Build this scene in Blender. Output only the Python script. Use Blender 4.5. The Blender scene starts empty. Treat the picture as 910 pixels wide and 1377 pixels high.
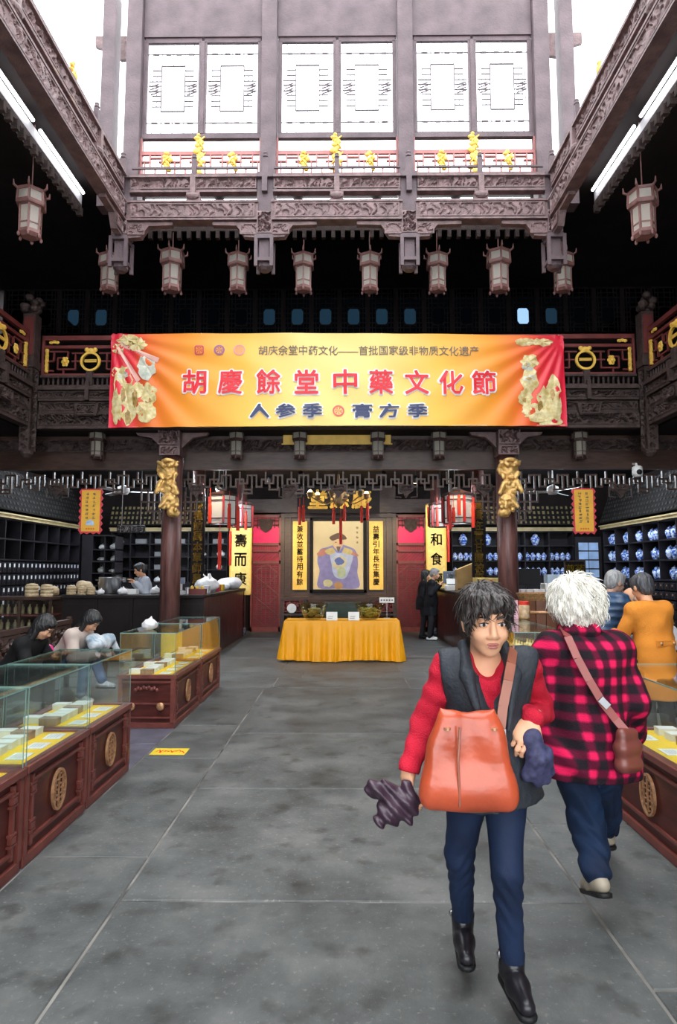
import bpy, math, random
import numpy as np
from mathutils import Vector, Matrix

random.seed(7)
RNG = np.random.RandomState(11)
PI = math.pi
SC = bpy.context.scene
COL = SC.collection

# ------------------------------------------------------------------ camera
CAM_H, FPX = 1.6, 850.0
PITCH, YAW = math.atan(79.5 / FPX), math.atan(8.0 / FPX)
cam_d = bpy.data.cameras.new('camera')
cam_d.sensor_fit = 'VERTICAL'
cam_d.sensor_height = 36.0
cam_d.lens = 36.0 * FPX / 1377.0
cam_d.clip_start, cam_d.clip_end = 0.05, 200
cam = bpy.data.objects.new('camera', cam_d)
COL.objects.link(cam)
cam.location = (0, 0, CAM_H)
cam.rotation_euler = (PI / 2 + PITCH, 0, YAW)
SC.camera = cam

# ------------------------------------------------------------------ sky and exposure
world = bpy.data.worlds.new('overcast_sky')
SC.world = world
world.use_nodes = True
wb = world.node_tree.nodes['Background']
wb.inputs['Color'].default_value = (0.93, 0.965, 1.0, 1)
wb.inputs['Strength'].default_value = 2.4
SC.view_settings.view_transform = 'Standard'
SC.view_settings.look = 'None'
SC.view_settings.gamma = 1.0
SC.view_settings.use_curve_mapping = False
SC.view_settings.exposure = 1.18
SC.cycles.max_bounces = 7
SC.cycles.diffuse_bounces = 4
SC.cycles.glossy_bounces = 3
SC.cycles.transparent_max_bounces = 16
SC.cycles.transmission_bounces = 4
SC.cycles.sample_clamp_indirect = 6.0
SC.cycles.caustics_reflective = False
SC.cycles.caustics_refractive = False

# ------------------------------------------------------------------ pixel -> place
_ca, _sa, _cp, _sp = math.cos(YAW), math.sin(YAW), math.cos(PITCH), math.sin(PITCH)
_F = Vector((-_sa * _cp, _ca * _cp, _sp)); _R = Vector((_ca, _sa, 0)); _U = Vector((_sa * _sp, -_ca * _sp, _cp))
def ray(px, py): return _F + _R * ((px - 455) / FPX) + _U * ((688.5 - py) / FPX)
def at(px, py, Y):
    r = ray(px, py); t = Y / r.y
    return Vector((r.x * t, Y, CAM_H + r.z * t))
def gnd(px, py, z=0.0):
    r = ray(px, py); t = (z - CAM_H) / r.z
    return Vector((r.x * t, r.y * t, z))
def atx(px, py, X):
    r = ray(px, py); t = X / r.x
    return Vector((X, r.y * t, CAM_H + r.z * t))
def zx(py, Y, px=455): return at(px, py, Y).z
def xx(px, Y, py=688): return at(px, py, Y).x

# ------------------------------------------------------------------ materials
def _nt(name):
    m = bpy.data.materials.new(name); m.use_nodes = True
    return m, m.node_tree.nodes, m.node_tree.links, m.node_tree.nodes['Principled BSDF']
MATS = {}
def M(name, col, rough=0.55, metal=0.0, var=0.15, vs=6.0, bump=0.0, bs=40.0, spec=0.5, stretch=(1, 1, 1), emit=None, es=0.0, detail=4.0, col2=None, coat=0.0, trans=0.0):
    m, n, l, b = _nt(name)
    b.inputs['Roughness'].default_value = rough
    b.inputs['Metallic'].default_value = metal
    b.inputs['Specular IOR Level'].default_value = spec
    b.inputs['Coat Weight'].default_value = coat
    c = tuple(col) + (1,)
    b.inputs['Base Color'].default_value = c
    if var > 0 or bump > 0:
        tc = n.new('ShaderNodeTexCoord'); mp = n.new('ShaderNodeMapping')
        mp.inputs['Scale'].default_value = stretch
        l.new(tc.outputs['Object'], mp.inputs['Vector'])
    if var > 0:
        t = n.new('ShaderNodeTexNoise'); t.inputs['Scale'].default_value = vs; t.inputs['Detail'].default_value = detail
        l.new(mp.outputs['Vector'], t.inputs['Vector'])
        r = n.new('ShaderNodeValToRGB')
        r.color_ramp.elements[0].position = 0.3; r.color_ramp.elements[1].position = 0.7
        lo = [max(0, x * (1 - var)) for x in col]; hi = [min(1, x * (1 + var)) for x in col]
        if col2: lo = list(col); hi = list(col2)
        r.color_ramp.elements[0].color = tuple(lo) + (1,); r.color_ramp.elements[1].color = tuple(hi) + (1,)
        l.new(t.outputs['Fac'], r.inputs['Fac']); l.new(r.outputs['Color'], b.inputs['Base Color'])
    if bump > 0:
        t2 = n.new('ShaderNodeTexNoise'); t2.inputs['Scale'].default_value = bs; t2.inputs['Detail'].default_value = 3
        l.new(mp.outputs['Vector'], t2.inputs['Vector'])
        bp = n.new('ShaderNodeBump'); bp.inputs['Strength'].default_value = bump; bp.inputs['Distance'].default_value = 0.02
        l.new(t2.outputs['Fac'], bp.inputs['Height']); l.new(bp.outputs['Normal'], b.inputs['Normal'])
    if emit:
        b.inputs['Emission Color'].default_value = tuple(emit) + (1,); b.inputs['Emission Strength'].default_value = es
    MATS[name] = m
    return m

def glass_mat(name, tint=(0.965, 0.99, 0.98), refl=0.9, base=0.03):
    m, n, l, b = _nt(name)
    n.remove(b)
    out = n['Material Output']
    tr = n.new('ShaderNodeBsdfTransparent'); tr.inputs['Color'].default_value = tuple(tint) + (1,)
    gl = n.new('ShaderNodeBsdfGlossy'); gl.inputs['Roughness'].default_value = 0.03; gl.inputs['Color'].default_value = (refl, refl, refl, 1)
    fr = n.new('ShaderNodeFresnel'); ge = n.new('ShaderNodeNewGeometry'); mr = n.new('ShaderNodeMapRange')
    mr.inputs['To Min'].default_value = 1.5; mr.inputs['To Max'].default_value = 1 / 1.5
    l.new(ge.outputs['Backfacing'], mr.inputs['Value']); l.new(mr.outputs['Result'], fr.inputs['IOR'])
    mx = n.new('ShaderNodeMixShader')
    l.new(fr.outputs['Fac'], mx.inputs['Fac']); l.new(tr.outputs['BSDF'], mx.inputs[1]); l.new(gl.outputs['BSDF'], mx.inputs[2])
    l.new(mx.outputs['Shader'], out.inputs['Surface'])
    MATS[name] = m
    return m

def emis_mat(name, col, s):
    m, n, l, b = _nt(name)
    b.inputs['Base Color'].default_value = tuple(col) + (1,)
    b.inputs['Emission Color'].default_value = tuple(col) + (1,); b.inputs['Emission Strength'].default_value = s
    MATS[name] = m
    return m

def silk_mat(name, col, tl=0.5):
    m, n, l, b = _nt(name)
    n.remove(b); out = n['Material Output']
    d = n.new('ShaderNodeBsdfDiffuse'); d.inputs['Color'].default_value = tuple(col) + (1,)
    t = n.new('ShaderNodeBsdfTranslucent'); t.inputs['Color'].default_value = tuple(col) + (1,)
    mx = n.new('ShaderNodeMixShader'); mx.inputs['Fac'].default_value = tl
    l.new(d.outputs[0], mx.inputs[1]); l.new(t.outputs[0], mx.inputs[2]); l.new(mx.outputs[0], out.inputs['Surface'])
    MATS[name] = m
    return m

WOOD = M('dark_wood', (0.050, 0.024, 0.016), 0.42, var=0.4, vs=5, bump=0.15, bs=30, stretch=(1, 1, 6))
WOODB = M('black_wood', (0.010, 0.008, 0.009), 0.6, var=0.3, vs=4, spec=0.15)
RINGW = M('weathered_mauve_wood', (0.098, 0.066, 0.074), 0.6, var=0.3, vs=3.5, bump=0.3, bs=35)
CARV = M('carved_mauve_wood', (0.165, 0.102, 0.102), 0.55, var=0.35, vs=9, bump=0.5, bs=45)
CARVD = M('carved_dark_wood', (0.056, 0.037, 0.034), 0.6, var=0.4, vs=9, bump=0.6, bs=45, spec=0.25)
REDW = M('red_wood', (0.15, 0.03, 0.027), 0.5, var=0.25, vs=5)
PINKW = M('pink_red_wood', (0.36, 0.13, 0.12), 0.55, var=0.2, vs=5)
COLW = M('column_lacquer', (0.060, 0.020, 0.018), 0.42, var=0.6, vs=16, stretch=(1, 1, 0.12), bump=0.3, bs=30, col2=(0.19, 0.085, 0.075), detail=8)
GOLD = M('gold_leaf', (0.66, 0.40, 0.13), 0.42, metal=0.45, var=0.25, vs=14, bump=0.3, bs=60)
GOLDP = M('gold_paint', (0.82, 0.52, 0.09), 0.45, metal=0.1, var=0.15, vs=12)
BRASS = M('aged_brass', (0.58, 0.31, 0.16), 0.4, metal=0.55, var=0.25, vs=30)
ROSE = M('rosewood', (0.082, 0.016, 0.012), 0.42, var=0.35, vs=4, stretch=(1, 1, 5), spec=0.3)
ROSEL = M('rosewood_edge', (0.17, 0.045, 0.035), 0.38, var=0.25, vs=8, spec=0.4)
CRED = M('counter_red_wood', (0.05, 0.012, 0.010), 0.32, var=0.3, vs=3, stretch=(4, 4, 1))
CBLK = M('counter_dark_wood', (0.012, 0.008, 0.008), 0.5, var=0.3, vs=3, spec=0.25)
DARKV = M('ceiling_dark_wood', (0.018, 0.013, 0.013), 0.8, var=0.3, vs=2, spec=0.15)
GLASS = glass_mat('case_glass')
CLEARG = glass_mat('window_glass', (0.97, 0.98, 1.0), 0.6)
DIMG = glass_mat('dim_blue_tint_glass', (0.050, 0.082, 0.105), 0.4)  # daylight level of the upstairs panes is put into these three glass tints
DIMG2 = glass_mat('dark_tint_glass', (0.010, 0.015, 0.019), 0.4)
BRIG = glass_mat('bright_tint_glass', (0.30, 0.38, 0.48), 0.4)
TUBE = emis_mat('fluorescent_tube', (0.93, 0.97, 1.0), 7.0)
TUBES = emis_mat('cool_tube', (0.80, 0.90, 1.0), 110.0)
WARMB = emis_mat('warm_bulb', (1.0, 0.68, 0.28), 24.0)
PALEB = M('pale_painted_board', (0.40, 0.38, 0.40), 0.6, var=0.1)
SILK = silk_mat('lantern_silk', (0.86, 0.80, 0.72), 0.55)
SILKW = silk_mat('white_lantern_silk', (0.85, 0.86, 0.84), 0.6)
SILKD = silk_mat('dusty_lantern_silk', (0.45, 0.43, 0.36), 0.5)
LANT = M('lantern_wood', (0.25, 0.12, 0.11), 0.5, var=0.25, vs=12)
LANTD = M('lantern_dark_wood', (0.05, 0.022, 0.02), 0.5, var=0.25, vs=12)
REDS = M('red_tassel_silk', (0.70, 0.035, 0.015), 0.6, var=0.15, vs=40)
REDP = M('red_lantern_frame', (0.45, 0.025, 0.03), 0.4, var=0.1)
YELC = M('yellow_satin', (0.97, 0.40, 0.002), 0.5, var=0.06, vs=3)
YELL = M('yellow_case_lining', (0.90, 0.58, 0.01), 0.6, var=0.06, vs=5)
WHITE = M('white_card', (0.80, 0.80, 0.78), 0.5, var=0.05)
PLAST = M('white_plastic_bag', (0.72, 0.72, 0.74), 0.35, var=0.12, vs=25, bump=0.4, bs=18)
BEIGE = M('beige_bamboo', (0.55, 0.42, 0.25), 0.6, var=0.25, vs=20, bump=0.3, bs=60)
STEEL = M('steel', (0.42, 0.42, 0.44), 0.3, metal=1.0, var=0.1)
BLACKP = M('black_plastic', (0.010, 0.010, 0.011), 0.5, var=0.1, spec=0.3)
INK = M('black_ink', (0.012, 0.010, 0.012), 0.6, var=0)
REDINK = M('red_ink', (0.75, 0.012, 0.025), 0.5, var=0)
NAVYINK = M('navy_ink', (0.03, 0.04, 0.12), 0.5, var=0)
WHINK = M('white_ink', (0.88, 0.88, 0.88), 0.5, var=0)
GREYINK = M('grey_ink', (0.16, 0.13, 0.10), 0.5, var=0)
YELP = M('yellow_board', (0.80, 0.50, 0.09), 0.5, var=0.1, vs=8)
YELP2 = M('pale_yellow_board', (0.78, 0.60, 0.20), 0.5, var=0.12, vs=14)
MAGENTA = M('magenta_silk', (0.80, 0.005, 0.13), 0.5, var=0.1)
DOORR = M('red_lattice_backing', (0.40, 0.006, 0.05), 0.5, var=0.15)
DOORB = M('red_brown_lattice', (0.22, 0.045, 0.04), 0.45, var=0.2)

# ------------------------------------------------------------------ mesh collector
class MB:
    def __init__(s): s.v = []; s.f = []
    def add(s, vs, fs):
        o = len(s.v); s.v.extend([tuple(p) for p in vs]); s.f.extend([tuple(i + o for i in f) for f in fs]); return s
    def box(s, x0, x1, y0, y1, z0, z1):
        return s.add([(x0, y0, z0), (x1, y0, z0), (x1, y1, z0), (x0, y1, z0), (x0, y0, z1), (x1, y0, z1), (x1, y1, z1), (x0, y1, z1)],
                     [(3, 2, 1, 0), (4, 5, 6, 7), (0, 1, 5, 4), (1, 2, 6, 5), (2, 3, 7, 6), (3, 0, 4, 7)])
    def cbox(s, c, sz, rot=None):
        x, y, z = [k / 2 for k in sz]
        P = [(-x, -y, -z), (x, -y, -z), (x, y, -z), (-x, y, -z), (-x, -y, z), (x, -y, z), (x, y, z), (-x, y, z)]
        P = [Vector(p) for p in P]
        if rot is not None: P = [rot @ p for p in P]
        return s.add([p + Vector(c) for p in P], [(3, 2, 1, 0), (4, 5, 6, 7), (0, 1, 5, 4), (1, 2, 6, 5), (2, 3, 7, 6), (3, 0, 4, 7)])
    def bar(s, a, b, w, h, up=(0, 0, 1)):
        a, b = Vector(a), Vector(b); d = (b - a); L = d.length; d.normalize()
        u = Vector(up)
        if abs(d.dot(u)) > 0.98: u = Vector((0, 1, 0))
        r = d.cross(u).normalized(); u = r.cross(d)
        P = []
        for t in (a, b):
            for i, j in ((-1, -1), (1, -1), (1, 1), (-1, 1)): P.append(t + r * (i * w / 2) + u * (j * h / 2))
        return s.add(P, [(0, 1, 2, 3), (7, 6, 5, 4), (0, 4, 5, 1), (1, 5, 6, 2), (2, 6, 7, 3), (3, 7, 4, 0)])
    def tube(s, pts, rad, n=8, cap=True):
        pts = [Vector(p) for p in pts]
        if not isinstance(rad, (list, tuple)): rad = [rad] * len(pts)
        rings = []; V = []; ref = None
        for i, p in enumerate(pts):
            d = (pts[min(i + 1, len(pts) - 1)] - pts[max(i - 1, 0)]).normalized()
            if ref is None: ref = Vector((1, 0, 0)) if abs(d.x) < 0.8 else Vector((0, 1, 0))
            a = (ref - d * ref.dot(d)).normalized(); ref = a; b = d.cross(a)
            for k in range(n):
                t = 2 * PI * k / n; V.append(p + (a * math.cos(t) + b * math.sin(t)) * rad[i])
        F = []
        for i in range(len(pts) - 1):
            for k in range(n):
                k2 = (k + 1) % n; F.append((i * n + k, i * n + k2, (i + 1) * n + k2, (i + 1) * n + k))
        if cap: F.append(tuple(range(n - 1, -1, -1))); F.append(tuple((len(pts) - 1) * n + k for k in range(n)))
        return s.add(V, F)
    def lathe(s, prof, n=16, c=(0, 0, 0), ph=0.0, sx=1, sy=1):
        V = []; F = []
        for r, z in prof:
            for k in range(n):
                t = 2 * PI * k / n + ph; V.append((c[0] + r * math.cos(t) * sx, c[1] + r * math.sin(t) * sy, c[2] + z))
        m = len(prof)
        for i in range(m - 1):
            for k in range(n):
                k2 = (k + 1) % n; F.append((i * n + k, i * n + k2, (i + 1) * n + k2, (i + 1) * n + k))
        F.append(tuple(range(n - 1, -1, -1))); F.append(tuple((m - 1) * n + k for k in range(n)))
        return s.add(V, F)
    def prism(s, poly, t0, t1, fn=None):
        # polygon in (x, z), extruded along y
        n = len(poly)
        area = sum(poly[i][0] * poly[(i + 1) % n][1] - poly[(i + 1) % n][0] * poly[i][1] for i in range(n))
        if area < 0: poly = poly[::-1]
        V = [(x, t0, z) for x, z in poly] + [(x, t1, z) for x, z in poly]
        if fn: V = [fn(*p) for p in V]
        F = [tuple(range(n)), tuple(range(2 * n - 1, n - 1, -1))] + [(i, i + n, (i + 1) % n + n, (i + 1) % n) for i in range(n)]
        return s.add(V, F)
    def ell(s, c, r, n=10, m=6):
        V = [(c[0], c[1], c[2] - r[2])]; F = []
        for i in range(1, m):
            t = PI * i / m
            for k in range(n):
                p = 2 * PI * k / n
                V.append((c[0] + r[0] * math.sin(t) * math.cos(p), c[1] + r[1] * math.sin(t) * math.sin(p), c[2] - r[2] * math.cos(t)))
        V.append((c[0], c[1], c[2] + r[2])); L = len(V) - 1
        for k in range(n):
            k2 = (k + 1) % n
            F.append((0, 1 + k2, 1 + k)); F.append((L, L - n + k, L - n + k2))
            for i in range(m - 2): F.append((1 + i * n + k, 1 + i * n + k2, 1 + (i + 1) * n + k2, 1 + (i + 1) * n + k))
        return s.add(V, F)
    def grid(s, fn, nu, nv):
        V = [fn(i / nu, j / nv) for j in range(nv + 1) for i in range(nu + 1)]
        F = [(j * (nu + 1) + i, j * (nu + 1) + i + 1, (j + 1) * (nu + 1) + i + 1, (j + 1) * (nu + 1) + i) for j in range(nv) for i in range(nu)]
        return s.add(V, F)
    def mesh(s, name, mat=None, smooth=False):
        m = bpy.data.meshes.new(name); m.from_pydata(s.v, [], s.f); m.validate(); m.update()
        if mat: m.materials.append(mat)
        if smooth: m.polygons.foreach_set('use_smooth', [True] * len(m.polygons))
        return m
    def build(s, name, mat, parent=None, smooth=False, world=False, bevel=0.0):
        return link(name, s.mesh(name, mat, smooth), parent, world, bevel)

def link(name, mesh, parent=None, world=False, bevel=0.0, loc=None, rot=None):
    o = bpy.data.objects.new(name, mesh); COL.objects.link(o)
    if parent is not None:
        o.parent = parent
        if world: o.matrix_parent_inverse = rootmat(parent).inverted()
    if loc is not None: o.location = loc
    if rot is not None: o.rotation_euler = rot
    if bevel:
        b = o.modifiers.new('bevel', 'BEVEL'); b.width = bevel; b.segments = 2; b.limit_method = 'ANGLE'; b.angle_limit = 0.6
    return o
def rootmat(o):
    mm = o.matrix_basis.copy()
    if o.parent: mm = rootmat(o.parent) @ o.matrix_parent_inverse @ mm
    return mm
def thing(name, label, cat, loc=(0, 0, 0), rz=0.0, group=None, kind=None):
    o = bpy.data.objects.new(name, None); COL.objects.link(o); o.empty_display_size = 0.1
    o.location = loc; o.rotation_euler = (0, 0, rz)
    return tag(o, label, cat, group, kind)
def tag(o, label, cat, group=None, kind=None):
    o['label'] = label; o['category'] = cat
    if group: o['group'] = group
    if kind: o['kind'] = kind
    return o
def dup(o, loc=None, rz=None, label=None, parent=None, scale=None):
    c = o.copy(); COL.objects.link(c)
    if parent is not None: c.parent = parent
    if loc is not None: c.location = loc
    if rz is not None: c.rotation_euler = (0, 0, rz)
    if scale is not None: c.scale = scale
    if label: c['label'] = label
    for ch in list(o.children): dup(ch, parent=c)
    return c

# flat lettering -> mesh lists in (x, z), facing -y, centred
def text_geo(body, h=None, w=None, offset=0.0, extrude=0.0, vertical=False, res=1, line=1.0):
    if vertical: body = '\n'.join(body)
    c = bpy.data.curves.new('lettering', 'FONT'); c.body = body; c.size = 1.0; c.extrude = extrude
    c.resolution_u = res; c.space_line = line; c.align_x = 'CENTER'
    o = bpy.data.objects.new('lettering', c)
    m = bpy.data.meshes.new_from_object(o)
    V = np.array([tuple(v.co) for v in m.vertices]) if len(m.vertices) else np.zeros((1, 3))
    F = [tuple(p.vertices) for p in m.polygons]
    bpy.data.meshes.remove(m); bpy.data.objects.remove(o); bpy.data.curves.remove(c)
    if offset > 0.004:                       # heavier strokes: overlapping shifted copies
        k = 8 if offset > .04 else 5; n0 = len(V); F0 = list(F); W_ = [V]
        for i in range(k):
            a = 2 * PI * (i + .5) / k; W_.append(V + np.array((math.cos(a), math.sin(a), 0)) * offset); F = F + [tuple(q + n0 * (i + 1) for q in f) for f in F0]
        V = np.concatenate(W_)
    lo, hi = V.min(0), V.max(0); V = V - (lo + hi) / 2
    d = np.maximum(hi - lo, 1e-6)
    sx = sz = 1.0
    if h and w: sx, sz = w / d[0], h / d[1]
    elif h: sx = sz = h / d[1]
    elif w: sx = sz = w / d[0]
    V = np.stack([V[:, 0] * sx, -V[:, 2], V[:, 1] * sz], 1)
    return V, F
def lettering(name, body, mat, c, parent=None, world=True, rot=None, **k):
    V, F = text_geo(body, **k)
    if rot is not None: V = V @ np.array(rot).T
    V = V + np.array(c)
    mb = MB(); mb.add(V.tolist(), F)
    return mb.build(name, mat, parent, world=world)

# carved relief: a real height field in the x-z plane facing -y
def relief(w, h, depth=0.03, cell=0.016, freq=14.0, seed=0):
    nu, nv = max(2, int(w / cell)), max(2, int(h / cell))
    r = np.random.RandomState(seed)
    X, Z = np.meshgrid(np.linspace(-w / 2, w / 2, nu + 1), np.linspace(-h / 2, h / 2, nv + 1))
    a = X * freq; b = Z * freq
    for _ in range(3):
        p = r.rand(4) * 6.28
        a, b = a + 1.1 * np.sin(b * 1.3 + p[0]) + 0.6 * np.sin(a * 0.5 + p[1]), b + 1.1 * np.sin(a * 1.2 + p[2]) + 0.6 * np.sin(b * 0.7 + p[3])
    H = np.clip(np.sin(a) * np.sin(b) * 2.2 + 0.3, -0.6, 1.0)
    ed = np.minimum(np.minimum(X + w / 2, w / 2 - X), np.minimum(Z + h / 2, h / 2 - Z))
    H = np.where(ed < cell * 1.2, 0.9, H)
    V = np.stack([X, -H * depth, Z], 2).reshape(-1, 3)
    F = [(j * (nu + 1) + i, j * (nu + 1) + i + 1, (j + 1) * (nu + 1) + i + 1, (j + 1) * (nu + 1) + i) for j in range(nv) for i in range(nu)]
    return V, F
def add_relief(mb, c, w, h, rz=0.0, **k):
    V, F = relief(w, h, **k)
    ca, sa = math.cos(rz), math.sin(rz)
    V = np.stack([V[:, 0] * ca - V[:, 1] * sa + c[0], V[:, 0] * sa + V[:, 1] * ca + c[1], V[:, 2] + c[2]], 1)
    mb.add(V.tolist(), F)
    return mb

# ------------------------------------------------------------------ implicit surfaces (bodies, clothes, carvings)
def cap(a, b, ra, rb=None, k=0.03): return ('c', np.array(a, float), np.array(b, float), ra, ra if rb is None else rb, k)
def elp(c, r, k=0.03, rot=None): return ('e', np.array(c, float), np.array(r, float), k, None if rot is None else np.array(rot, float))
def sub(p): return ('s', p)
def _pb(p):
    if p[0] == 'c': return np.minimum(p[1] - p[3], p[2] - p[4]), np.maximum(p[1] + p[3], p[2] + p[4])
    if p[0] == 'e':
        m = p[2].max() if p[4] is not None else p[2]
        return p[1] - m, p[1] + m
def _pd(p, X, Y, Z):
    if p[0] == 'c':
        a, b = p[1], p[2]; d = b - a; L2 = max(float(d @ d), 1e-9)
        t = np.clip(((X - a[0]) * d[0] + (Y - a[1]) * d[1] + (Z - a[2]) * d[2]) / L2, 0, 1)
        return np.sqrt((X - a[0] - t * d[0]) ** 2 + (Y - a[1] - t * d[1]) ** 2 + (Z - a[2] - t * d[2]) ** 2) - (p[3] + t * (p[4] - p[3]))
    c, r, R = p[1], p[2], p[4]
    x, y, z = X - c[0], Y - c[1], Z - c[2]
    if R is not None:
        x, y, z = R[0, 0] * x + R[1, 0] * y + R[2, 0] * z, R[0, 1] * x + R[1, 1] * y + R[2, 1] * z, R[0, 2] * x + R[1, 2] * y + R[2, 2] * z
    k0 = np.sqrt((x / r[0]) ** 2 + (y / r[1]) ** 2 + (z / r[2]) ** 2); k1 = np.sqrt((x / r[0] ** 2) ** 2 + (y / r[1] ** 2) ** 2 + (z / r[2] ** 2) ** 2) + 1e-9
    return k0 * (k0 - 1.0) / k1
def sdf_mesh(name, mat, prims, h, clip=(), noise=None, parent=None, world=False, shell=None):
    pos = [p for p in prims if p[0] != 's']
    bs = [_pb(p) for p in pos]
    lo = np.min([b[0] for b in bs], 0) - 4 * h - 0.02; hi = np.max([b[1] for b in bs], 0) + 4 * h + 0.02
    n = np.ceil((hi - lo) / h).astype(int) + 1
    ax = [lo[i] + np.arange(n[i]) * h for i in range(3)]
    Fd = np.full(tuple(n), 0.5, np.float32)
    for p in prims:
        neg = p[0] == 's'
        q = p[1] if neg else p
        k = q[5] if q[0] == 'c' else q[3]
        b0, b1 = _pb(q); pad = k + 3 * h + 0.015
        i0 = np.clip(((b0 - pad - lo) / h).astype(int), 0, n - 1); i1 = np.clip(((b1 + pad - lo) / h).astype(int) + 2, 1, n)
        if np.any(i1 <= i0): continue
        sl = tuple(slice(i0[i], i1[i]) for i in range(3))
        X, Y, Z = ax[0][sl[0]][:, None, None], ax[1][sl[1]][None, :, None], ax[2][sl[2]][None, None, :]
        d = _pd(q, X, Y, Z); f = Fd[sl]
        if neg: d = -d; t = np.clip(0.5 - 0.5 * (d - f) / -k, 0, 1) if False else np.clip(0.5 + 0.5 * (d - f) / k, 0, 1); Fd[sl] = f * (1 - t) + d * t + k * t * (1 - t)
        else: t = np.clip(0.5 + 0.5 * (f - d) / k, 0, 1); Fd[sl] = f * (1 - t) + d * t - k * t * (1 - t)
    X, Y, Z = ax[0][:, None, None], ax[1][None, :, None], ax[2][None, None, :]
    if noise is not None: Fd = Fd + noise(X, Y, Z).astype(np.float32)
    for (c, nn) in clip:
        Fd = np.maximum(Fd, ((X - c[0]) * nn[0] + (Y - c[1]) * nn[1] + (Z - c[2]) * nn[2]).astype(np.float32))
    Fd[0] = Fd[-1] = 0.5; Fd[:, 0] = Fd[:, -1] = 0.5; Fd[:, :, 0] = Fd[:, :, -1] = 0.5
    V, Q = surface_nets(Fd); V = V * h + lo
    m = bpy.data.meshes.new(name); m.from_pydata(V.tolist(), [], Q.tolist()); m.update()
    m.polygons.foreach_set('use_smooth', [True] * len(m.polygons))
    m.materials.append(mat)
    return link(name, m, parent, world)
def surface_nets(f):
    s = f < 0
    nx, ny, nz = f.shape
    c = np.zeros((nx - 1, ny - 1, nz - 1), np.int8)
    for dx in (0, 1):
        for dy in (0, 1):
            for dz in (0, 1): c += s[dx:nx - 1 + dx, dy:ny - 1 + dy, dz:nz - 1 + dz]
    act = (c > 0) & (c < 8)
    I = np.argwhere(act); idx = np.full(act.shape, -1, np.int64); idx[act] = np.arange(len(I))
    S = np.zeros((len(I), 3)); N = np.zeros(len(I))
    cor = [(a, b, d) for a in (0, 1) for b in (0, 1) for d in (0, 1)]
    for i, a in enumerate(cor):
        for b in cor[i + 1:]:
            if sum(abs(p - q) for p, q in zip(a, b)) != 1: continue
            fa = f[I[:, 0] + a[0], I[:, 1] + a[1], I[:, 2] + a[2]]; fb = f[I[:, 0] + b[0], I[:, 1] + b[1], I[:, 2] + b[2]]
            mk = (fa < 0) != (fb < 0)
            t = np.where(mk, fa / np.where(mk, fa - fb, 1), 0)
            S += mk[:, None] * (np.array(a) + t[:, None] * (np.array(b) - np.array(a))); N += mk
    V = I + S / N[:, None]
    Q = []
    for axis in range(3):
        sl0 = [slice(None)] * 3; sl1 = [slice(None)] * 3
        sl0[axis] = slice(0, -1); sl1[axis] = slice(1, None)
        a, b = s[tuple(sl0)], s[tuple(sl1)]
        E = np.argwhere(a != b)
        if not len(E): continue
        u, v = (axis + 1) % 3, (axis + 2) % 3
        E = E[(E[:, u] > 0) & (E[:, v] > 0) & (E[:, u] < f.shape[u] - 1) & (E[:, v] < f.shape[v] - 1)]
        flip = a[E[:, 0], E[:, 1], E[:, 2]]
        def g(du, dv):
            e = E.copy(); e[:, u] += du; e[:, v] += dv
            return idx[e[:, 0], e[:, 1], e[:, 2]]
        q = np.stack([g(-1, -1), g(0, -1), g(0, 0), g(-1, 0)], 1)
        q[~flip] = q[~flip][:, ::-1]
        Q.append(q)
    Q = np.concatenate(Q); Q = Q[(Q >= 0).all(1)]
    return V, Q
def wav(seed, amp, freq, n=5):
    r = np.random.RandomState(seed); K = r.randn(n, 3); K /= np.linalg.norm(K, axis=1)[:, None]; fr = freq * (0.6 + r.rand(n) * 0.9); P = r.rand(n) * 6.28
    def fn(X, Y, Z):
        s = 0
        for i in range(n): s = s + np.sin((X * K[i, 0] + Y * K[i, 1] + Z * K[i, 2]) * fr[i] + P[i])
        return s * (amp / n)
    return fn
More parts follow.
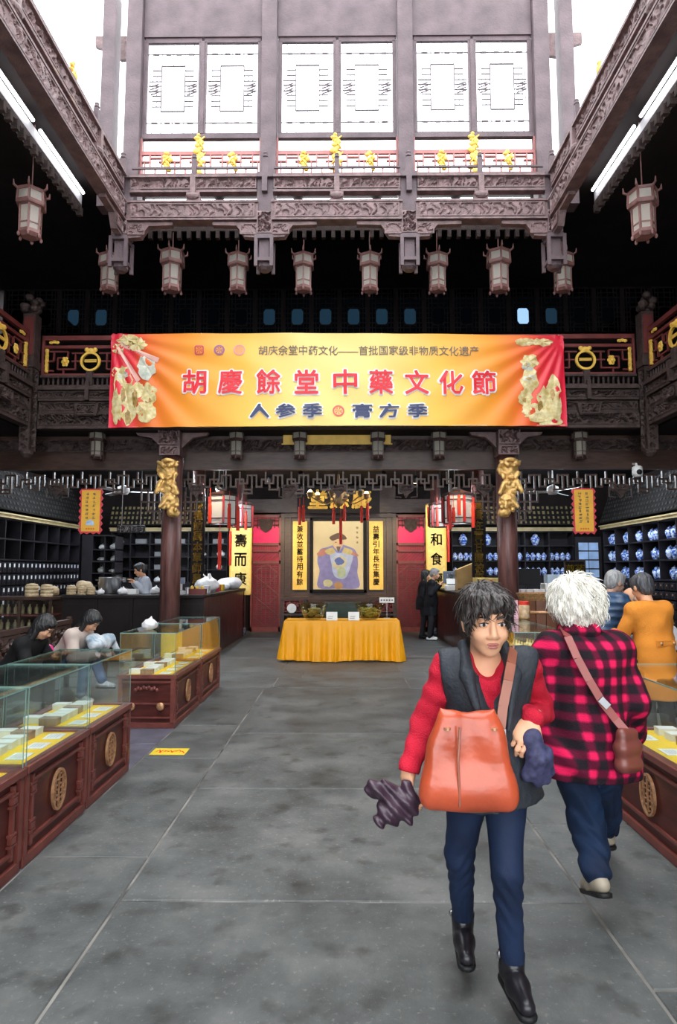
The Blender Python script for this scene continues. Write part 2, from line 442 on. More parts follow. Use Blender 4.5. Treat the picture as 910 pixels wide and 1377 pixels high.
# ================================================================== SETTING
# ---- floor of stone slabs
def slab_mat():
    m, n, l, b = _nt('grey_slate')
    tc = n.new('ShaderNodeTexCoord'); oi = n.new('ShaderNodeObjectInfo')
    ge = n.new('ShaderNodeNewGeometry')
    n1 = n.new('ShaderNodeTexNoise'); n1.inputs['Scale'].default_value = 1.7; n1.inputs['Detail'].default_value = 9; n1.inputs['Roughness'].default_value = 0.65
    n2 = n.new('ShaderNodeTexNoise'); n2.inputs['Scale'].default_value = 38; n2.inputs['Detail'].default_value = 6; n2.inputs['Roughness'].default_value = 0.7
    n3 = n.new('ShaderNodeTexNoise'); n3.inputs['Scale'].default_value = 5.5; n3.inputs['Detail'].default_value = 3
    for t in (n1, n2, n3): l.new(ge.outputs['Position'], t.inputs['Vector'])
    r = n.new('ShaderNodeValToRGB'); e = r.color_ramp.elements
    e[0].position = 0.30; e[0].color = (0.038, 0.043, 0.043, 1); e[1].position = 0.70; e[1].color = (0.175, 0.175, 0.165, 1)
    mid = e.new(0.5); mid.color = (0.098, 0.106, 0.104, 1)
    l.new(n1.outputs['Fac'], r.inputs['Fac'])
    sp = n.new('ShaderNodeValToRGB'); sp.color_ramp.elements[0].position = 0.58; sp.color_ramp.elements[0].color = (0, 0, 0, 1); sp.color_ramp.elements[1].position = 0.78; sp.color_ramp.elements[1].color = (1, 1, 1, 1)
    l.new(n2.outputs['Fac'], sp.inputs['Fac'])
    mx = n.new('ShaderNodeMixRGB'); mx.inputs[2].default_value = (0.30, 0.29, 0.27, 1)
    l.new(sp.outputs['Color'], mx.inputs['Fac']); l.new(r.outputs['Color'], mx.inputs[1])
    st = n.new('ShaderNodeValToRGB'); st.color_ramp.elements[0].position = 0.56; st.color_ramp.elements[0].color = (1, 1, 1, 1); st.color_ramp.elements[1].position = 0.72; st.color_ramp.elements[1].color = (0.38, 0.37, 0.35, 1)
    l.new(n3.outputs['Fac'], st.inputs['Fac'])
    m2 = n.new('ShaderNodeMixRGB'); m2.blend_type = 'MULTIPLY'; m2.inputs['Fac'].default_value = 0.8
    l.new(mx.outputs['Color'], m2.inputs[1]); l.new(st.outputs['Color'], m2.inputs[2])
    mr = n.new('ShaderNodeMapRange'); mr.inputs['To Min'].default_value = 0.74; mr.inputs['To Max'].default_value = 0.98
    l.new(oi.outputs['Random'], mr.inputs['Value'])
    m3 = n.new('ShaderNodeVectorMath'); m3.operation = 'SCALE'
    l.new(m2.outputs['Color'], m3.inputs[0]); l.new(mr.outputs['Result'], m3.inputs['Scale'])
    l.new(m3.outputs['Vector'], b.inputs['Base Color'])
    rr = n.new('ShaderNodeMapRange'); rr.inputs['To Min'].default_value = 0.36; rr.inputs['To Max'].default_value = 0.72
    l.new(n1.outputs['Fac'], rr.inputs['Value']); l.new(rr.outputs['Result'], b.inputs['Roughness'])
    bp = n.new('ShaderNodeBump'); bp.inputs['Strength'].default_value = 0.25; bp.inputs['Distance'].default_value = 0.01
    l.new(n2.outputs['Fac'], bp.inputs['Height']); l.new(bp.outputs['Normal'], b.inputs['Normal'])
    return m
SLATE = slab_mat()
JOINT = M('pale_joint_mortar', (0.16, 0.15, 0.135), 0.8, var=0.9, vs=2.5)
PURS = M('purple_grey_stone', (0.10, 0.095, 0.125), 0.5, var=0.3, vs=5, bump=0.2, bs=30)
WL, WR, YB, YF0 = -7.4, 7.2, 17.3, -5.0
floor = MB().box(WL, WR, YF0, YB, -0.3, -0.007).build('floor', JOINT)
tag(floor, 'grey stone slab floor of the hall with pale joints', 'floor', kind='structure')
def slab(x0, x1, y0, y1, mat=SLATE, g=0.008):
    z = -0.0005 - 0.002 * random.random()
    mb = MB()
    d = 0.006
    a = (x0 + g / 2, x1 - g / 2, y0 + g / 2, y1 - g / 2)
    V = [(a[0], a[2], -0.05), (a[1], a[2], -0.05), (a[1], a[3], -0.05), (a[0], a[3], -0.05),
         (a[0], a[2], z - d), (a[1], a[2], z - d), (a[1], a[3], z - d), (a[0], a[3], z - d),
         (a[0] + d, a[2] + d, z), (a[1] - d, a[2] + d, z), (a[1] - d, a[3] - d, z), (a[0] + d, a[3] - d, z)]
    F = [(0, 1, 5, 4), (1, 2, 6, 5), (2, 3, 7, 6), (3, 0, 4, 7), (4, 5, 9, 8), (5, 6, 10, 9), (6, 7, 11, 10), (7, 4, 8, 11), (8, 9, 10, 11)]
    mb.add(V, F)
    return mb.build('slab', mat, floor)
def slabs(x0, x1, ys, mat=SLATE, g=0.008):
    for a, b in zip(ys[:-1], ys[1:]): slab(x0, x1, a, b, mat, g)
slabs(-1.10, 1.18, [-5, -3.2, -1.6, 0.04, 1.64, 3.24, 4.84, 6.44, 8.9], g=0.012)
slabs(-1.74, -1.10, [-5, -2.5, -1.1, 0.5, 2.1, 3.71, 5.6, 6.76, 8.9], g=0.012)
slabs(1.18, 1.86, [-5, -2.1, -0.6, 1.0, 2.6, 4.2, 5.8, 7.4, 8.9], g=0.012)
for x0, x1 in ((-7.4, -5.6), (-5.6, -3.9), (-3.9, -2.4)): slabs(x0, x1, [-5, -2.2, -0.4, 1.4, 3.2, 5.0, 6.8, 8.9])
slabs(-2.4, -1.74, [-5, -2, 0, 1.4, 2.9, 4.4, 6.05, 7.4, 8.9], PURS)
for x0, x1 in ((1.86, 2.6), (2.6, 4.2), (4.2, 5.7), (5.7, 7.2)): slabs(x0, x1, [-5, -2.2, -0.4, 1.4, 3.2, 5.0, 6.8, 8.9])
xs = [-7.4, -5.2, -3.0, -1.0, 0.9, 2.9, 5.0, 7.2]
for i in range(7):
    slab(xs[i], xs[i + 1], 8.9, 9.75, SLATE, 0.012); slab(xs[i] if i == 0 else xs[i] + 0.35, xs[i + 1] + 0.35 if i < 6 else xs[7], 9.75, 10.3)
    slabs(xs[i], xs[i + 1], [10.3, 11.9, 13.6, 15.3, 17.3])

# ---- walls, ceilings
def struct(name, mb, mat, label, cat='wall'): return tag(mb.build(name, mat), label, cat, kind='structure')
struct('wall_back', MB().box(WL, WR, 17.3, 17.5, -0.3, 4.2), DARKV, 'dark timber rear wall of the hall behind the portrait')
struct('wall_left', MB().box(WL - 0.2, WL, YF0, 17.5, -0.3, 8.3), DARKV, 'dark side wall behind the drawer cabinets')
struct('wall_right', MB().box(WR, WR + 0.2, YF0, 17.5, -0.3, 8.3), DARKV, 'dark side wall behind the blue jar shelves')
struct('wall_front', MB().box(WL, -5.6, YF0 - 0.2, YF0, -0.3, 8.3).box(5.6, WR, YF0 - 0.2, YF0, -0.3, 8.3).box(-5.6, 5.6, YF0 - 0.2, YF0, 5.0, 8.3), DARKV, 'dark unseen entrance wall with a doorway widened for front fill light')  # behind the camera; opening made wide to let in frontal fill light
YR, RL, RX0, WY = 9.05, 2.16, -3.35, 0.40         # skylight ring: face plane, bay length, first post, window recess
RX3 = RX0 + 3 * RL
zr = lambda y: zx(y, YR)
zw = lambda y: zx(y, YR + WY)
RZT = 10.9
ZC = 7.62                                          # upper ceiling around the ring
struct('ceiling', MB().box(WL, RX0 - 0.45, YF0, 13.4, ZC, ZC + 0.15).box(RX3 + 0.45, WR, YF0, 13.4, ZC, ZC + 0.15).box(RX0 - 0.45, RX3 + 0.45, YR + 0.45, 13.4, ZC, ZC + 0.15),
       DARKV, 'dark upper ceiling around the skylight well', 'ceiling')
YG = 10.2
zg = lambda y: zx(y, YG)
GX0, GX1 = xx(48, YG), xx(862, YG)
ZS = zg(577)
slabmb = MB().box(WL, WR, YG + 0.06, 17.3, ZS, ZS + 0.18).box(WL, GX0 - 0.27, YF0, YG + 0.06, ZS, ZS + 0.18).box(GX1 + 0.27, WR, YF0, YG + 0.06, ZS, ZS + 0.18)
tag(slabmb.build('ceiling', DARKV), 'dark ceiling under the gallery floor', 'ceiling', kind='structure')

# ---- skylight ring: windows, railing, beams, posts (one bay built, then repeated)
def lattice_panel(mb, x0, x1, z0, z1, y, t=0.010, d=0.018):
    w, h = x1 - x0, z1 - z0
    P = lambda u, v: (x0 + u * w, y, z0 + v * h)
    def ln(u0, v0, u1, v1, k=1.0): mb.bar(P(u0, v0), P(u1, v1), t * k if u0 != u1 else d, d if u0 != u1 else t * k, up=(0, 0, 1))
    def hb(u0, u1, v, k=1.0): mb.box(x0 + u0 * w, x0 + u1 * w, y - d / 2, y + d / 2, z0 + v * h - t * k / 2, z0 + v * h + t * k / 2)
    def vb(u, v0, v1, k=1.0): mb.box(x0 + u * w - t * k / 2, x0 + u * w + t * k / 2, y - d / 2, y + d / 2, z0 + v0 * h, z0 + v1 * h)
    hb(.27, .73, .75, 1.6); hb(.27, .73, .25, 1.6); vb(.27, .25, .75, 1.6); vb(.73, .25, .75, 1.6)
    for v in (.12, .88):
        hb(.0, 1.0, v, .7)
        for u in (.16, .40, .60, .84): hb(u - .05, u + .05, v, 2.4)
    for u in (.10, .90):
        vb(u, .0, 1.0, .7)
    for v in (.06, .18, .82, .94):
        for u in (.10, .28, .50, .72, .90): vb(u, v - .06, v + .06, .7)
    for s in (0, 1):
        U = (lambda u: u) if s == 0 else (lambda u: 1 - u)
        for v in (.30, .36, .42, .47, .53, .58, .64, .70):
            a, b = sorted((U(.02 if int(v * 100) % 2 else .10), U(.27))); hb(a, b, v, 1.0)
        for v0, v1 in ((.30, .36), (.42, .53), (.58, .64)):
            vb(U(.18), v0, v1, 1.0); vb(U(.05), v0 + .03, v1 + .03, 1.0)
        for v in (.445, .475, .505, .535):
            a, b = sorted((U(.06), U(.22)))
            mb.bar(P(a, v - .012), P(b, v + .018), d, t)
wz0, wz1 = zw(180), zw(56)
def sash_mesh():
    fr, lt, gl = MB(), MB(), MB()
    w = (RL - 0.34) / 2
    for (a, b, c, d) in ((0, .045, wz0, wz1), (w - .045, w, wz0, wz1), (0, w, wz0 - .03, wz0 + .012), (0, w, wz1 - .02, wz1 + .06)): fr.box(a, b, -.025, .025, c, d)
    lattice_panel(lt, .045, w - .045, wz0 + .01, wz1 - .02, 0)
    gl.box(.045, w - .045, .018, .022, wz0, wz1)
    return w, fr.mesh('sash_frame', RINGW), lt.mesh('lattice', RINGW), gl.mesh('pane', CLEARG)
SW, SASH_F, SASH_L, SASH_G = sash_mesh()
def win_frame():
    m = MB()
    x0, x1 = .13, RL - .13
    m.box(x0, x0 + .02, -.03, .03, zw(236), wz1); m.box(x1 - .02, x1, -.03, .03, zw(236), wz1)
    m.box(RL / 2 - .03, RL / 2 + .03, -.035, .035, wz0, wz1)
    m.box(x0, x1, -.04, .04, zw(187), zw(181)); m.box(x0, x1, -.05, .05, wz1 + .06, RZT)
    m.v = [(x, y + WY, z) for x, y, z in m.v]
    return m.mesh('window_frame', RINGW)
WINF = win_frame()
_wn = [0]
def ring_window(loc, rz, label, group=None):
    _wn[0] += 1
    r = thing('window_%d' % _wn[0], label, 'window', loc, rz, group, 'structure')
    link('window_frame', WINF, r)
    for k in (0, 1):
        s = link('sash', SASH_F, r, loc=(.15 + k * (SW + .04), WY, 0))
        link('lattice', SASH_L, s); link('pane', SASH_G, s)
    return r
# balustrade meshes
def balus_meshes(RL=RL, nb=1):
    out = {}
    x0, x1 = .12, RL - .12
    m = MB(); m.box(x0, x1, WY - .04, WY, zw(209), zw(204)); m.box(x0, x0 + .03, WY - .04, WY, zw(236), zw(187)); m.box(x1 - .03, x1, WY - .04, WY, zw(236), zw(187))
    z0, z1 = zw(236), zw(207); yy = WY - .02; h = z1 - z0; t = .022
    def hb(a, b, v): m.box(a, b, yy - .02, yy + .02, z0 + v * h - t / 2, z0 + v * h + t / 2)
    def vb(a, v0, v1): m.box(a - t / 2, a + t / 2, yy - .018, yy + .018, z0 + v0 * h, z0 + v1 * h)
    n = 4 * nb; q = (x1 - x0) / n
    hb(x0, x1, .04)
    for i in range(n):
        a = x0 + i * q
        hb(a, a + q * .36, .62); hb(a + q * .30, a + q * .78, .34); hb(a + q * .62, a + q, .62)
        vb(a + q * .33, .34, .98); vb(a + q * .72, .34, .98); vb(a + q * .15, .04, .62); vb(a + q * .50, .04, .34); vb(a + q * .88, .04, .62)
        hb(a + q * .33, a + q * .72, .80)
    out['lattice_rail'] = (m, PINKW)
    m = MB()
    m.box(.125, RL - .125, -.05, .03, zr(240), zr(235.5)); m.box(.125, RL - .125, -.01, .02, zr(226), zr(223.5))
    for x in [RL * (i + .5) / nb for i in range(nb)]: m.box(x - .035, x + .035, -.04, .02, zr(240), zr(214)); m.lathe([(.02, 0), (.04, .02), (.03, .05), (.035, .07), (.0, .1)], 8, (x, -.01, zr(214)))
    out['handrail'] = (m, RINGW)
    m = MB(); m.box(.125, RL - .125, -.10, .04, zr(242), zr(239)); m.box(.125, RL - .125, -.06, .06, zr(260), zr(257))
    add_relief(m, (RL / 2, -.045, zr(248.5)), RL - .26, zr(241.5) - zr(256), depth=.022, cell=.014, freq=26, seed=3)
    for x in [RL * (i + .5) / nb for i in range(nb)]: m.box(x - .04, x + .04, -.10, 0, zr(262), zr(242)); m.lathe([(.0, -.05), (.035, -.02), (.03, .02)], 8, (x, -.05, zr(262)))
    out['carved_fringe'] = (m, CARV)
    return {k: v[0].mesh(k, v[1]) for k, v in out.items()}
BAL = balus_meshes()
BALS = balus_meshes(RL * 3, 3)
def gold_figure(seed, s=1.0):
    m = MB(); r = random.Random(seed)
    for i in range(7):
        m.ell((r.uniform(-.05, .05) * s, r.uniform(-.03, 0), (i - 3) * .045 * s), (r.uniform(.03, .06) * s, .03, r.uniform(.025, .045) * s), 8, 5)
    m.tube([(-.07 * s, -.02, -.05 * s), (-.02, -.04, .02), (.07 * s, -.02, .11 * s)], [.012, .02, .01], 6)
    m.tube([(.06 * s, -.02, -.11 * s), (.02, -.04, -.03), (-.06 * s, -.02, .06 * s)], [.012, .02, .01], 6)
    return m.mesh('gold_ornament', GOLDP, True)
GF = [gold_figure(i) for i in range(3)]
GFB = gold_figure(9, 1.3)
def ring_rail(loc, rz, label, group, side=False):
    r = thing('balustrade', label, 'railing', loc, rz, group)
    for k, me in (BALS if side else BAL).items(): link(k, me, r)
    for b in range(3 if side else 1):
        for x, me in ((.56, GF[0]), (RL / 2, GFB), (RL - .56, GF[2])): link('gold_ornament', me, r, loc=(b * RL + x, WY - .07, zw(221)))
        link('gold_ornament', GF[1], r, loc=(b * RL + RL / 2, WY - .06, zw(196)))
    return r
def beam_meshes(RL=RL, nb=1):
    m = MB(); zb, zt = zr(298), zr(274)
    m.box(.10, RL - .10, -.07, .09, zb, zt); m.box(.10, RL - .10, -.10, .09, zt - .02, zt + .012); m.box(.1, RL - .1, -.095, .09, zb - .012, zb + .015)
    add_relief(m, (RL / 2, -.075, (zb + zt) / 2), RL - .3, (zt - zb) * .78, depth=.02, cell=.014, freq=22, seed=8)
    b = MB()
    for s in ((0, 1) if nb == 1 else (1,)):
        X = (lambda x: x) if s == 0 else (lambda x: RL - x)
        b.prism([(X(.12), zr(300)), (X(.78), zr(300)), (X(.78), zr(304)), (X(.42), zr(305)), (X(.30), zr(320)), (X(.12), zr(321))], -.05, .05)
        V, F = relief(.26, .17, .018, .014, 30, 5 + s); V[:, 0] += X(.24); V[:, 1] -= .052; V[:, 2] += zr(310)
        b.add(V.tolist(), F)
    k = MB()
    for xk in [RL * (i + .5) / nb for i in range(nb)]: k.box(xk - .10, xk + .10, -.07, .06, zr(273), zr(260)); k.ell((xk, -.07, zr(266)), (.11, .05, .06), 10, 6)
    d = MB()                                            # dentil board under the ceiling behind
    d.box(0, RL, .62, .66, zx(311, YR + .65), zx(305, YR + .65))
    for i in range(14 * nb): d.box(.06 + i * RL / (14 * nb), .06 + i * RL / (14 * nb) + .06, .58, .66, zx(322, YR + .65), zx(312, YR + .65))
    return m.mesh('carved_beam', CARV), b.mesh('spandrel_bracket', CARV), k.mesh('carved_block', CARV), d.mesh('dentil_board', CARVD)
BEAM, BRK, BLK, DENT = beam_meshes()
SBEAM = beam_meshes(RL * 3, 3)

_tn = [0]
def trim(mesh, loc, rz, label, group=None):
    _tn[0] += 1
    o = link('trim_%d' % _tn[0], mesh, loc=loc, rot=(0, 0, rz))
    return tag(o, label, 'beam', group, 'structure')
def ring_beam(loc, rz, label, group, side=0):
    B = SBEAM if side else (BEAM, BRK, BLK, DENT)
    o = trim(B[0], loc, rz, label, group)
    if side <= 0: link('spandrel_bracket', B[1], o)
    else:
        q = link('spandrel_bracket', B[1].copy(), o); q.data.transform(Matrix.Translation((3 * RL, 0, 0)) @ Matrix.Scale(-1, 4, (1, 0, 0))); q.data.flip_normals()
    link('carved_block', B[2], o); link('dentil_board', B[3], o)
def post_meshes():
    s = MB(); s.box(-.12, .12, -.05, .17, zr(318), zr(262)); s.box(-.12, .12, WY - .13, WY + .13, zr(262), RZT); s.box(-.10, .10, 0, WY, zr(275), zr(262)); s.box(-.12, .12, -.04, .12, zr(262), zr(241)); s.box(-.12, .12, -.10, .04, zr(242), zr(235.5)); s.box(-.045, .045, -.06, .0, zr(240), zr(214)); s.lathe([(.02, 0), (.045, .02), (.03, .05), (.04, .08), (.0, .12)], 8, (0, -.03, zr(214)))
    s.box(-.04, .04, -.12, -.04, zr(262), zr(242))
    c = MB(); add_relief(c, (0, -.06, zr(302)), .22, zr(288) - zr(317), depth=.035, cell=.012, freq=34, seed=4)
    f = MB(); z0, z1 = zr(362), zr(321); w = .115
    f.box(-w, w, -.13, .17, z1 - .05, z1); f.box(-w, w, -.13, .17, z0 + .08, z0 + .13)
    for sx in (-1, 1):
        for y in (-.13, .13): f.box(sx * w - .025, sx * w + .025, y - .0, y + .04, z0, z1)
    f.box(-.075, .075, -.07, .11, z0 + .02, z1 - .04); f.box(-.11, .11, -.11, .15, z1, z1 + .03)
    f.lathe([(.07, -.04), (.11, 0), (.1, .05)], 12, (0, .02, z0 + .02))
    return s.mesh('shaft', RINGW), c.mesh('carved_panel', CARV), f.mesh('box_foot', RINGW)
PS, PC, PF = post_meshes()
def ring_post(loc, rz, label, group):
    r = thing('hanging_post', label, 'post', loc, rz, group)
    link('shaft', PS, r); link('carved_panel', PC, r); link('box_foot', PF, r)
    return r
for i in range(3):
    o = (RX0 + i * RL, YR, 0)
    ring_window(o, 0, 'pair of tall lattice skylight windows on the rear face of the well', 'rear lattice windows')
    ring_rail(o, 0, 'pink red balustrade with gold figures below the rear lattice windows', 'rear ring balustrades')
    ring_beam(o, 0, 'pale carved beam spanning the rear hanging posts', 'rear ring beams')
for i in range(4):
    corner = i in (0, 3)
    ring_post((RX0 + i * RL, YR, 0), 0, 'hanging post with boxed foot at the corner of the skylight well' if corner else 'carved hanging post with boxed foot between rear lantern row bays',
              'corner hanging posts' if corner else 'rear hanging posts')
for k in range(3):
    for s in (-1, 1):
        side = 'drawer wall' if s < 0 else 'blue jar wall'
        loc = (RX0, YR - (k + 1) * RL, 0) if s < 0 else (RX3, YR - k * RL, 0)
        rz = PI / 2 if s < 0 else -PI / 2
        if k == 2: sl = loc if s < 0 else (RX3, YR, 0)
        if k == 2: ring_rail(sl, rz, 'long balustrade with gold figures on the well side above the ' + side, None, True)
        if k == 2: ring_beam(sl, rz, 'long carved side beam of the well above the ' + side, None, s)
        if k > 0: ring_window(loc, rz, 'side lattice skylight windows above the ' + side, 'side lattice windows above the ' + side)
# open first side bays: carved eaves panel under the sky
for s in (-1, 1):
    X = RX0 - .4 if s < 0 else RX3 + .4
    m = MB(); x0, x1 = (xx(105, 9.9), xx(158, 9.9)) if s < 0 else (xx(755, 9.9), xx(806, 9.9))
    pts = [(x0, zx(48, 9.9)), (x1, zx(48, 9.9)), (x1, zx(78, 9.9)), ((x0 * .3 + x1 * .7), zx(80, 9.9)), ((x0 + x1) / 2, zx(73, 9.9)), ((x0 * .7 + x1 * .3), zx(66, 9.9)), (x0, zx(62, 9.9))]
    if s > 0:
        mid = (x0 + x1) / 2; pts = [(2 * mid - a, b) for a, b in pts]
    m.prism(pts, 9.87, 9.93)
    _tn[0] += 1
    tag(m.build('trim_%d' % _tn[0], CARV), 'scalloped carved eaves panel outside the ' + ('drawer' if s < 0 else 'blue jar') + ' side of the skylight', 'eaves', kind='structure')
    _tn[0] += 1
    m = MB().box(X - .1, X + .1, YR + .25, YR + .5, zr(262), RZT)
    tag(m.build('trim_%d' % _tn[0], RINGW), 'corner pillar of the skylight above the ' + ('drawer' if s < 0 else 'blue jar') + ' side', 'pillar', kind='structure')
# strip lights behind the ring beams
def strip_light(a, b, n, nrm, label, group=None):
    a, b, nrm = Vector(a), Vector(b), Vector(nrm)
    r = thing('strip_light', label, 'strip light', (a + b) / 2, 0, group)
    bd = MB(); lo = Vector((0, 0, -.30)); mid = (a + b) / 2
    c = nrm * .08 + lo / 2
    d = (b - a)
    if abs(d.x) > abs(d.y): bd.cbox(c, (d.length, .04, .34))
    else: bd.cbox(c, (.04, d.length, .34))
    bd.build('pale_board', PALEB, r)
    for i in range(n):
        p0 = a + d * ((i + .06) / n) - mid; p1 = a + d * ((i + .94) / n) - mid
        MB().tube([p0, p1], .022, 8).build('tube', TUBE, r)
    return r
YT = YR + .69; ZT = zx(269, YT)
strip_light((RX0 + .05, YT, ZT), (RX3 - .05, YT, ZT), 5, (0, 1, 0), 'row of fluorescent tubes behind the rear carved beams')
for s in (-1, 1):
    X = RX0 - .69 if s < 0 else RX3 + .69
    strip_light((X, 3.0, ZT - .16), (X, YR + .3, ZT - .16), 4, (s, 0, 0), 'fluorescent tubes on a pale board along the ' + ('drawer' if s < 0 else 'blue jar') + ' side of the well')

# ---- second floor gallery front
GL = (GX1 - GX0) / 6
def gallery_meshes():
    L = GL; o = {}
    m = MB(); m.box(0, L, -.03, .03, zg(457), zg(451)); m.box(0, L, -.025, .025, zg(468), zg(464)); m.box(0, L, -.03, .03, zg(506), zg(502))
    for x in (0.02, L - .02): m.box(x - .02, x + .02, -.03, .03, zg(506), zg(451))
    z0, z1 = zg(503), zg(467); h = z1 - z0; t = .022
    def hb(a, b, v): m.box(a, b, -.02, .02, z0 + v * h - t / 2, z0 + v * h + t / 2)
    def vb(a, v0, v1): m.box(a - t / 2, a + t / 2, -.018, .018, z0 + v0 * h, z0 + v1 * h)
    for s in (0, 1):
        U = (lambda u: u * L) if s == 0 else (lambda u: (1 - u) * L)
        def H(a, b, v): p, q = sorted((U(a), U(b))); hb(p, q, v)
        H(0, .12, .5); vb(U(.12), .5, .86); H(.06, .26, .86); vb(U(.26), .62, .86); H(.16, .26, .62); vb(U(.16), .2, .62); H(.16, .34, .2)
        vb(U(.06), .14, .5); H(.06, .12, .14); H(.3, .42, .5); vb(U(.34), .2, .8); H(.3, .42, .8); vb(U(.22), 0, .2); H(.0, .06, .72)
    o['lattice_rail'] = (m, REDW)
    m = MB(); m.box(0, L, -.06, .02, zg(508), zg(505)); m.box(0, L, -.06, .02, zg(520), zg(518))
    for i in range(20):
        x = (i + .5) * L / 20; m.tube([(x, -.02, zg(519)), (x, -.02, zg(514)), (x, -.02, zg(507))], [.012, .02, .012], 6)
    m.box(L / 2 - .05, L / 2 + .05, -.08, .02, zg(520), zg(500))
    o['baluster_row'] = (m, CARVD)
    m = MB(); m.box(0, L, -.14, .06, zg(526), zg(521)); m.box(0, L, -.10, .06, zg(540), zg(537)); m.box(0, L, -.02, .06, zg(573), zg(526)); m.box(0, L, -.08, .06, zg(577), zg(573)); m.box(0, L, -.06, .04, zg(556), zg(553))
    m.box(L / 2 - .03, L / 2 + .03, -.16, -.08, zg(540), zg(515))
    o['ledge'] = (m, CARVD)
    m = MB(); add_relief(m, (L / 2, -.07, zg(531.5)), L, zg(527) - zg(536), depth=.03, cell=.014, freq=30, seed=2)
    add_relief(m, (L / 2, -.05, zg(564.5)), L, zg(557) - zg(572.5), depth=.035, cell=.014, freq=28, seed=6)
    add_relief(m, (L / 2, -.03, zg(546.5)), L, zg(541) - zg(552), depth=.03, cell=.014, freq=20, seed=7)
    o['carved_frieze'] = (m, CARVD)
    m = MB(); m.prism([(L / 2 - .2, zg(545)), (L / 2 + .2, zg(545)), (L / 2 + .16, zg(561)), (L / 2 - .16, zg(561))], -.14, -.02)
    add_relief(m, (L / 2, -.145, zg(553)), .32, .17, depth=.03, cell=.014, freq=34, seed=1)
    o['corbel'] = (m, CARVD)
    return {k: v[0].mesh(k, v[1]) for k, v in o.items()}
GAL = gallery_meshes()
def medallion():
    m = MB(); n = 20
    for k in range(n):
        a, b = 2 * PI * k / n, 2 * PI * (k + 1) / n
        m.bar((.15 * math.cos(a), 0, .15 * math.sin(a)), (.15 * math.cos(b), 0, .15 * math.sin(b)), .035, .04, up=(0, 1, 0))
    m.ell((0, 0, .18), (.09, .03, .05), 8, 5); m.ell((-.07, 0, .2), (.04, .03, .04), 8, 5); m.ell((.07, 0, .2), (.04, .03, .04), 8, 5)
    m.box(-.10, .10, -.01, .01, -.012, .012); m.box(-.10, .10, -.01, .01, .02, .035)
    return m.mesh('gold_medallion', GOLDP)
MED = medallion()
def flower():
    m = MB()
    for k in range(6): m.ell((.04 * math.cos(k * PI / 3), 0, .055 * math.sin(k * PI / 3)), (.03, .02, .035), 6, 4)
    m.ell((0, -.02, 0), (.03, .02, .03), 6, 4)
    return m.mesh('gold_flower', GOLDP)
FLW = flower()
STRIP = MB().box(-.02, .02, -.02, .02, -.2, .2)
for k in range(5): STRIP.ell((0, -.01, -.17 + k * .085), (.035, .02, .03), 6, 4)
STRIP = STRIP.mesh('gold_strip', GOLDP)
TOPO = MB()
for k in range(3): TOPO.ell((-.05 + k * .05, 0, .01 * (k % 2)), (.04, .02, .03), 6, 4)
TOPO = TOPO.mesh('gold_knot', GOLDP)
def gallery(loc, rz, label, group):
    r = thing('gallery_railing', label, 'railing', loc, rz, group)
    for k, me in GAL.items(): link(k, me, r)
    link('gold_medallion', MED, r, loc=(GL / 2, -.03, zg(486)))
    for x in (.20, .80): link('gold_flower', FLW, r, loc=(GL * (x + (.04 if x < .5 else -.04)), -.03, zg(486)))
    for x in (.055, .945): link('gold_strip', STRIP, r, loc=(GL * x, -.03, zg(485)))
    for x in (.12, .88): link('gold_knot', TOPO, r, loc=(GL * x, -.02, zg(460)))
    return r
for i in range(6):
    hid = 0 < i < 5
    gallery((GX0 + i * GL, YG, 0), 0, 'gallery railing section hidden behind the yellow festival banner' if hid else 'dark red lattice gallery railing with gold medallion beside the banner',
            'gallery railings behind the banner' if hid else 'gallery railings beside the banner')
for k in range(2):
    gallery((GX0 - .13, YG - .27 - (k + 1) * GL, 0), PI / 2, 'side gallery railing above the drawer cabinets', 'side gallery railings over drawers')
    gallery((GX1 + .13, YG - .27 - k * GL, 0), -PI / 2, 'side gallery railing above the blue jar shelves', 'side gallery railings over jars')
# carved corner drops of the gallery
def corner_drop(X, label):
    r = thing('carved_drop', label, 'post', (X, YG - .13, zg(612)))
    m = MB()
    for k in range(4):
        rz = k * PI / 2; ca, sa = math.cos(rz), math.sin(rz)
        add_relief(m, (.08 * sa, -.08 * ca, .72), .16, 1.36, rz=rz, depth=.03, cell=.02, freq=30, seed=20 + k)
    m.box(-.075, .075, -.075, .075, .04, 1.43)
    m.build('carved_shaft', CARVD, r)
    MB().box(-.115, .115, -.115, .115, 1.42, 1.55).build('ledge', CARVD, r); MB().lathe([(.05, -.06), (.10, 0), (.11, .05), (.075, .09)], 12, (0, 0, 0)).build('bottom_bud', CARVD, r)
    q = MB().box(-.10, .10, -.10, .10, 1.55, 2.32)
    q.build('window_post', CARVD, r)
    for sy in (-.105, .105):
        MB().box(-.08, .08, sy - .012, sy + .012, 1.62, 2.26).build('red_panel', REDW, r)
    l = MB()
    rr = random.Random(4)
    for k in range(14): l.ell((rr.uniform(-.12, .12), rr.uniform(-.14, .1), 2.32 + rr.uniform(0, .28)), (.07, .07, .06), 8, 5)
    l.build('carved_lion', CARVD, r, smooth=True)
    return r
corner_drop(GX0 - .13, 'dark carved drop with red panels at the gallery corner over drawers')
corner_drop(GX1 + .13, 'dark carved drop with red panels at the gallery corner over blue jars')

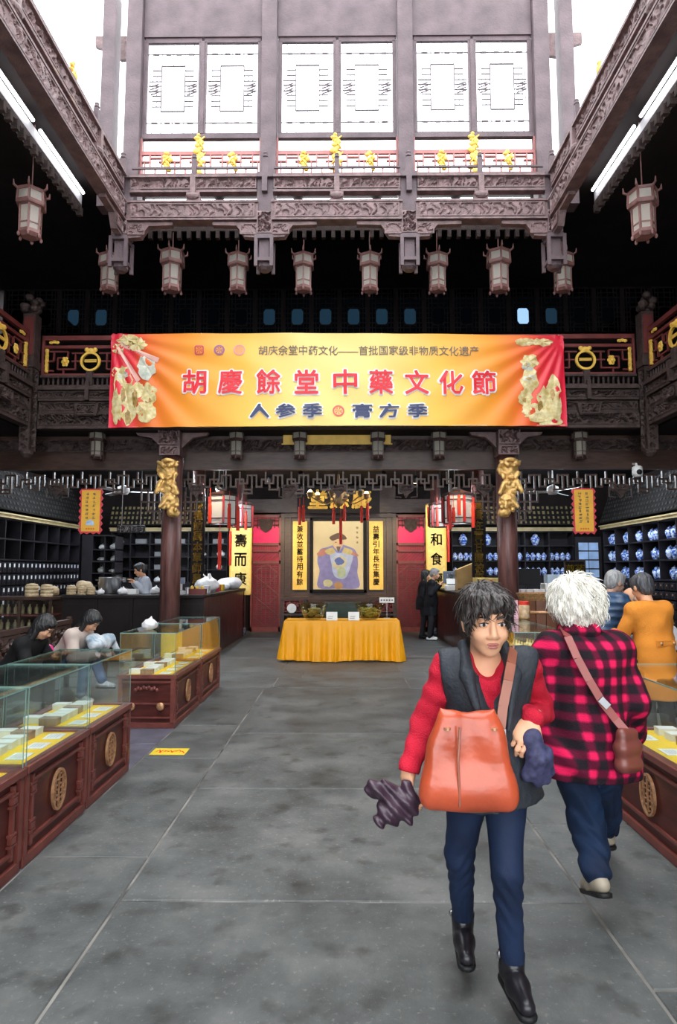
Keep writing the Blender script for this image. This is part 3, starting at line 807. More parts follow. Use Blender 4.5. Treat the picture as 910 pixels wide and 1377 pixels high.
# ---- second floor rear windows
Y2 = 13.0
z2 = lambda y: zx(y, Y2)
struct('wall_upper', MB().box(WL, WR, Y2, Y2 + .15, ZS, z2(447)).box(WL, WR, Y2, Y2 + .15, z2(380), 7.6), DARKV, 'dark timber wall above and below the upstairs lattice windows')
w2 = .60
def upwin():
    f, g = MB(), MB(); z0, z1 = z2(450), z2(378)
    for a, b, c, d in ((0, .05, z0, z1), (w2 - .05, w2, z0, z1), (0, w2, z0, z0 + .05), (0, w2, z1 - .08, z1)): f.box(a, b, -.03, .03, c, d)
    t = .016
    pz0, pz1, px0, px1 = z2(436), z2(414), .17, .43
    for x in (.10, .17, .30, .43, .50):
        if x == .30: f.box(x - t / 2, x + t / 2, -.015, .015, z0, pz0); f.box(x - t / 2, x + t / 2, -.015, .015, pz1, z1)
        else: f.box(x - t / 2, x + t / 2, -.015, .015, z0, z1)
    n = 11
    for i in range(n):
        z = z0 + (i + .5) * (z1 - z0) / n
        if pz0 < z < pz1:
            f.box(.05, px0, -.015, .015, z - t / 2, z + t / 2); f.box(px1, w2 - .05, -.015, .015, z - t / 2, z + t / 2)
        else: f.box(.05 if i % 2 else .1, w2 - .05 if i % 2 else w2 - .1, -.015, .015, z - t / 2, z + t / 2)
    f.box(px0, px1, -.02, .02, pz0 - .02, pz0); f.box(px0, px1, -.02, .02, pz1, pz1 + .02)
    for sx in (0, 1):
        for sz in (0, 1):
            x = px0 if sx == 0 else px1; z = pz0 if sz == 0 else pz1
            dx = .05 if sx == 0 else -.05; dz = .07 if sz == 0 else -.07
            f.prism([(x, z), (x + dx, z), (x, z + dz)], -.02, .02)
    g.box(px0, px1, .012, .018, pz0, pz1)
    bk = MB().box(.05, px0, .02, .025, z0, z1).box(px1, w2 - .05, .02, .025, z0, z1).box(px0, px1, .02, .025, z0, pz0).box(px0, px1, .02, .025, pz1, z1)
    return f.mesh('lattice_frame', DARKV), g, bk.mesh('dark_tint_backing', DIMG2)
UWF, _g, UWB = upwin()
UWG = {}
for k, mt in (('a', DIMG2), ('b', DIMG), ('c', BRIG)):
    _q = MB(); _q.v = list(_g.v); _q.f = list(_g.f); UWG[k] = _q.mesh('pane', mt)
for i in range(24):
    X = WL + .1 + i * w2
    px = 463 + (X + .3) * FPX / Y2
    kind = 'c' if 685 < px < 715 else ('b' if (px > 330 and px < 560) or 80 < px < 140 or 720 < px < 780 else 'a')  # tint chosen by how bright each pane should look, not by dirt
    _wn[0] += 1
    lab = {'a': 'dark upstairs lattice window with a dim tinted pane', 'b': 'upstairs lattice window with a dim blue tinted pane', 'c': 'upstairs lattice window with a bright tinted pane'}[kind]
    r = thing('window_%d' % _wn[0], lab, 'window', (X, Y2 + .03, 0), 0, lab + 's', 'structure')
    link('lattice_frame', UWF, r); link('pane', UWG[kind], r); link('dark_tint_backing', UWB, r)

# ---- ground floor columns and friezes
YC = 10.55
def column(px, label, r0=.165):
    X = xx(px, YC)
    r = thing('column', label, 'column', (X, YC, 0))
    MB().lathe([(.24, 0), (.27, .05), (.27, .12), (.22, .2), (.19, .24)], 20).build('stone_base', PURS, r, smooth=True)
    MB().lathe([(r0, .22), (r0, 2.0), (r0 * .97, ZS)], 24).build('shaft', COLW, r, smooth=True)
    c = MB(); zc0, zc1 = zx(612, YC - .2), zx(577, YC - .2)
    add_relief(c, (0, -.26, (zc0 + zc1) / 2 + .08), .36, .26, depth=.05, cell=.014, freq=30, seed=int(px))
    add_relief(c, (0, -.24, zc0 + .07), .30, .15, depth=.04, cell=.014, freq=30, seed=int(px) + 1)
    c.box(-.17, .17, -.24, .1, zc0, zc1)
    for s in (-1, 1): c.prism([(s * .15, zc1 - .02), (s * .62, zc1 - .02), (s * .58, zc1 - .08), (s * .35, zc1 - .12), (s * .24, zc1 - .22), (s * .17, zc1 - .3)], -.1, .0)
    c.build('carved_capital', CARV, r)
    return r
colL = column(231, 'dark red lacquered column with gilded lion beside the herb dispensing counter')
colR = column(681, 'dark red lacquered column with gilded lion behind the woman in the vest')
def lion_bracket(px, mirror, col_):
    Yl = YC - .26; X = xx(px, Yl); z0, z1 = zx(695, Yl), zx(618, Yl)
    H = z1 - z0; s = -1 if mirror else 1
    P = []
    r = np.random.RandomState(5)
    P += [elp((0, 0, .80 * H), (.15, .11, .17), .03), elp((s * .02, -.03, .52 * H), (.12, .10, .16), .03), elp((s * .05, -.05, .27 * H), (.15, .11, .14), .03), elp((s * .10, -.04, .08 * H), (.10, .09, .09), .03)]
    for i in range(26):       # mane curls
        a = r.rand() * 6.28; P.append(elp((.16 * math.cos(a) + s * .01, -.09 * abs(math.sin(a)) - .02, .82 * H + .15 * math.sin(a)), (.035,) * 3, .012))
    for i in range(22):
        t = r.rand(); P.append(elp((s * (.02 + .06 * (1 - t)) + r.uniform(-.12, .12), -.12 + r.uniform(-.01, .03), (.1 + .6 * t) * H), (.035, .03, .04), .012))
    P += [cap((-.16, -.06, .95 * H), (-.05, -.12, .88 * H), .025, .04, .015), cap((.16, -.06, .95 * H), (.05, -.12, .88 * H), .025, .04, .015),
          cap((s * -.1, -.08, .6 * H), (s * -.16, -.12, .42 * H), .045, .035, .02), cap((s * .1, -.08, .58 * H), (s * .19, -.12, .40 * H), .045, .035, .02),
          cap((s * .02, -.1, .30 * H), (s * -.08, -.15, .16 * H), .05, .03, .02), elp((s * .16, -.06, .06 * H), (.06, .06, .06), .02)]
    P += [sub(elp((-.05, -.14, .80 * H), (.03, .04, .025), .01)), sub(elp((.05, -.14, .80 * H), (.03, .04, .025), .01)), sub(elp((0, -.14, .70 * H), (.06, .05, .022), .01)), sub(elp((s * .05, -.17, .25 * H), (.04, .05, .03), .01))]
    o = sdf_mesh('gilded_lion', GOLD, P, .012, noise=wav(3, .012, 75, 8))
    o.parent = col_; o.location = (X - col_.location.x, Yl - col_.location.y, z0); o['label'] = 'gilded carved lion'
lion_bracket(225, False, colL)
lion_bracket(686, True, colR)
YFZ = 10.78
zf = lambda y: zx(y, YFZ)
def frieze(px0, px1, pend, label, edge=(1, 1)):
    x0, x1 = xx(px0, YFZ), xx(px1, YFZ)
    r = thing('lattice_frieze', label, 'frieze', ((x0 + x1) / 2, YFZ, zf(665)))
    b = MB(); b.box(x0, x1, YFZ - .06, YFZ + .06, zf(632), zf(611)); b.box(x0, x1, YFZ - .05, YFZ + .05, zf(611), ZS)
    b.build('beam', WOOD, r, world=True)
    m = MB(); add_relief(m, ((x0 + x1) / 2, YFZ - .07, zf(600)), x1 - x0 - .1, .22, depth=.03, cell=.02, freq=18, seed=abs(int(px0)))
    m.build('carved_panel', CARVD, r, world=True)
    m = MB(); t = .026; L = x1 - x0
    n = max(2, round(L / .46)); q = L / n; z1, z0 = zf(633), zf(664); h = z1 - z0
    def hb(a, b_, v): m.box(a - t / 2, b_ + t / 2, YFZ - .03, YFZ + .02, z0 + v * h - t / 2, z0 + v * h + t / 2)
    def vb(a, v0, v1): m.box(a - t / 2, a + t / 2, YFZ - .028, YFZ + .018, z0 + v0 * h, z0 + v1 * h)
    for i in range(n):
        a = x0 + i * q; e = (i % 2) * .0
        hb(a, a + q * .30, .62); vb(a + q * .30, .18, .62); hb(a + q * .30, a + q * .62, .18); vb(a + q * .62, .18, .80); hb(a + q * .45, a + q * .80, .80)
        vb(a + q * .45, .45, .80); hb(a + q * .15, a + q * .45, .45); vb(a + q * .80, .30, .80); hb(a + q * .80, a + q, .30); vb(a + q * .15, .45, .95); vb(a, .30, .62)
        hb(a + q * .3, a + q * .62, 0.02) if i % 2 == 0 else None
        if i % 2 == 0: vb(a + q * .3, .0, .2); vb(a + q * .62, .0, .2)
    for s, on in ((0, edge[0]), (1, edge[1])):
        if not on: continue
        X = (lambda d: x0 + d) if s == 0 else (lambda d: x1 - d)
        for d, v in ((.34, -.35), (.22, -.75), (.12, -1.15)):
            vb(X(d), v, .1); p, w_ = sorted((X(0), X(d))); hb(p, w_, v)
        vb(X(.02), -1.3, .1)
    m.build('lattice', WOOD, r, world=True)
    for p in pend:
        X = xx(p, YFZ); k = MB()
        k.prism([(X - .14, zf(652)), (X + .14, zf(652)), (X + .12, zf(660)), (X + .05, zf(664)), (X, zf(670)), (X - .05, zf(664)), (X - .12, zf(660))], YFZ - .05, YFZ + .03)
        add_relief(k, (X, YFZ - .055, zf(656)), .2, .08, depth=.02, cell=.012, freq=40, seed=int(p))
        for s in (-1, 1): k.bar((X + s * .19, YFZ, zf(655)), (X + s * .19, YFZ, zf(668)), .02, .02); k.bar((X + s * .19, YFZ, zf(668)), (X + s * .08, YFZ, zf(669)), .02, .02)
        k.build('pendant', CARVD, r, world=True)
    return r
frieze(-10, 216, [76], 'dark lattice frieze over the herb dispensing counter', (0, 1))
frieze(247, 666, [264, 390, 455, 546, 651], 'long dark lattice frieze over the central passage', (1, 1))
frieze(696, 925, [835], 'dark lattice frieze over the blue jar counter', (1, 0))
# yellow strip seen under the gallery
yb = MB().box(xx(380, 10.68), xx(526, 10.68), 10.652, 10.682, zx(597, 10.68), zx(585, 10.68)).box(xx(378, 10.68), xx(528, 10.68), 10.656, 10.682, zx(598, 10.68), zx(596.6, 10.68))
tag(yb.build('yellow_strip_board', YELP), 'narrow yellow board between the small lanterns under the gallery', 'board')
# ================================================================== THINGS
# ---- festival banner
def banner_mat():
    m, n, l, b = _nt('festival_banner_print')
    tc = n.new('ShaderNodeTexCoord'); sx = n.new('ShaderNodeSeparateXYZ'); l.new(tc.outputs['Generated'], sx.inputs[0])
    r = n.new('ShaderNodeValToRGB'); e = r.color_ramp.elements
    e[0].position = 0.0; e[0].color = (0.74, 0.02, 0.05, 1); e[1].position = 1.0; e[1].color = (0.74, 0.015, 0.05, 1)
    for p, c in ((.05, (.74, .03, .04)), (.09, (.80, .16, .02)), (.17, (.88, .30, .02)), (.30, (.92, .50, .06)), (.42, (.92, .66, .20)), (.58, (.92, .66, .20)), (.72, (.92, .50, .06)), (.84, (.86, .30, .02)), (.91, (.78, .12, .02)), (.95, (.74, .03, .04))):
        q = e.new(p); q.color = c + (1,)
    ad = n.new('ShaderNodeMath'); ad.operation = 'MULTIPLY_ADD'; ad.inputs[1].default_value = 0.04
    l.new(sx.outputs['Z'], ad.inputs[0]); l.new(sx.outputs['X'], ad.inputs[2])
    l.new(sx.outputs['X'], r.inputs['Fac'])
    l.new(r.outputs['Color'], b.inputs['Base Color'])
    b.inputs['Roughness'].default_value = 0.42
    return m
YBN = YG - .215
BTL, BTR, BBL, BBR = at(150, 449, YBN), at(757, 451, YBN), at(145, 575, YBN), at(763, 573, YBN)
def ban_y(u, v):
    e = math.exp(-u * 9) + math.exp(-(1 - u) * 9)
    d1 = math.sin((v * 5.2 + u * 16) * 2.1) * .010 + math.sin((v * 7 - u * 23 + 1)) * .008 + math.sin(u * 61 + v * 6) * .003
    a = math.atan2(1.02 - v, u * 4.9 + .02); b_ = math.atan2(1.02 - v, (1 - u) * 4.9 + .02)
    d2 = math.sin(a * 26) * .020 * math.exp(-u * 4) + math.sin(b_ * 26) * .020 * math.exp(-(1 - u) * 4)
    return d1 * (.4 + .6 * (1 - abs(2 * u - 1))) + d2
def ban_p(u, v, off=0.0):
    t = BTL.lerp(BTR, u); bt = BBL.lerp(BBR, u); p = bt.lerp(t, v)
    p.z += .025 * math.sin(u * PI) * (1 if v > .5 else .6)
    p.y = YBN + ban_y(u, v) - off
    return p
ban = MB().grid(lambda u, v: tuple(ban_p(u, v)), 200, 40).build('festival_banner', banner_mat(), smooth=True)
tag(ban, 'long yellow and red festival banner with red Chinese lettering hung on the gallery', 'banner')
def ban_uv(px, py):
    p = at(px, py, YBN); v = (p.z - BBL.z - .02) / (BTL.z - BBL.z); l_ = BBL.x + (BTL.x - BBL.x) * v; r_ = BBR.x + (BTR.x - BBR.x) * v
    return (p.x - l_) / (r_ - l_), v
def ban_text(body, px, py, hpx, mat, off, wpx=None, **k):
    s = YBN / FPX
    V, F = text_geo(body, h=hpx * s, w=wpx * s if wpx else None, **k)
    u0, v0 = ban_uv(px, py); W = (BTR.x - BTL.x + BBR.x - BBL.x) / 2; H = BTL.z - BBL.z
    m = MB(); m.add([tuple(ban_p(u0 + x / W, v0 + z / H, off)) for x, y, z in V], F)
    return m.build('lettering', mat, ban)
BANPALE = M('pale_yellow_print', (0.88, 0.74, 0.50), 0.5, var=0)
for ch, px in zip('胡慶餘堂中藥文化節', (262, 310, 361, 412, 464, 512, 560, 606, 650)):
    ban_text(ch, px, 513, 38, WHINK, .012, wpx=38, offset=.055)
    ban_text(ch, px, 513, 34, REDINK, .030, wpx=33, offset=.020)
ban_text('胡庆余堂中药文化——首批国家级非物质文化遗产', 495, 470, 14, GREYINK, .012, wpx=304, offset=.008)
for ch, px in zip('人参季膏方季', (349, 384, 420, 487, 523, 561)):
    ban_text(ch, px, 552, 24, WHINK, .010, wpx=31, offset=.06); ban_text(ch, px, 552, 20, NAVYINK, .028, wpx=27, offset=.028)
def ban_ring(px, py, r, mat, n=20, wd=2.0, inner=True, sq=False):
    m = MB(); W = (BTR.x - BTL.x); H = BTL.z - BBL.z; u0, v0 = ban_uv(px, py); s = YBN / FPX
    def P(a, q):
        k = q * s
        if sq: k = k / max(abs(math.cos(a)), abs(math.sin(a))) * .8
        return tuple(ban_p(u0 + k * math.cos(a) / W, v0 + k * math.sin(a) / H, .013))
    for i in range(n):
        a, b = 2 * PI * i / n + .01, 2 * PI * (i + 1) / n + .01
        m.add([P(a, r - wd), P(b, r - wd), P(b, r), P(a, r)], [(0, 1, 2, 3)])
        if inner and i % 3 == 0: m.add([P(a, 0), P(a, r * .62), P(b, r * .62)], [(0, 1, 2)])
    m.build('printed_seal', mat, ban)
ban_ring(268, 470, 8, M('seal_pink', (.62, .06, .12), .5, var=0), sq=True); ban_ring(295, 470, 7.5, M('seal_violet', (.35, .12, .25), .5, var=0), wd=2.4); ban_ring(322, 470, 8, M('seal_rose', (.72, .30, .30), .5, var=0), n=24)
ban_ring(455, 552, 8, M('seal_red', (.72, .10, .10), .5, var=0))
FIGG = M('printed_gold_figure', (0.50, 0.36, 0.10), 0.5, var=0.5, vs=14, col2=(0.82, 0.72, 0.42), detail=6)
FIGD = M('printed_gold_figure_shadow', (0.36, 0.22, 0.06), 0.5, var=0.4, vs=20)
FIGS = M('printed_silver_figure', (0.42, 0.45, 0.38), 0.5, var=0.3, vs=12, col2=(.75, .74, .60))
FIGP = M('printed_pale_sword', (0.80, 0.45, 0.38), 0.5, var=0.1)
def ban_poly(pts, mat, off=.010, name='printed_figure'):
    W = (BTR.x - BTL.x); P = []
    for px, py in pts:
        u, v = ban_uv(px, py); P.append(tuple(ban_p(min(max(u, .004), .996), min(max(v, .01), .99), off)))
    m = MB(); n = len(P); cx = tuple(sum(p[i] for p in P) / n for i in range(3))
    u, v = ban_uv(sum(p[0] for p in pts) / n, sum(p[1] for p in pts) / n)
    m.add(P + [tuple(ban_p(u, v, off))], [(i, (i + 1) % n, n) for i in range(n)])
    m.build(name, mat, ban)
def blob(cx, cy, rx, ry, seed, n=22, j=.22):
    r = random.Random(seed); return [(cx + rx * math.cos(2 * PI * i / n) * (1 + r.uniform(-j, j)), cy - ry * math.sin(2 * PI * i / n) * (1 + r.uniform(-j, j))) for i in range(n)]
for a in ((172, 456, 14, 7), (185, 462, 12, 9), (160, 468, 8, 8), (166, 515, 14, 22), (172, 545, 13, 26), (157, 545, 7, 22), (196, 552, 13, 15), (200, 528, 11, 14), (186, 522, 8, 10), (160, 500, 9, 8)):
    ban_poly(blob(*a, seed=int(a[0])), FIGG, .011)
for a in ((198, 492, 12, 16), (166, 503, 7, 5)): ban_poly(blob(*a, seed=3), FIGS, .014)
for a in ((172, 560, 4, 10), (182, 535, 4, 12), (199, 537, 5, 4), (176, 461, 5, 3), (166, 530, 3, 10)): ban_poly(blob(*a, seed=8), FIGD, .016)
ban_poly([(157, 466), (161, 466), (189, 509), (184, 513)], FIGP, .018); ban_poly([(157, 462), (163, 460), (215, 481), (212, 487)], FIGP, .018)
for a in ((705, 456, 14, 5), (727, 456, 16, 5), (712, 482, 12, 10), (712, 508, 12, 17), (706, 533, 10, 12), (735, 535, 14, 18), (744, 518, 9, 18), (722, 553, 20, 12), (748, 548, 8, 18), (738, 565, 16, 7), (708, 546, 6, 10)):
    ban_poly(blob(*a, seed=int(a[0])), FIGG, .011)
for a in ((709, 490, 8, 6), (711, 506, 8, 5)): ban_poly(blob(*a, seed=4), FIGS, .014)
for a in ((711, 491, 3, 2), (710, 507, 4, 2), (726, 545, 4, 8), (742, 528, 3, 8), (706, 536, 4, 3)): ban_poly(blob(*a, seed=9), FIGD, .016)
ban_poly([(148, 574), (762, 572), (762, 570), (148, 572)], BANPALE, .006, 'printed_edge')

# ---- palace lanterns
def hexp(r, z, k, ph=PI / 6): a = k * PI / 3 + ph; return Vector((r * math.cos(a), r * math.sin(a), z))
def lantern_meshes(sfx, wood, silk):
    f = MB()
    tiers = ((.135, .14, .05, .40), (.185, .175, .44, .60))
    for r0, r1, z0, z1 in tiers:
        for k in range(6):
            f.bar(hexp(r0, z0, k), hexp(r1, z1, k), .022, .022); f.bar(hexp(r0, z0, k), hexp(r0, z0, k + 1), .022, .03); f.bar(hexp(r1, z1, k), hexp(r1, z1, k + 1), .022, .03)
    for k in range(6): f.bar(hexp(.137, .15, k), hexp(.137, .15, k + 1), .016, .016)
    f.lathe([(.19, .40), (.20, .42), (.19, .45)], 6, ph=PI / 6); f.lathe([(.19, .60), (.20, .62), (.10, .66), (.03, .70)], 6, ph=PI / 6)
    f.lathe([(.10, -.02), (.15, .02), (.15, .05)], 6, ph=PI / 6)
    h = f
    for k in range(6):
        p = hexp(1, 0, k); h.tube([p * .17 + Vector((0, 0, .60)), p * .23 + Vector((0, 0, .63)), p * .235 + Vector((0, 0, .70))], [.018, .016, .006], 6)
        h.prism([(-.06, 0), (.06, 0), (.03, -.05), (-.03, -.05)], 0, .01) if False else None
        q = hexp(1, 0, k); h.ell(tuple(q * .145 + Vector((0, 0, -.01))), (.022, .022, .035), 6, 4)
    rd = MB().tube([(0, 0, .68), (0, 0, 1.6)], .008, 6)
    def pane(r0, r1, z0, z1):
        a, b, c, d = hexp(r0, z0, 0), hexp(r0, z0, 1), hexp(r1, z1, 1), hexp(r1, z1, 0)
        return MB().add([a.lerp(b, .1), a.lerp(b, .9), d.lerp(c, .9), d.lerp(c, .1)], [(0, 1, 2, 3)])
    return dict(frame=f.mesh('frame' + sfx, wood), rod=rd.mesh('rod' + sfx, wood),
                p1=pane(.133, .138, .06, .40).mesh('lower_pane' + sfx, silk), p2=pane(.183, .173, .45, .60).mesh('upper_pane' + sfx, silk))
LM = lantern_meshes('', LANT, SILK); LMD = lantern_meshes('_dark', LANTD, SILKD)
def lantern(lm, loc, sc, label, group, rod=True, rz=0.0):
    r = thing('palace_lantern', label, 'lantern', loc, rz, group); r.scale = (sc,) * 3
    link('frame', lm['frame'], r)
    if rod: link('hanging_rod', lm['rod'], r)
    for k in range(6):
        link('lower_pane', lm['p1'], r, rot=(0, 0, k * PI / 3)); link('upper_pane', lm['p2'], r, rot=(0, 0, k * PI / 3))
    return r
YL = 9.95
for px in (147, 231, 320, 408, 497, 588, 671, 757):
    p = at(px, 391, YL)
    hid = px in (147, 757)
    lantern(LM, p, .95 if px not in (231, 671) else 1.05, 'hexagonal wooden palace lantern half hidden behind a corner hanging post' if hid else 'hexagonal wooden palace lantern hanging under the rear skylight beam',
            'lanterns behind the corner posts' if hid else 'lanterns under the rear beam', rz=.1 * random.random())
for px, lab in ((40, 'drawer'), (866, 'blue jar')):
    p = at(px, 318, 8.0); lantern(LM, p, 1.0, 'palace lantern under the side ceiling above the %s wall' % lab, None, rz=.3)
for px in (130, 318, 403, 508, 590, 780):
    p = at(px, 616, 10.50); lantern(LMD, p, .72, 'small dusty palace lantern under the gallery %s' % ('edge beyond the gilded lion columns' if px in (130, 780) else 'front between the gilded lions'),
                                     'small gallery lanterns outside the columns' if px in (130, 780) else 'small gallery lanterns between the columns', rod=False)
# red hall lanterns with tassels
def hall_lantern(px, py, Y, sc, label, tas):
    p = at(px, py, Y); r = thing('palace_lantern', label, 'lantern', p, .2); r.scale = (sc,) * 3
    f = MB(); R0 = .30
    for k in range(6):
        f.bar(hexp(R0, -.3, k), hexp(R0, .3, k), .03, .03)
        for z in (-.3, -.19, .19, .3): f.bar(hexp(R0, z, k), hexp(R0, z, k + 1), .022, .022)
    f.lathe([(.33, .30), (.34, .33), (.12, .40), (.04, .44)], 6, ph=PI / 6)
    f.build('frame', LANTD, r)
    for k in range(6): MB().bar(hexp(.33, -.28, k), hexp(.33, .26, k), .045, .045).build('red_ribbon', REDP, r)
    for k in range(6):
        a, b = hexp(.285, 0, k), hexp(.285, 0, k + 1); m = MB()
        V = Vector((0, 0, 1)); m.add([a - V * .29, b - V * .29, b + V * .29, a + V * .29], [(0, 1, 2, 3)])
        m.build('silk_pane', SILKW, r)
    MB().tube([(0, 0, .43), (0, 0, (ZS - p.z) / sc + .005)], .01, 6).build('hanging_cord', BLACKP, r)
    for k, (dx, dz, L) in enumerate(tas):
        m = MB(); m.tube([(dx, -.30, dz + .28), (dx, -.30, dz)], .006, 5).lathe([(.0, .02), (.035, 0), (.028, -.05), (.038, -.1), (.035, -L)], 8, (dx, -.30, dz))
        m.build('tassel', REDS, r)
    return r
hall_lantern(300, 686, 12.6, .95, 'white silk palace lantern with red tassels beside the black couplet of the herb counter', ((-.27, .15, .45), (.12, .1, .5), (.30, .05, .5), (-.06, -.50, .75)))
hall_lantern(325, 694, 14.6, .85, 'smaller silk lantern with red tassels before the yellow couplet above the bags', ((-.2, .2, .5), (.1, .1, .5), (-.3, -.45, .9)))
hall_lantern(616, 685, 12.6, .95, 'white silk palace lantern with red tassels near the cash desk couplet', ((-.30, .05, .5), (-.1, .25, .4), (.2, .1, .5), (-.22, .0, .3)))
hall_lantern(592, 694, 14.6, .85, 'smaller silk lantern with red tassels before the yellow couplet above the cashier', ((-.2, .2, .5), (.1, .1, .5), (.1, -.35, .9)))
def tube_lamp(a, b, label, mat=TUBES, group=None):
    a, b = Vector(a), Vector(b); c = (a + b) / 2
    r = thing('tube_lamp', label, 'lamp', c, 0, group)
    up = Vector((0, 0, .05))
    MB().bar(a - c + up, b - c + up, .09, .05).build('housing', WHITE, r); MB().tube([a - c, b - c], .025, 8).build('tube', mat, r)
    h = MB()
    for t in (.15, .85): p = a.lerp(b, t) - c; h.tube([p + up, p + Vector((0, 0, ZS - c.z))], .008, 5)
    h.build('suspension', WHITE, r)
tube_lamp(at(292, 659, 13.0), at(305, 669, 14.6), 'bright fluorescent lamp above the lantern by the herb counter')
tube_lamp(at(613, 660, 13.0), at(602, 669, 14.6), 'bright fluorescent lamp above the lantern by the cash desk')
def spot_lamp(loc, target, label, power, col=(1.0, .80, .52), size=1.0):
    loc, target = Vector(loc), Vector(target); r = thing('spot_lamp', label, 'lamp', loc); d = (target - loc).normalized()
    MB().tube([(0, 0, 0), tuple(-d * .16)], [.06, .045], 12).build('housing', BLACKP, r); MB().tube([(0, 0, 0), tuple(d * .012)], [.052, .052], 12).build('lens', WARMB, r)
    MB().tube([tuple(-d * .1), (-d.x * .1, -d.y * .1, ZS - loc.z)], .012, 6).build('stem', BLACKP, r)
    L = bpy.data.lights.new('spot', 'SPOT'); L.energy = power; L.color = col; L.spot_size = size; L.spot_blend = .6; L.shadow_soft_size = .06
    lo = bpy.data.objects.new('spot_light', L); COL.objects.link(lo); lo.parent = r; lo.location = d * .05; lo.rotation_euler = d.to_track_quat('-Z', 'Y').to_euler()
spot_lamp((-.9, 13.4, 3.62), (-.2, 17, 2.1), 'warm spot lamp aimed at the portrait from the herb side', 90)
spot_lamp((.8, 13.4, 3.62), (-.1, 17, 2.1), 'warm spot lamp aimed at the portrait from the cash desk side', 90)
spot_lamp((-1.7, 14.2, 3.62), (-2.1, 17, 1.6), 'warm spot lamp aimed at the red door by the bags', 130)
spot_lamp((1.6, 14.2, 3.62), (1.8, 17, 1.6), 'warm spot lamp aimed at the red door by the customers', 130)
spot_lamp((-2.45, 11.75, 3.66), (-3.02, 13.1, 2.2), 'added warm fill spot on the black couplet of the herb counter', 55)  # added fill light to brighten the gold characters
spot_lamp((2.2, 11.75, 3.66), (2.78, 13.1, 2.2), 'added warm fill spot on the black couplet of the cash desk', 55)  # likewise added, lifts the lettering on the other black board
tube_lamp((-4.8, 13.35, 3.84), (-3.5, 13.35, 3.84), 'fluorescent lamp high over the herb dispensing shelves')
tube_lamp((3.5, 13.35, 3.84), (4.8, 13.35, 3.84), 'fluorescent lamp high over the rear blue jar shelves')
tube_lamp((-5.5, 12.0, 3.84), (-5.5, 13.4, 3.84), 'fluorescent lamp high in front of the drawer wall')
tube_lamp((5.3, 12.0, 3.84), (5.3, 13.4, 3.84), 'fluorescent lamp high in front of the blue jar wall')

# ---- portrait wall
YP = 17.0
zp = lambda y: zx(y, YP)
xp = lambda x: xx(x, YP)
scr = thing('portrait_screen', 'dark lacquered wooden screen wall holding the portrait and yellow couplets', 'screen', (xp(455), YP, 0))
MB().box(xp(379), xp(531), YP, YP + .1, 0, 3.9).build('panel', WOOD, scr, world=True)
m = MB()
for a, b in ((378, 383), (389, 391.5), (519, 521.5), (527, 532)): m.box(xp(a), xp(b), YP - .06, YP, 0, zp(692))
m.box(xp(378), xp(532), YP - .08, YP, zp(696), zp(691)); m.box(xp(385), xp(527), YP - .05, YP, zp(803), zp(799)); m.build('frame', WOOD, scr, world=True)
MB().box(xp(330), xp(580), YP - .15, YP + .1, zp(690), zp(672)).build('head_beam', WOOD, scr, world=True)
pf = thing('framed_portrait', 'large framed painting of a seated man in blue robes and dark hat', 'painting', (xp(455), YP - .1, zp(796)))
m = MB(); a, b, c, d = xp(417), xp(492.5), zp(797), zp(697)
for q in ((a, a + .09, c, d), (b - .09, b, c, d), (a, b, c, c + .09), (a, b, d - .08, d)): m.box(q[0], q[1], YP - .14, YP - .02, q[2], q[3])
m.build('frame', WOODB, pf, world=True, bevel=.012)
CANV = M('aged_silk_canvas', (0.62, 0.50, 0.28), 0.6, var=0.08, vs=2)
MB().box(xp(420), xp(489), YP - .09, YP - .07, zp(794), zp(699)).build('canvas', CANV, pf, world=True)
def pic(pts, col, off, name='painted_shape', mat=None, par=None, rnd=False):
    m = MB(); m.prism([(xp(x), zp(y)) for x, y in pts], YP - .09 - off - .002, YP - .09 - off)
    return m.build(name, mat or M('paint_%d' % len(MATS), col, .6, var=.15, vs=8), par or pf, world=True)
def smooth_poly(pts, n=4):
    out = []; N = len(pts)
    for i in range(N):
        p0, p1, p2, p3 = [pts[(i + k) % N] for k in (-1, 0, 1, 2)]
        for j in range(n):
            t = j / n
            out.append(tuple(.5 * ((2 * p1[k]) + (-p0[k] + p2[k]) * t + (2 * p0[k] - 5 * p1[k] + 4 * p2[k] - p3[k]) * t * t + (-p0[k] + 3 * p1[k] - 3 * p2[k] + p3[k]) * t ** 3) for k in (0, 1)))
    return out
pic(smooth_poly([(430, 740), (440, 736), (455, 732), (468, 735), (478, 741), (481, 757), (480, 770), (482, 790), (455, 791), (428, 790), (430, 768), (427, 755)]), (.22, .20, .42), .002, 'painted_robe')
pic(smooth_poly([(444, 742), (455, 740), (474, 742), (470, 765), (463, 778), (450, 775), (446, 760)]), (.42, .48, .66), .004, 'painted_robe_front')
pic(smooth_poly([(426, 745), (436, 738), (441, 742), (433, 748)]), (.45, .18, .13), .005, 'painted_cuff'); pic(smooth_poly([(470, 740), (480, 745), (481, 748), (472, 746)]), (.45, .18, .13), .005, 'painted_cuff')
pic(smooth_poly([(437, 741), (445, 737), (460, 736), (473, 740), (470, 746), (455, 742), (443, 746)]), (.52, .42, .16), .006, 'painted_collar')
pic([(447, 736), (463, 736), (459, 744), (453, 744)], (.20, .20, .50), .008, 'painted_neckband')
pic(smooth_poly([(448, 725), (454, 722), (461, 725), (461, 733), (457, 740), (453, 740), (448, 734)]), (.62, .42, .24), .010, 'painted_face')
pic(smooth_poly([(443, 723), (449, 719), (456, 717), (463, 720), (466, 725), (461, 726), (455, 725), (449, 727), (446, 727)]), (.10, .05, .03), .012, 'painted_hat')
pic([(452, 735), (458, 735), (456, 742), (454, 742)], (.12, .09, .08), .012, 'painted_beard')
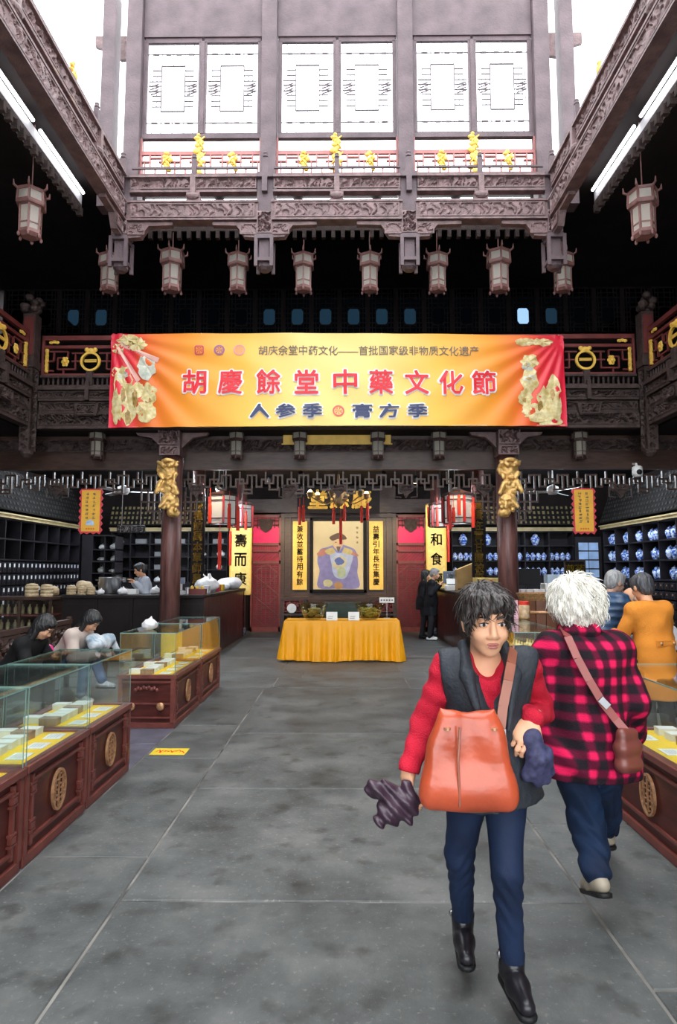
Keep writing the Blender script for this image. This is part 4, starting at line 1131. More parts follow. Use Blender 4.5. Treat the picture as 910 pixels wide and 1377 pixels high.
for q in ((451.5, 729.5), (457.5, 729.5)): pic(blob(q[0], q[1], 1.1, .6, 2, 8, .1), (.05, .03, .02), .013, 'painted_eye')
pic(blob(456, 757, 9, 10, 5, 18, .25), (.55, .50, .32), .008, 'painted_badge'); pic(blob(456, 755, 6, 5, 6, 14, .3), (.10, .14, .38), .010, 'painted_badge_bird'); pic(blob(459, 770, 6, 8, 7, 14, .2), (.42, .48, .30), .010, 'painted_pendant')
pic(blob(441, 784, 7, 5, 8, 14, .15), (.55, .52, .28), .009, 'painted_hand_scroll'); pic(blob(455, 787, 6, 5, 9, 14, .15), (.45, .24, .10), .009, 'painted_seat')
for k in range(4): pic(blob(480, 710 + k * 6.5, 1.6, 1.8, k, 7, .4), (.25, .19, .10), .003, 'painted_inscription')
def couplet(px0, px1, py0, py1, Y, txt, board, ink, label, border=None, wr=.62, hr=.88, off=.02, par=None, inkoff=.02):
    x0, x1, z0, z1 = xx(px0, Y), xx(px1, Y), zx(py1, Y), zx(py0, Y)
    r = thing('couplet_board', label, 'couplet', ((x0 + x1) / 2, Y, z0))
    MB().box(x0, x1, Y - .03, Y + .01, z0, z1).build('board', board, r, world=True)
    if border:
        m = MB(); t = .035
        for q in ((x0, x0 + t, z0, z1), (x1 - t, x1, z0, z1), (x0, x1, z0, z0 + t), (x0, x1, z1 - t, z1)): m.box(q[0], q[1], Y - .04, Y - .01, q[2], q[3])
        m.build('border', border, r, world=True)
    n = len(txt); H = (z1 - z0) * hr; cz = (z0 + z1) / 2
    for i, ch in enumerate(txt):
        z = cz + H / 2 - (i + .5) * H / n; s = min((x1 - x0) * wr, H / n * .92)
        lettering('lettering', ch, ink, ((x0 + x1) / 2, Y - .032, z), r, h=s, w=s * .92, offset=inkoff, extrude=.003)
    return r
couplet(394, 413, 701, 793, YP - .05, '兼收並蓄待用有餘', YELP, INK, 'narrow yellow couplet with black characters on the drum side of the portrait')
couplet(496, 514.5, 701, 793, YP - .05, '益壽引年長生集慶', YELP, INK, 'narrow yellow couplet with black characters on the white sign side of the portrait')
# plaque
pl = thing('name_plaque', 'black hanging plaque with three big gold characters above the portrait', 'plaque', at(455, 690, 16.4))
rot = Matrix.Rotation(.22, 3, 'X')
MB().cbox((0, 0, .36), (2.15, .06, .72), rot).build('board', WOODB, pl)
m = MB()
for q in (-.8, .8): m.tube([(q, -.08, .68), (q, -.08, ZS - pl.location.z)], .012, 6)
m.build('hanging_rods', BLACKP, pl)
for ch, px in zip('堂餘慶', (427, 456, 486)):
    V, F = text_geo(ch, h=.50, w=.52, offset=.03, extrude=.015)
    V = V @ np.array(rot).T + np.array((xx(px, 16.4) - pl.location.x, -.045, .36)); MB().add(V.tolist(), F).build('gold_character', GOLDP, pl)
# chandelier
ch0 = thing('chandelier', 'brass palace chandelier with lit bulbs and red tassels in front of the plaque', 'chandelier', at(455, 676, 13.2))
m = MB()
m.lathe([(.02, .6), (.04, .3), (.11, .22), (.13, .1), (.09, -.02), (.04, -.08), (.0, -.12)], 6)
for k in range(6):
    a = k * PI / 3 + .3; d = Vector((math.cos(a), math.sin(a) * .7, 0))
    m.tube([d * .1 + Vector((0, 0, .05)), d * .35 + Vector((0, 0, -.02)), d * .58 + Vector((0, 0, .1))], .014, 6)
    m.lathe([(.02, -.02), (.055, .03), (.065, .08), (.045, .11)], 8, tuple(d * .62 + Vector((0, 0, .1))))
m.build('brass_frame', M('dull_brass', (.30, .19, .09), .4, metal=.6, var=.2), ch0, smooth=False)
MB().tube([(0, 0, .5), (0, 0, 1.0)], .012, 6).build('hanging_rod', BLACKP, ch0)
for k in range(6):
    a = k * PI / 3 + .3; d = Vector((math.cos(a), math.sin(a) * .7, 0)); p = d * .62
    MB().ell(tuple(p + Vector((0, 0, .20))), (.045, .045, .06), 8, 6).build('bulb', WARMB if k in (0, 2, 3) else SILKW, ch0, smooth=True)
for px, y0, y1 in ((403, 682, 706), (408, 680, 702), (448.5, 684, 705), (463, 680, 701), (458, 697, 732), (486, 681, 703), (494, 677, 700)):
    a = at(px, y0, 13.2) - ch0.location; b = at(px, y1, 13.2) - ch0.location
    MB().lathe([(.0, .02), (.03, 0), (.022, -.04), (.034, -.08), (.03, b.z - a.z)], 8, tuple(a)).tube([a, a + Vector((0, 0, .18))], .006, 5).build('tassel', REDS, ch0)
# red lattice doors
def red_door(n, px0, px1, label):
    x0, x1 = xp(px0), xp(px1); r = thing('door_%d' % n, label, 'door', ((x0 + x1) / 2, YP, 0), kind='structure')
    MB().box(x0, x1, YP + .04, YP + .06, 0, zp(693)).build('backing', DOORR, r, world=True)
    m = MB()
    for q in ((x0, x0 + .05, 0, zp(693)), (x1 - .05, x1, 0, zp(693)), (x0, x1, 0, zp(843)), (x0, x1, zp(696), zp(692)), (x0, x1, zp(733.5), zp(730)), (x0, x1, zp(742), zp(740)), (x0, x1, zp(758), zp(754))): m.box(q[0], q[1], YP - .03, YP + .04, q[2], q[3])
    m.build('frame', DOORB, r, world=True)
    MB().box(x0 + .05, x1 - .05, YP + .02, YP + .04, zp(731), zp(708)).build('magenta_cloth', MAGENTA, r, world=True)
    m = MB(); k = MB()
    for i in range(7): x = x0 + .06 + i * (x1 - x0 - .12) / 6; m.bar((x, YP, zp(710)), (x, YP, zp(696)), .02, .02)
    for z in (700, 706): m.bar((x0, YP, zp(z)), (x1, YP, zp(z)), .02, .02)
    m.prism([(x0 + .2, zp(698)), (x1 - .2, zp(698)), (x1 - .25, zp(711)), ((x0 + x1) / 2, zp(716)), (x0 + .25, zp(711))], YP - .02, YP)
    m.build('carved_apron', CARVD, r, world=True)
    m = MB()
    for i in range(12): x = x0 + .06 + i * (x1 - x0 - .12) / 11; m.bar((x, YP + .01, zp(740)), (x, YP + .01, zp(733)), .02, .02)
    for i in range(9): x = x0 + i * (x1 - x0) / 8; m.bar((max(x - .2, x0), YP + .01, zp(754)), (min(x + .05, x1), YP + .01, zp(742)), .018, .018)
    xa, xb, za, zb = x0 + .05, x1 - .05, zp(843), zp(758)
    n_ = 30
    for i in range(n_):
        z = za + (i + .5) * (zb - za) / n_; m.bar((xa, YP + .01, z), (xb, YP + .01, z), .016, .022)
    for i in range(1, 6): x = xa + i * (xb - xa) / 6; m.bar((x, YP + .012, za), (x, YP + .012, zb), .016, .016)
    cx = (xa + xb) / 2
    for s in range(3):
        z = za + s * (zb - za) / 3; h = (zb - za) / 3
        for q in (((xa, z + h / 2), (cx, z + h)), ((cx, z + h), (xb, z + h / 2)), ((xa, z + h / 2), (cx, z)), ((cx, z), (xb, z + h / 2))): m.bar((q[0][0], YP - .005, q[0][1]), (q[1][0], YP - .005, q[1][1]), .02, .028)
    m.build('lattice', DOORB, r, world=True)
red_door(1, 338, 378, 'red lattice door with magenta cloth beside the bag laden counter')
red_door(2, 532, 572, 'red lattice door with magenta cloth behind the customers in black')

# ---- couplet columns of the hall
for s, px, Y, lab in ((-1, 267, 13.26, 'dark inner column behind the black couplet of the herb counter'), (1, 642.5, 13.26, 'dark inner column behind the black couplet of the cash desk'),
                      (-1, 325, 16.09, 'rear column behind the yellow couplet above the bags'), (1, 585.5, 16.09, 'rear column behind the yellow couplet above the cashier')):
    X = xx(px, Y); r = thing('column', lab, 'column', (X, Y, 0))
    MB().lathe([(.13, .2), (.13, ZS)], 20).build('shaft', COLW, r, smooth=True); MB().lathe([(.15, 0), (.16, .1), (.14, .2)], 16).build('stone_base', PURS, r, smooth=True)
couplet(258, 276, 664, 793, 13.12, '餘糧訪禹本草師農', WOODB, GOLDP, 'black couplet board with gold characters standing over the herb counter', wr=.78, hr=.88, inkoff=.022)
couplet(633, 652, 664, 793, 13.12, '慶雲在霄甘露被野', WOODB, GOLDP, 'black couplet board with gold characters beside the cash desk', wr=.78, hr=.88, inkoff=.022)
couplet(310, 339, 680, 800, 15.92, '俾壽而康', YELP2, INK, 'wide yellow couplet with four brush characters above the white bags', YELP, .62, .86)
couplet(572, 599, 678, 800, 15.92, '飲和食德', YELP2, INK, 'wide yellow couplet with four brush characters above the cashier', YELP, .62, .86)

# ---- central table
tb = thing('draped_table', 'long table covered to the floor with a bright yellow satin cloth', 'table', gnd(458, 887))
TY = gnd(458, 890).y; TX0, TX1 = xx(383, TY), xx(536, TY); TZ = zx(835, TY)
def cloth(u, v):
    # u around the front and sides, v from floor to top
    per = [(TX0, TY + .7), (TX0, TY), (TX1, TY), (TX1, TY + .7)]
    L = [.7, TX1 - TX0, .7]; s = u * sum(L); i = 0
    while i < 2 and s > L[i]: s -= L[i]; i += 1
    a, b = Vector(per[i]), Vector(per[i + 1]); p = a.lerp(b, s / L[i]); d = (b - a).normalized(); n = Vector((d.y, -d.x))
    fl = (1 - v); t = u * sum(L)
    w = .028 * math.sin(t * 21) * fl ** .7 + .016 * math.sin(t * 47 + 1) * fl
    if abs(t - (.7 + (TX1 - TX0) * .47)) < .06: w += .05 * fl
    p = p + n * (w + .085 * fl)
    z = .012 + v * (TZ - .012) + (.03 * math.sin(t * 2.2) ** 2 * (1 - v))
    return (p.x, p.y, z)
m = MB().grid(cloth, 260, 14)
m.add([(TX0, TY, TZ), (TX1, TY, TZ), (TX1, TY + .7, TZ), (TX0, TY + .7, TZ)], [(0, 1, 2, 3)])
m.build('yellow_cloth', YELC, tb, world=True, smooth=True)
m = MB()
for X in (TX0 + .1, TX1 - .1):
    for Yq in (TY + .08, TY + .62): m.box(X - .03, X + .03, Yq - .03, Yq + .03, 0, TZ - .03)
m.box(TX0 + .03, TX1 - .03, TY + .03, TY + .67, TZ - .03, TZ - .004); m.build('wooden_frame', WOOD, tb, world=True)
def bowl(px, label, filld):
    p = at(px, 834, TY + .35); p.z = TZ + .002
    r = thing('glass_bowl', label, 'bowl', p); r.scale = (1.25, 1.1, 1.05)
    MB().lathe([(.10, 0), (.14, .04), (.19, .18), (.235, .28), (.225, .28), (.18, .18), (.13, .045), (.0, .03)], 20).build('bowl', glass_mat('bowl_glass_%d' % px, (.80, .82, .72)), r, smooth=True)
    rr = random.Random(px)
    f = MB()
    for i in range(60):
        a = rr.uniform(0, 6.28); q = rr.uniform(0, .13); z = rr.uniform(.06, .2)
        f.ell((q * math.cos(a), q * math.sin(a), z), (.035, .03, .014), 6, 4)
    o = f.build('herb_slices', filld, r); o['kind'] = 'stuff'
bowl(421, 'wide glass bowl of dried herbs on the yellow table, drum side', M('dried_herbs', (.30, .24, .10), .7, var=.6, vs=30, col2=(.55, .42, .15)))
bowl(497, 'wide glass bowl of dried herbs in front of the white tilted sign', M('dried_yellow_herbs', (.34, .30, .05), .7, var=.6, vs=30, col2=(.70, .56, .10)))
for px, lab in ((446, 'small white folded card beside the bowl on the drum side of the yellow table'), (475.5, 'small white folded card beside the bowl under the tilted sign')):
    p = at(px, 834, TY + .2); p.z = TZ + .002
    c = MB(); c.prism([(-.09, 0), (.09, 0), (.09, .006), (-.09, .006)], -.1, .1)
    c.add([(-.10, -.05, 0), (.10, -.05, 0), (.10, 0, .145), (-.10, 0, .145)], [(0, 1, 2, 3)]).add([(-.10, .05, 0), (.10, .05, 0), (.10, 0, .145), (-.10, 0, .145)], [(0, 3, 2, 1)])
    o = c.build('folded_card', WHITE); o.location = p; tag(o, lab, 'card')
    k = MB()
    for i in range(3): k.cbox((-.03 + .01 * i, -.047 + .016 * i, .035 + .03 * i), (.09, .004, .007), Matrix.Rotation(-.33, 3, 'X'))
    k.build('printed_lines', GREYINK, o)
o = thing('tilted_sign', 'white tilted sign card above the herb bowl on a thin stand', 'sign', at(520, 812, TY + .6)); o.location.z = TZ
hz = at(520, 807, TY + .6).z - TZ
MB().cbox((0, 0, hz), (.28, .012, .10), Matrix.Rotation(-.3, 3, 'X')).build('card', WHITE, o); MB().tube([(0, .01, 0), (0, .01, hz)], .006, 6).box(-.06, .06, -.04, .06, 0, .01).build('stand', STEEL, o)
k = MB()
for i in range(5): k.cbox((-.10 + .05 * i, -.012, hz), (.03, .004, .03), Matrix.Rotation(-.3, 3, 'X'))
k.build('printed_marks', GREYINK, o)
# altar table behind
al = thing('altar_table', 'carved dark altar table with round white inlay below the portrait', 'altar table', at(455, 835, 16.3)); al.location.z = 0
AX0, AX1, AYf = xx(378, 16.1), xx(532, 16.1), 16.1
zt_ = zx(803, 16.1)
MB().box(AX0, AX1, AYf, AYf + .6, zt_ - .07, zt_).build('top', WOOD, al, world=True)
for X in (AX0 + .05, AX0 + .62, AX1 - .62, AX1 - .05): MB().box(X - .04, X + .04, AYf + .03, AYf + .55, 0, zt_ - .07).build('leg', WOOD, al, world=True)
for X0, X1 in ((AX0, AX0 + .66), (AX1 - .66, AX1)):
    for za, zb in ((.48, .53), (.18, .23)): MB().box(X0, X1, AYf + .02, AYf + .5, za, zb).build('stretcher', WOOD, al, world=True)
for X0 in (AX0 + .05, AX1 - .62):
    m = MB(); add_relief(m, (X0 + .28, AYf + .04, (zt_ + .5) / 2), .5, zt_ - .65, depth=.03, cell=.016, freq=30, seed=5); m.build('carved_panel', REDW, al, world=True)
MB().lathe([(.001, -.02), (.12, -.02), (.12, .0), (.001, .01)], 20).build('white_inlay', WHITE, al)
al.children[-1].matrix_parent_inverse = rootmat(al).inverted(); al.children[-1].location = at(392, 818, AYf); al.children[-1].rotation_euler = (PI / 2, 0, 0); al.children[-1].name = 'round_inlay'
gb = MB().box(xx(437, 15.6), xx(484, 15.6), 15.6, 15.9, 0, zx(812, 15.6)).box(xx(436, 15.6), xx(485, 15.6), 15.58, 15.92, zx(812, 15.6), zx(810, 15.6))
for q in (447, 461, 474): gb.box(xx(q - 5, 15.6), xx(q + 5, 15.6), 15.585, 15.6, .2, zx(816, 15.6))
o = gb.build('green_cabinet', M('dark_green_lacquer', (.022, .040, .026), .35, var=.2)); tag(o, 'low dark green cabinet behind the yellow table', 'cabinet')

m = MB()
for u in (.0, .2, .4, .6, .8, 1.0):
    p = ban_p(min(max(u, .003), .997), 1.0); m.tube([p, (p.x, YG - .03, zg(453))], .006, 5)
m.build('ties', WHITE, ban)
# ================================================================== SHOP FITTINGS
# ---- wall cabinets: pigeonholes above, drawers below
TAGW = M('paper_drawer_tag', (.75, .76, .78), .5, var=.1)
SHELFW = M('shelf_dark_wood', (.014, .012, .016), .5, var=.3, vs=4, spec=.3)
CORN = M('pale_gilt_cornice', (.42, .33, .17), .5, var=.2)
def wall_cabinet(loc, rz, L, rows, rowh, cols, ztop, dcols, label, drawers=True, depth=.4, tg=.022, tmat=None):
    r = thing('medicine_cabinet', label, 'cabinet', loc, rz)
    c = MB(); zs = ztop - rows * rowh; t = .03
    c.box(0, L, depth - .02, depth, 0, ztop); c.box(0, L, .0, depth, ztop - .03, ztop)
    for i in range(rows): z = zs + i * rowh; c.box(0, L, 0, depth, z - t / 2, z + t / 2)
    for i in range(cols + 1): x = i * L / cols; c.box(max(0, x - t / 2), min(L, x + t / 2), 0.004, depth, 0 if i in (0, cols) else zs, ztop)
    c.box(0, L, .03, depth, .0, .12)
    c.build('carcass', SHELFW, r)
    MB().box(-.02, L + .02, -.05, depth, ztop, ztop + .06).box(-.03, L + .03, -.08, depth, ztop + .06, ztop + .09).build('cornice', CORN, r)
    if drawers:
        dr = 7; dh = (zs - .16) / dr; dw = L / dcols
        d = MB(); d.box(.012, dw - .012, .012, .30, .012, dh - .012); d.box(.03, dw - .03, .0, .012, .03, dh - .03); d.ell((dw / 2, -.01, dh * .32), (.012, .015, .012), 6, 4)
        dm = d.mesh('drawer', SHELFW)
        g = MB()
        for u in (.5,): g.box(dw * u - tg, dw * u + tg, -.006, 0, dh * .52, dh * (.52 + tg * 13.6))
        gm = g.mesh('paper_tag', tmat or TAGW)
        for j in range(dr):
            for i in range(dcols):
                o = link('drawer', dm, r, loc=(i * dw, 0, .13 + j * dh)); link('paper_tag', gm, o)
    else:
        m = MB(); n = max(2, int(L / .6))
        for i in range(n): m.box(i * L / n + .02, (i + 1) * L / n - .02, .0, .02, .14, zs - .03)
        m.build('lower_doors', SHELFW, r)
    return r
ZCN = 2.62
wall_cabinet((-6.5, 9.2, 0), PI / 2, 6.3, 2, .40, 11, ZCN, 36, 'long black medicine drawer cabinet with pale tags along the side wall', True)
wall_cabinet((6.35, 15.6, 0), -PI / 2, 6.2, 3, .40, 9, ZCN, 28, 'long black cabinet holding blue and white jars along the side wall', True, tg=.012, tmat=BRASS)
wall_cabinet((-6.0, 16.2, 0), 0, 3.0, 4, .33, 6, ZCN, 9, 'black shelving with white parcels behind the herb dispensing counter', False)
wall_cabinet((2.75, 16.2, 0), 0, 3.1, 3, .38, 5, ZCN, 9, 'black shelving with blue and white jars behind the cash desk', False)
# name boards above cabinets
def name_board(loc, rz, L, H, label, mat, cols, rows, tilt=.35):
    r = thing('name_board', label, 'board', loc, rz)
    R_ = Matrix.Rotation(-tilt, 3, 'X')
    MB().cbox((L / 2, 0, H / 2), (L, .03, H), R_).build('board', BOARDM, r)
    m = MB(); rr = random.Random(cols)
    for j in range(rows):
        for i in range(cols):
            x = (i + .5) * L / cols; z = (j + .5) * H / rows
            c = R_ @ Vector((0, -.02, z - H / 2)) + Vector((x, 0, H / 2))
            m.cbox(c, (L / cols * rr.uniform(.3, .55), .012, H / rows * rr.uniform(.35, .6)), R_)
    o = m.build('painted_name_marks', mat, r); o['kind'] = 'stuff'
    return r
DGOLD = M('dull_gold_mark', (.16, .115, .045), .6, var=.4, vs=8)
GREYM = M('grey_name_mark', (.026, .024, .022), .8, var=.3, spec=.1)
BOARDM = M('matt_black_board', (.010, .009, .009), .9, var=.2, spec=.1)
name_board((-6.0, 16.1, ZCN + .12), 0, 3.0, .55, 'dark tilted name board with dull gold marks over the herb shelves', DGOLD, 28, 4)
name_board((2.75, 16.1, ZCN + .12), 0, 3.1, .55, 'dark tilted name board with dull gold marks over the rear jar shelves', DGOLD, 26, 4)
name_board((-6.6, 9.2, ZCN + .12), PI / 2, 6.3, .9, 'dark tilted name board with fine rows above the drawer wall', GREYM, 44, 8)
name_board((6.45, 15.6, ZCN + .12), -PI / 2, 6.2, .9, 'dark tilted name board with fine rows above the blue jar wall', GREYM, 44, 8)
# jars
def jar_mat():
    m, n, l, b = _nt('blue_white_porcelain')
    tc = n.new('ShaderNodeTexCoord'); t = n.new('ShaderNodeTexNoise'); t.inputs['Scale'].default_value = 22; t.inputs['Detail'].default_value = 3
    oi = n.new('ShaderNodeObjectInfo'); ad = n.new('ShaderNodeVectorMath'); ad.operation = 'ADD'
    l.new(tc.outputs['Object'], ad.inputs[0]); l.new(oi.outputs['Random'], ad.inputs[1]); l.new(ad.outputs[0], t.inputs['Vector'])
    r = n.new('ShaderNodeValToRGB'); e = r.color_ramp.elements
    e[0].position = .46; e[0].color = (.045, .13, .55, 1); e[1].position = .54; e[1].color = (.66, .76, .92, 1)
    l.new(t.outputs['Fac'], r.inputs['Fac']); l.new(r.outputs['Color'], b.inputs['Base Color']); b.inputs['Roughness'].default_value = .18
    return m
PORC = jar_mat()
JAR = MB().lathe([(.05, 0), (.062, .02), (.085, .08), (.10, .14), (.092, .185), (.06, .21), (.052, .225)], 14).mesh('jar_body', PORC, True)
JLID = MB().lathe([(.062, .222), (.06, .235), (.04, .255), (.012, .262), (.016, .275), (.004, .285)], 12).mesh('lid', PORC, True)
def jar(loc, sc, label, group, lid=True):
    o = link('porcelain_jar', JAR, loc=loc); o.scale = (sc,) * 3; tag(o, label, 'jar', group)
    link('lid', JLID, o)
rj = random.Random(3)
# side wall: rows of cells
zs = ZCN - 3 * .40
for row in range(3):
    for col_ in range(9):
        n = [2, 3, 3, 2, 2, 3, 3, 2, 3][(col_ + row) % 9]
        cw = 6.2 / 9
        yc = 15.6 - (col_ + .5) * cw
        if yc < 11.8: continue
        for k in range(n):
            jar((6.35 + .17 + rj.uniform(-.02, .02), yc + (k - (n - 1) / 2) * .215 + rj.uniform(-.01, .01), zs + row * .40 + .016), rj.choice((1.0, .97, .95)), 'blue and white lidded porcelain jar on the side wall cabinet', 'jars on the side wall cabinet')
zs2 = ZCN - 3 * .38
for row in range(3):
    for col_ in range(5):
        cw = 3.1 / 5; xc = 2.75 + (col_ + .5) * cw
        n = 1 if row == 2 else 4
        if row == 2 and col_ == 4: continue
        for k in range(n):
            jar((xc + (k - (n - 1) / 2) * .142, 16.2 + .16, zs2 + row * .38 + .016), 1.12 if n == 1 else .72, 'large blue and white jar alone in its cell behind the cash desk' if n == 1 else 'small blue and white jar in a row of four behind the cash desk',
                'large jars behind the cash desk' if n == 1 else 'small jars behind the cash desk')
# parcels on herb shelves
def bag_mesh(seed, rx, ry, rz_, mat=None, knot=True):
    P = [elp((0, 0, rz_ * .5), (rx, ry, rz_ * .52), .03)]
    r = np.random.RandomState(seed)
    for i in range(5): P.append(elp((r.uniform(-.5, .5) * rx, r.uniform(-.4, .4) * ry, rz_ * r.uniform(.3, .7)), (rx * .5, ry * .6, rz_ * .35), .03))
    if knot: P += [cap((0, 0, rz_ * .8), (rx * .2, 0, rz_ * 1.25), rx * .25, rx * .12, .03), cap((0, 0, rz_), (-rx * .35, 0, rz_ * 1.25), rx * .12, rx * .05, .02)]
    o = sdf_mesh('bag', mat or PLAST, P, max(rx, rz_) / 9, clip=(((0, 0, 0), (0, 0, -1)),), noise=wav(seed, .02 * rx / .15, 60 * .15 / rx, 6))
    me = o.data; bpy.data.objects.remove(o)
    return me
BAGS = [bag_mesh(1, .15, .12, .18), bag_mesh(2, .17, .13, .14, knot=False), bag_mesh(3, .12, .10, .16)]
def bag(loc, k, label, group=None, sc=1.0, rz=0.0, name='plastic_bag', cat='bag'):
    o = link(name, BAGS[k], loc=loc, rot=(0, 0, rz)); o.scale = (sc,) * 3
    return tag(o, label, cat, group)
z0 = ZCN - 4 * .33
for row in range(4):
    for c in range(6):
        if rj.random() < .25: continue
        x = -6.0 + (c + .5) * .5
        if rj.random() < .5: bag((x + rj.uniform(-.1, .1), 16.2 + .2, z0 + row * .33 + .016), rj.randrange(3), 'white plastic parcel on the black shelving behind the herb counter', 'parcels on herb shelves', .75, rj.uniform(0, 3))
        else:
            o = MB().box(-.14, .14, -.1, .1, 0, .12).box(-.142, .142, -.102, .102, .09, .12).build('carton', M('carton_grey', (.20, .20, .21), .6, var=.15) if 'carton_grey' not in MATS else MATS['carton_grey'], bevel=.004); o.location = (x, 16.2 + .16, z0 + row * .33 + .016); tag(o, 'grey carton on the black shelving behind the herb counter', 'carton', 'cartons on herb shelves')
# stand-alone shelf with bags
SY = 13.9; sx0, sx1 = xx(112, SY), xx(158, SY); sz1 = zx(719, SY)
shf = thing('open_shelf', 'tall black shelf stuffed with white bags beside the drawer wall', 'shelf', (sx0, SY, 0))
m = MB(); m.box(sx0, sx0 + .24, SY, SY + .45, 0, sz1); m.box(sx1 - .03, sx1, SY, SY + .45, 0, sz1); m.box(sx0 + .24, sx1, SY + .43, SY + .45, 0, sz1)
sh = [zx(y, SY) for y in (820, 805, 788, 771, 755, 739, 720)]
for z in sh: m.box(sx0 + .24, sx1, SY, SY + .45, z - .015, z + .015)
m.box((sx0 + .24 + sx1) / 2 - .012, (sx0 + .24 + sx1) / 2 + .012, SY + .01, SY + .44, 0, sz1); m.build('carcass', SHELFW, shf, world=True)
for j, z in enumerate(sh[:-1]):
    for i in (0, 1):
        x = sx0 + .24 + (i + .5) * (sx1 - sx0 - .24) / 2
        bag((x, SY + .22, z + .016), (i + j) % 3, 'crumpled white bag crammed in the tall black shelf', 'bags in the tall black shelf', .64 if (i + j) % 3 != 1 else .58, .0)
# ---- counters
YK = gnd(277, 890).y; ZK = zx(800, YK)
CXL, CXR = xx(277, YK), 2.28
CW = {-1: .43, 1: .33}
def counter(side, label):
    s = -1 if side == 'herb' else 1
    X = CXL if s < 0 else CXR; X2 = -5.05 if s < 0 else 5.6
    r = thing('shop_counter', label, 'counter', (X, YK, 0))
    a, b = sorted((X, X2))
    m = MB(); m.box(a, b, YK - .05, YK + .65, ZK - .06, ZK); wS = CW[s]
    m.box(min(X - s * .04, X + s * wS), max(X - s * .04, X + s * wS), YK + .65, 15.86, ZK - .06, ZK); m.build('worktop', CBLK, r, world=True, bevel=.01)
    n = 4; pw = (b - a) / n
    for i in range(n):
        q = MB(); q.box(a + i * pw + .005, a + (i + 1) * pw - .005, YK, YK + .04, .1, ZK - .06)
        q.box(a + i * pw + .07, a + (i + 1) * pw - .07, YK - .012, YK, .2, ZK - .16); q.build('front_panel', CBLK, r, world=True)
    MB().box(a, b, YK + .02, YK + .06, 0, .1).build('plinth', CBLK, r, world=True)
    n = 12; pw = (15.86 - YK) / n
    for i in range(n):
        q = MB(); q.box(min(X, X + s * .04), max(X, X + s * .04), YK + i * pw + .004, YK + (i + 1) * pw - .004, .0, ZK - .06); q.build('side_board', CRED, r, world=True)
    q = MB(); q.box(min(X, X + s * wS), max(X, X + s * wS), 15.76, 15.86, 0, ZK - .06); q.build('end_panel', CRED, r, world=True)
    return r
counter('herb', 'tall dark wooden herb dispensing counter around the passage corner')
counter('cash', 'tall dark wooden cash and jar counter on the barrel side')
# glass fronted counter behind the bench
gx0, gx1, gy = -6.2, -5.09, YK - .35
gc = thing('glass_counter', 'old wooden counter with glazed front and red shelves behind the bench', 'counter', ((gx0 + gx1) / 2, gy, 0))
gz = zx(803, gy)
m = MB(); m.box(gx0, gx1 + .02, gy - .02, gy + .6, gz - .05, gz); m.box(gx0, gx1, gy, gy + .6, 0, .3); m.box(gx0, gx1, gy + .55, gy + .6, .3, gz)
for x in (gx0, (gx0 + gx1) / 2 - .02, gx1 - .04): m.box(x, x + .04, gy, gy + .04, .3, gz)
m.build('wooden_frame', WOOD, gc, world=True)
m = MB()
for z in (.55, .82): m.box(gx0 + .04, gx1 - .04, gy + .05, gy + .55, z, z + .025)
m.build('red_shelf', REDW, gc, world=True)
m = MB().box(gx0 + .04, (gx0 + gx1) / 2 - .02, gy + .015, gy + .022, .3, gz - .05).build('pane', GLASS, gc, world=True); MB().box((gx0 + gx1) / 2 + .02, gx1 - .04, gy + .015, gy + .022, .3, gz - .05).build('pane', GLASS, gc, world=True)
BOTM = MB().lathe([(.03, 0), (.035, .01), (.035, .11), (.015, .14), (.015, .17)], 10).mesh('bottle', M('amber_bottle', (.34, .27, .14), .3, var=.3, vs=3), True)
for z in (.575, .845):
    for i in range(8): o = link('bottle', BOTM, loc=(gx0 + .12 + i * .125, gy + .25, z)); tag(o, 'small amber bottle on the upper shelf of the glazed counter' if z > .7 else 'small amber bottle on the lower shelf of the glazed counter', 'bottle', 'bottles in glazed counter, upper' if z > .7 else 'bottles in glazed counter, lower')
# things on the herb counter
def onc(px, dy=.3, Y=None):
    Y = Y or YK + dy; return Vector((xx(px, Y), Y, ZK + .001))
STEAM = MB()
for k in range(3): STEAM.lathe([(.13, k * .075), (.135, k * .075 + .03), (.13, k * .075 + .07)], 18)
STEAM.lathe([(.13, .225), (.10, .26), (.02, .275)], 18)
STEAM = STEAM.mesh('stacked_baskets', BEIGE, True)
LUMP = bag_mesh(11, .17, .15, .26, BEIGE, False)
for X, dy, sc, kind in ((-5.50, -.05, .85, 0), (-5.235, -.05, .8, 0), (-5.27, .24, .70, 1), (-4.83, .42, .92, 1), (-4.94, .10, .62, 0), (-4.75, .10, .55, 0), (-4.58, .10, .55, 0), (-4.60, .25, .48, 2), (-4.40, .085, .5, 2)):
    p = Vector((X, gy + .18 + dy, gz + .001)) if X < -5.05 else Vector((X, YK + dy, ZK + .001))
    if kind == 0: o = link('bamboo_basket', STEAM, loc=p); tag(o, 'small stack of beige bamboo baskets on the counter by the drawers', 'basket', 'bamboo basket stacks')
    elif kind == 1: o = link('herb_sack', LUMP, loc=p); tag(o, 'bulging cream sack of herbs on the counter among baskets', 'sack', 'cream herb sacks')
    else: o = link('plastic_bag', BAGS[0], loc=p); tag(o, 'tied white plastic bag on the herb counter beside the baskets', 'bag', 'plastic bags by the baskets')
    o.scale = (sc,) * 3
o = thing('steel_pot', 'steel stock pot standing on the herb counter by the pharmacist', 'pot', onc(151, .42))
MB().lathe([(.19, 0), (.2, .02), (.2, .30), (.205, .31), (.19, .31), (.185, .03), (.0, .02)], 24).build('pot_body', STEEL, o, smooth=True); h = MB()
for s in (-1, 1): h.tube([(s * .2, -.05, .25), (s * .25, -.04, .26), (s * .25, .04, .26), (s * .2, .05, .25)], .009, 6)
h.build('handles', STEEL, o)
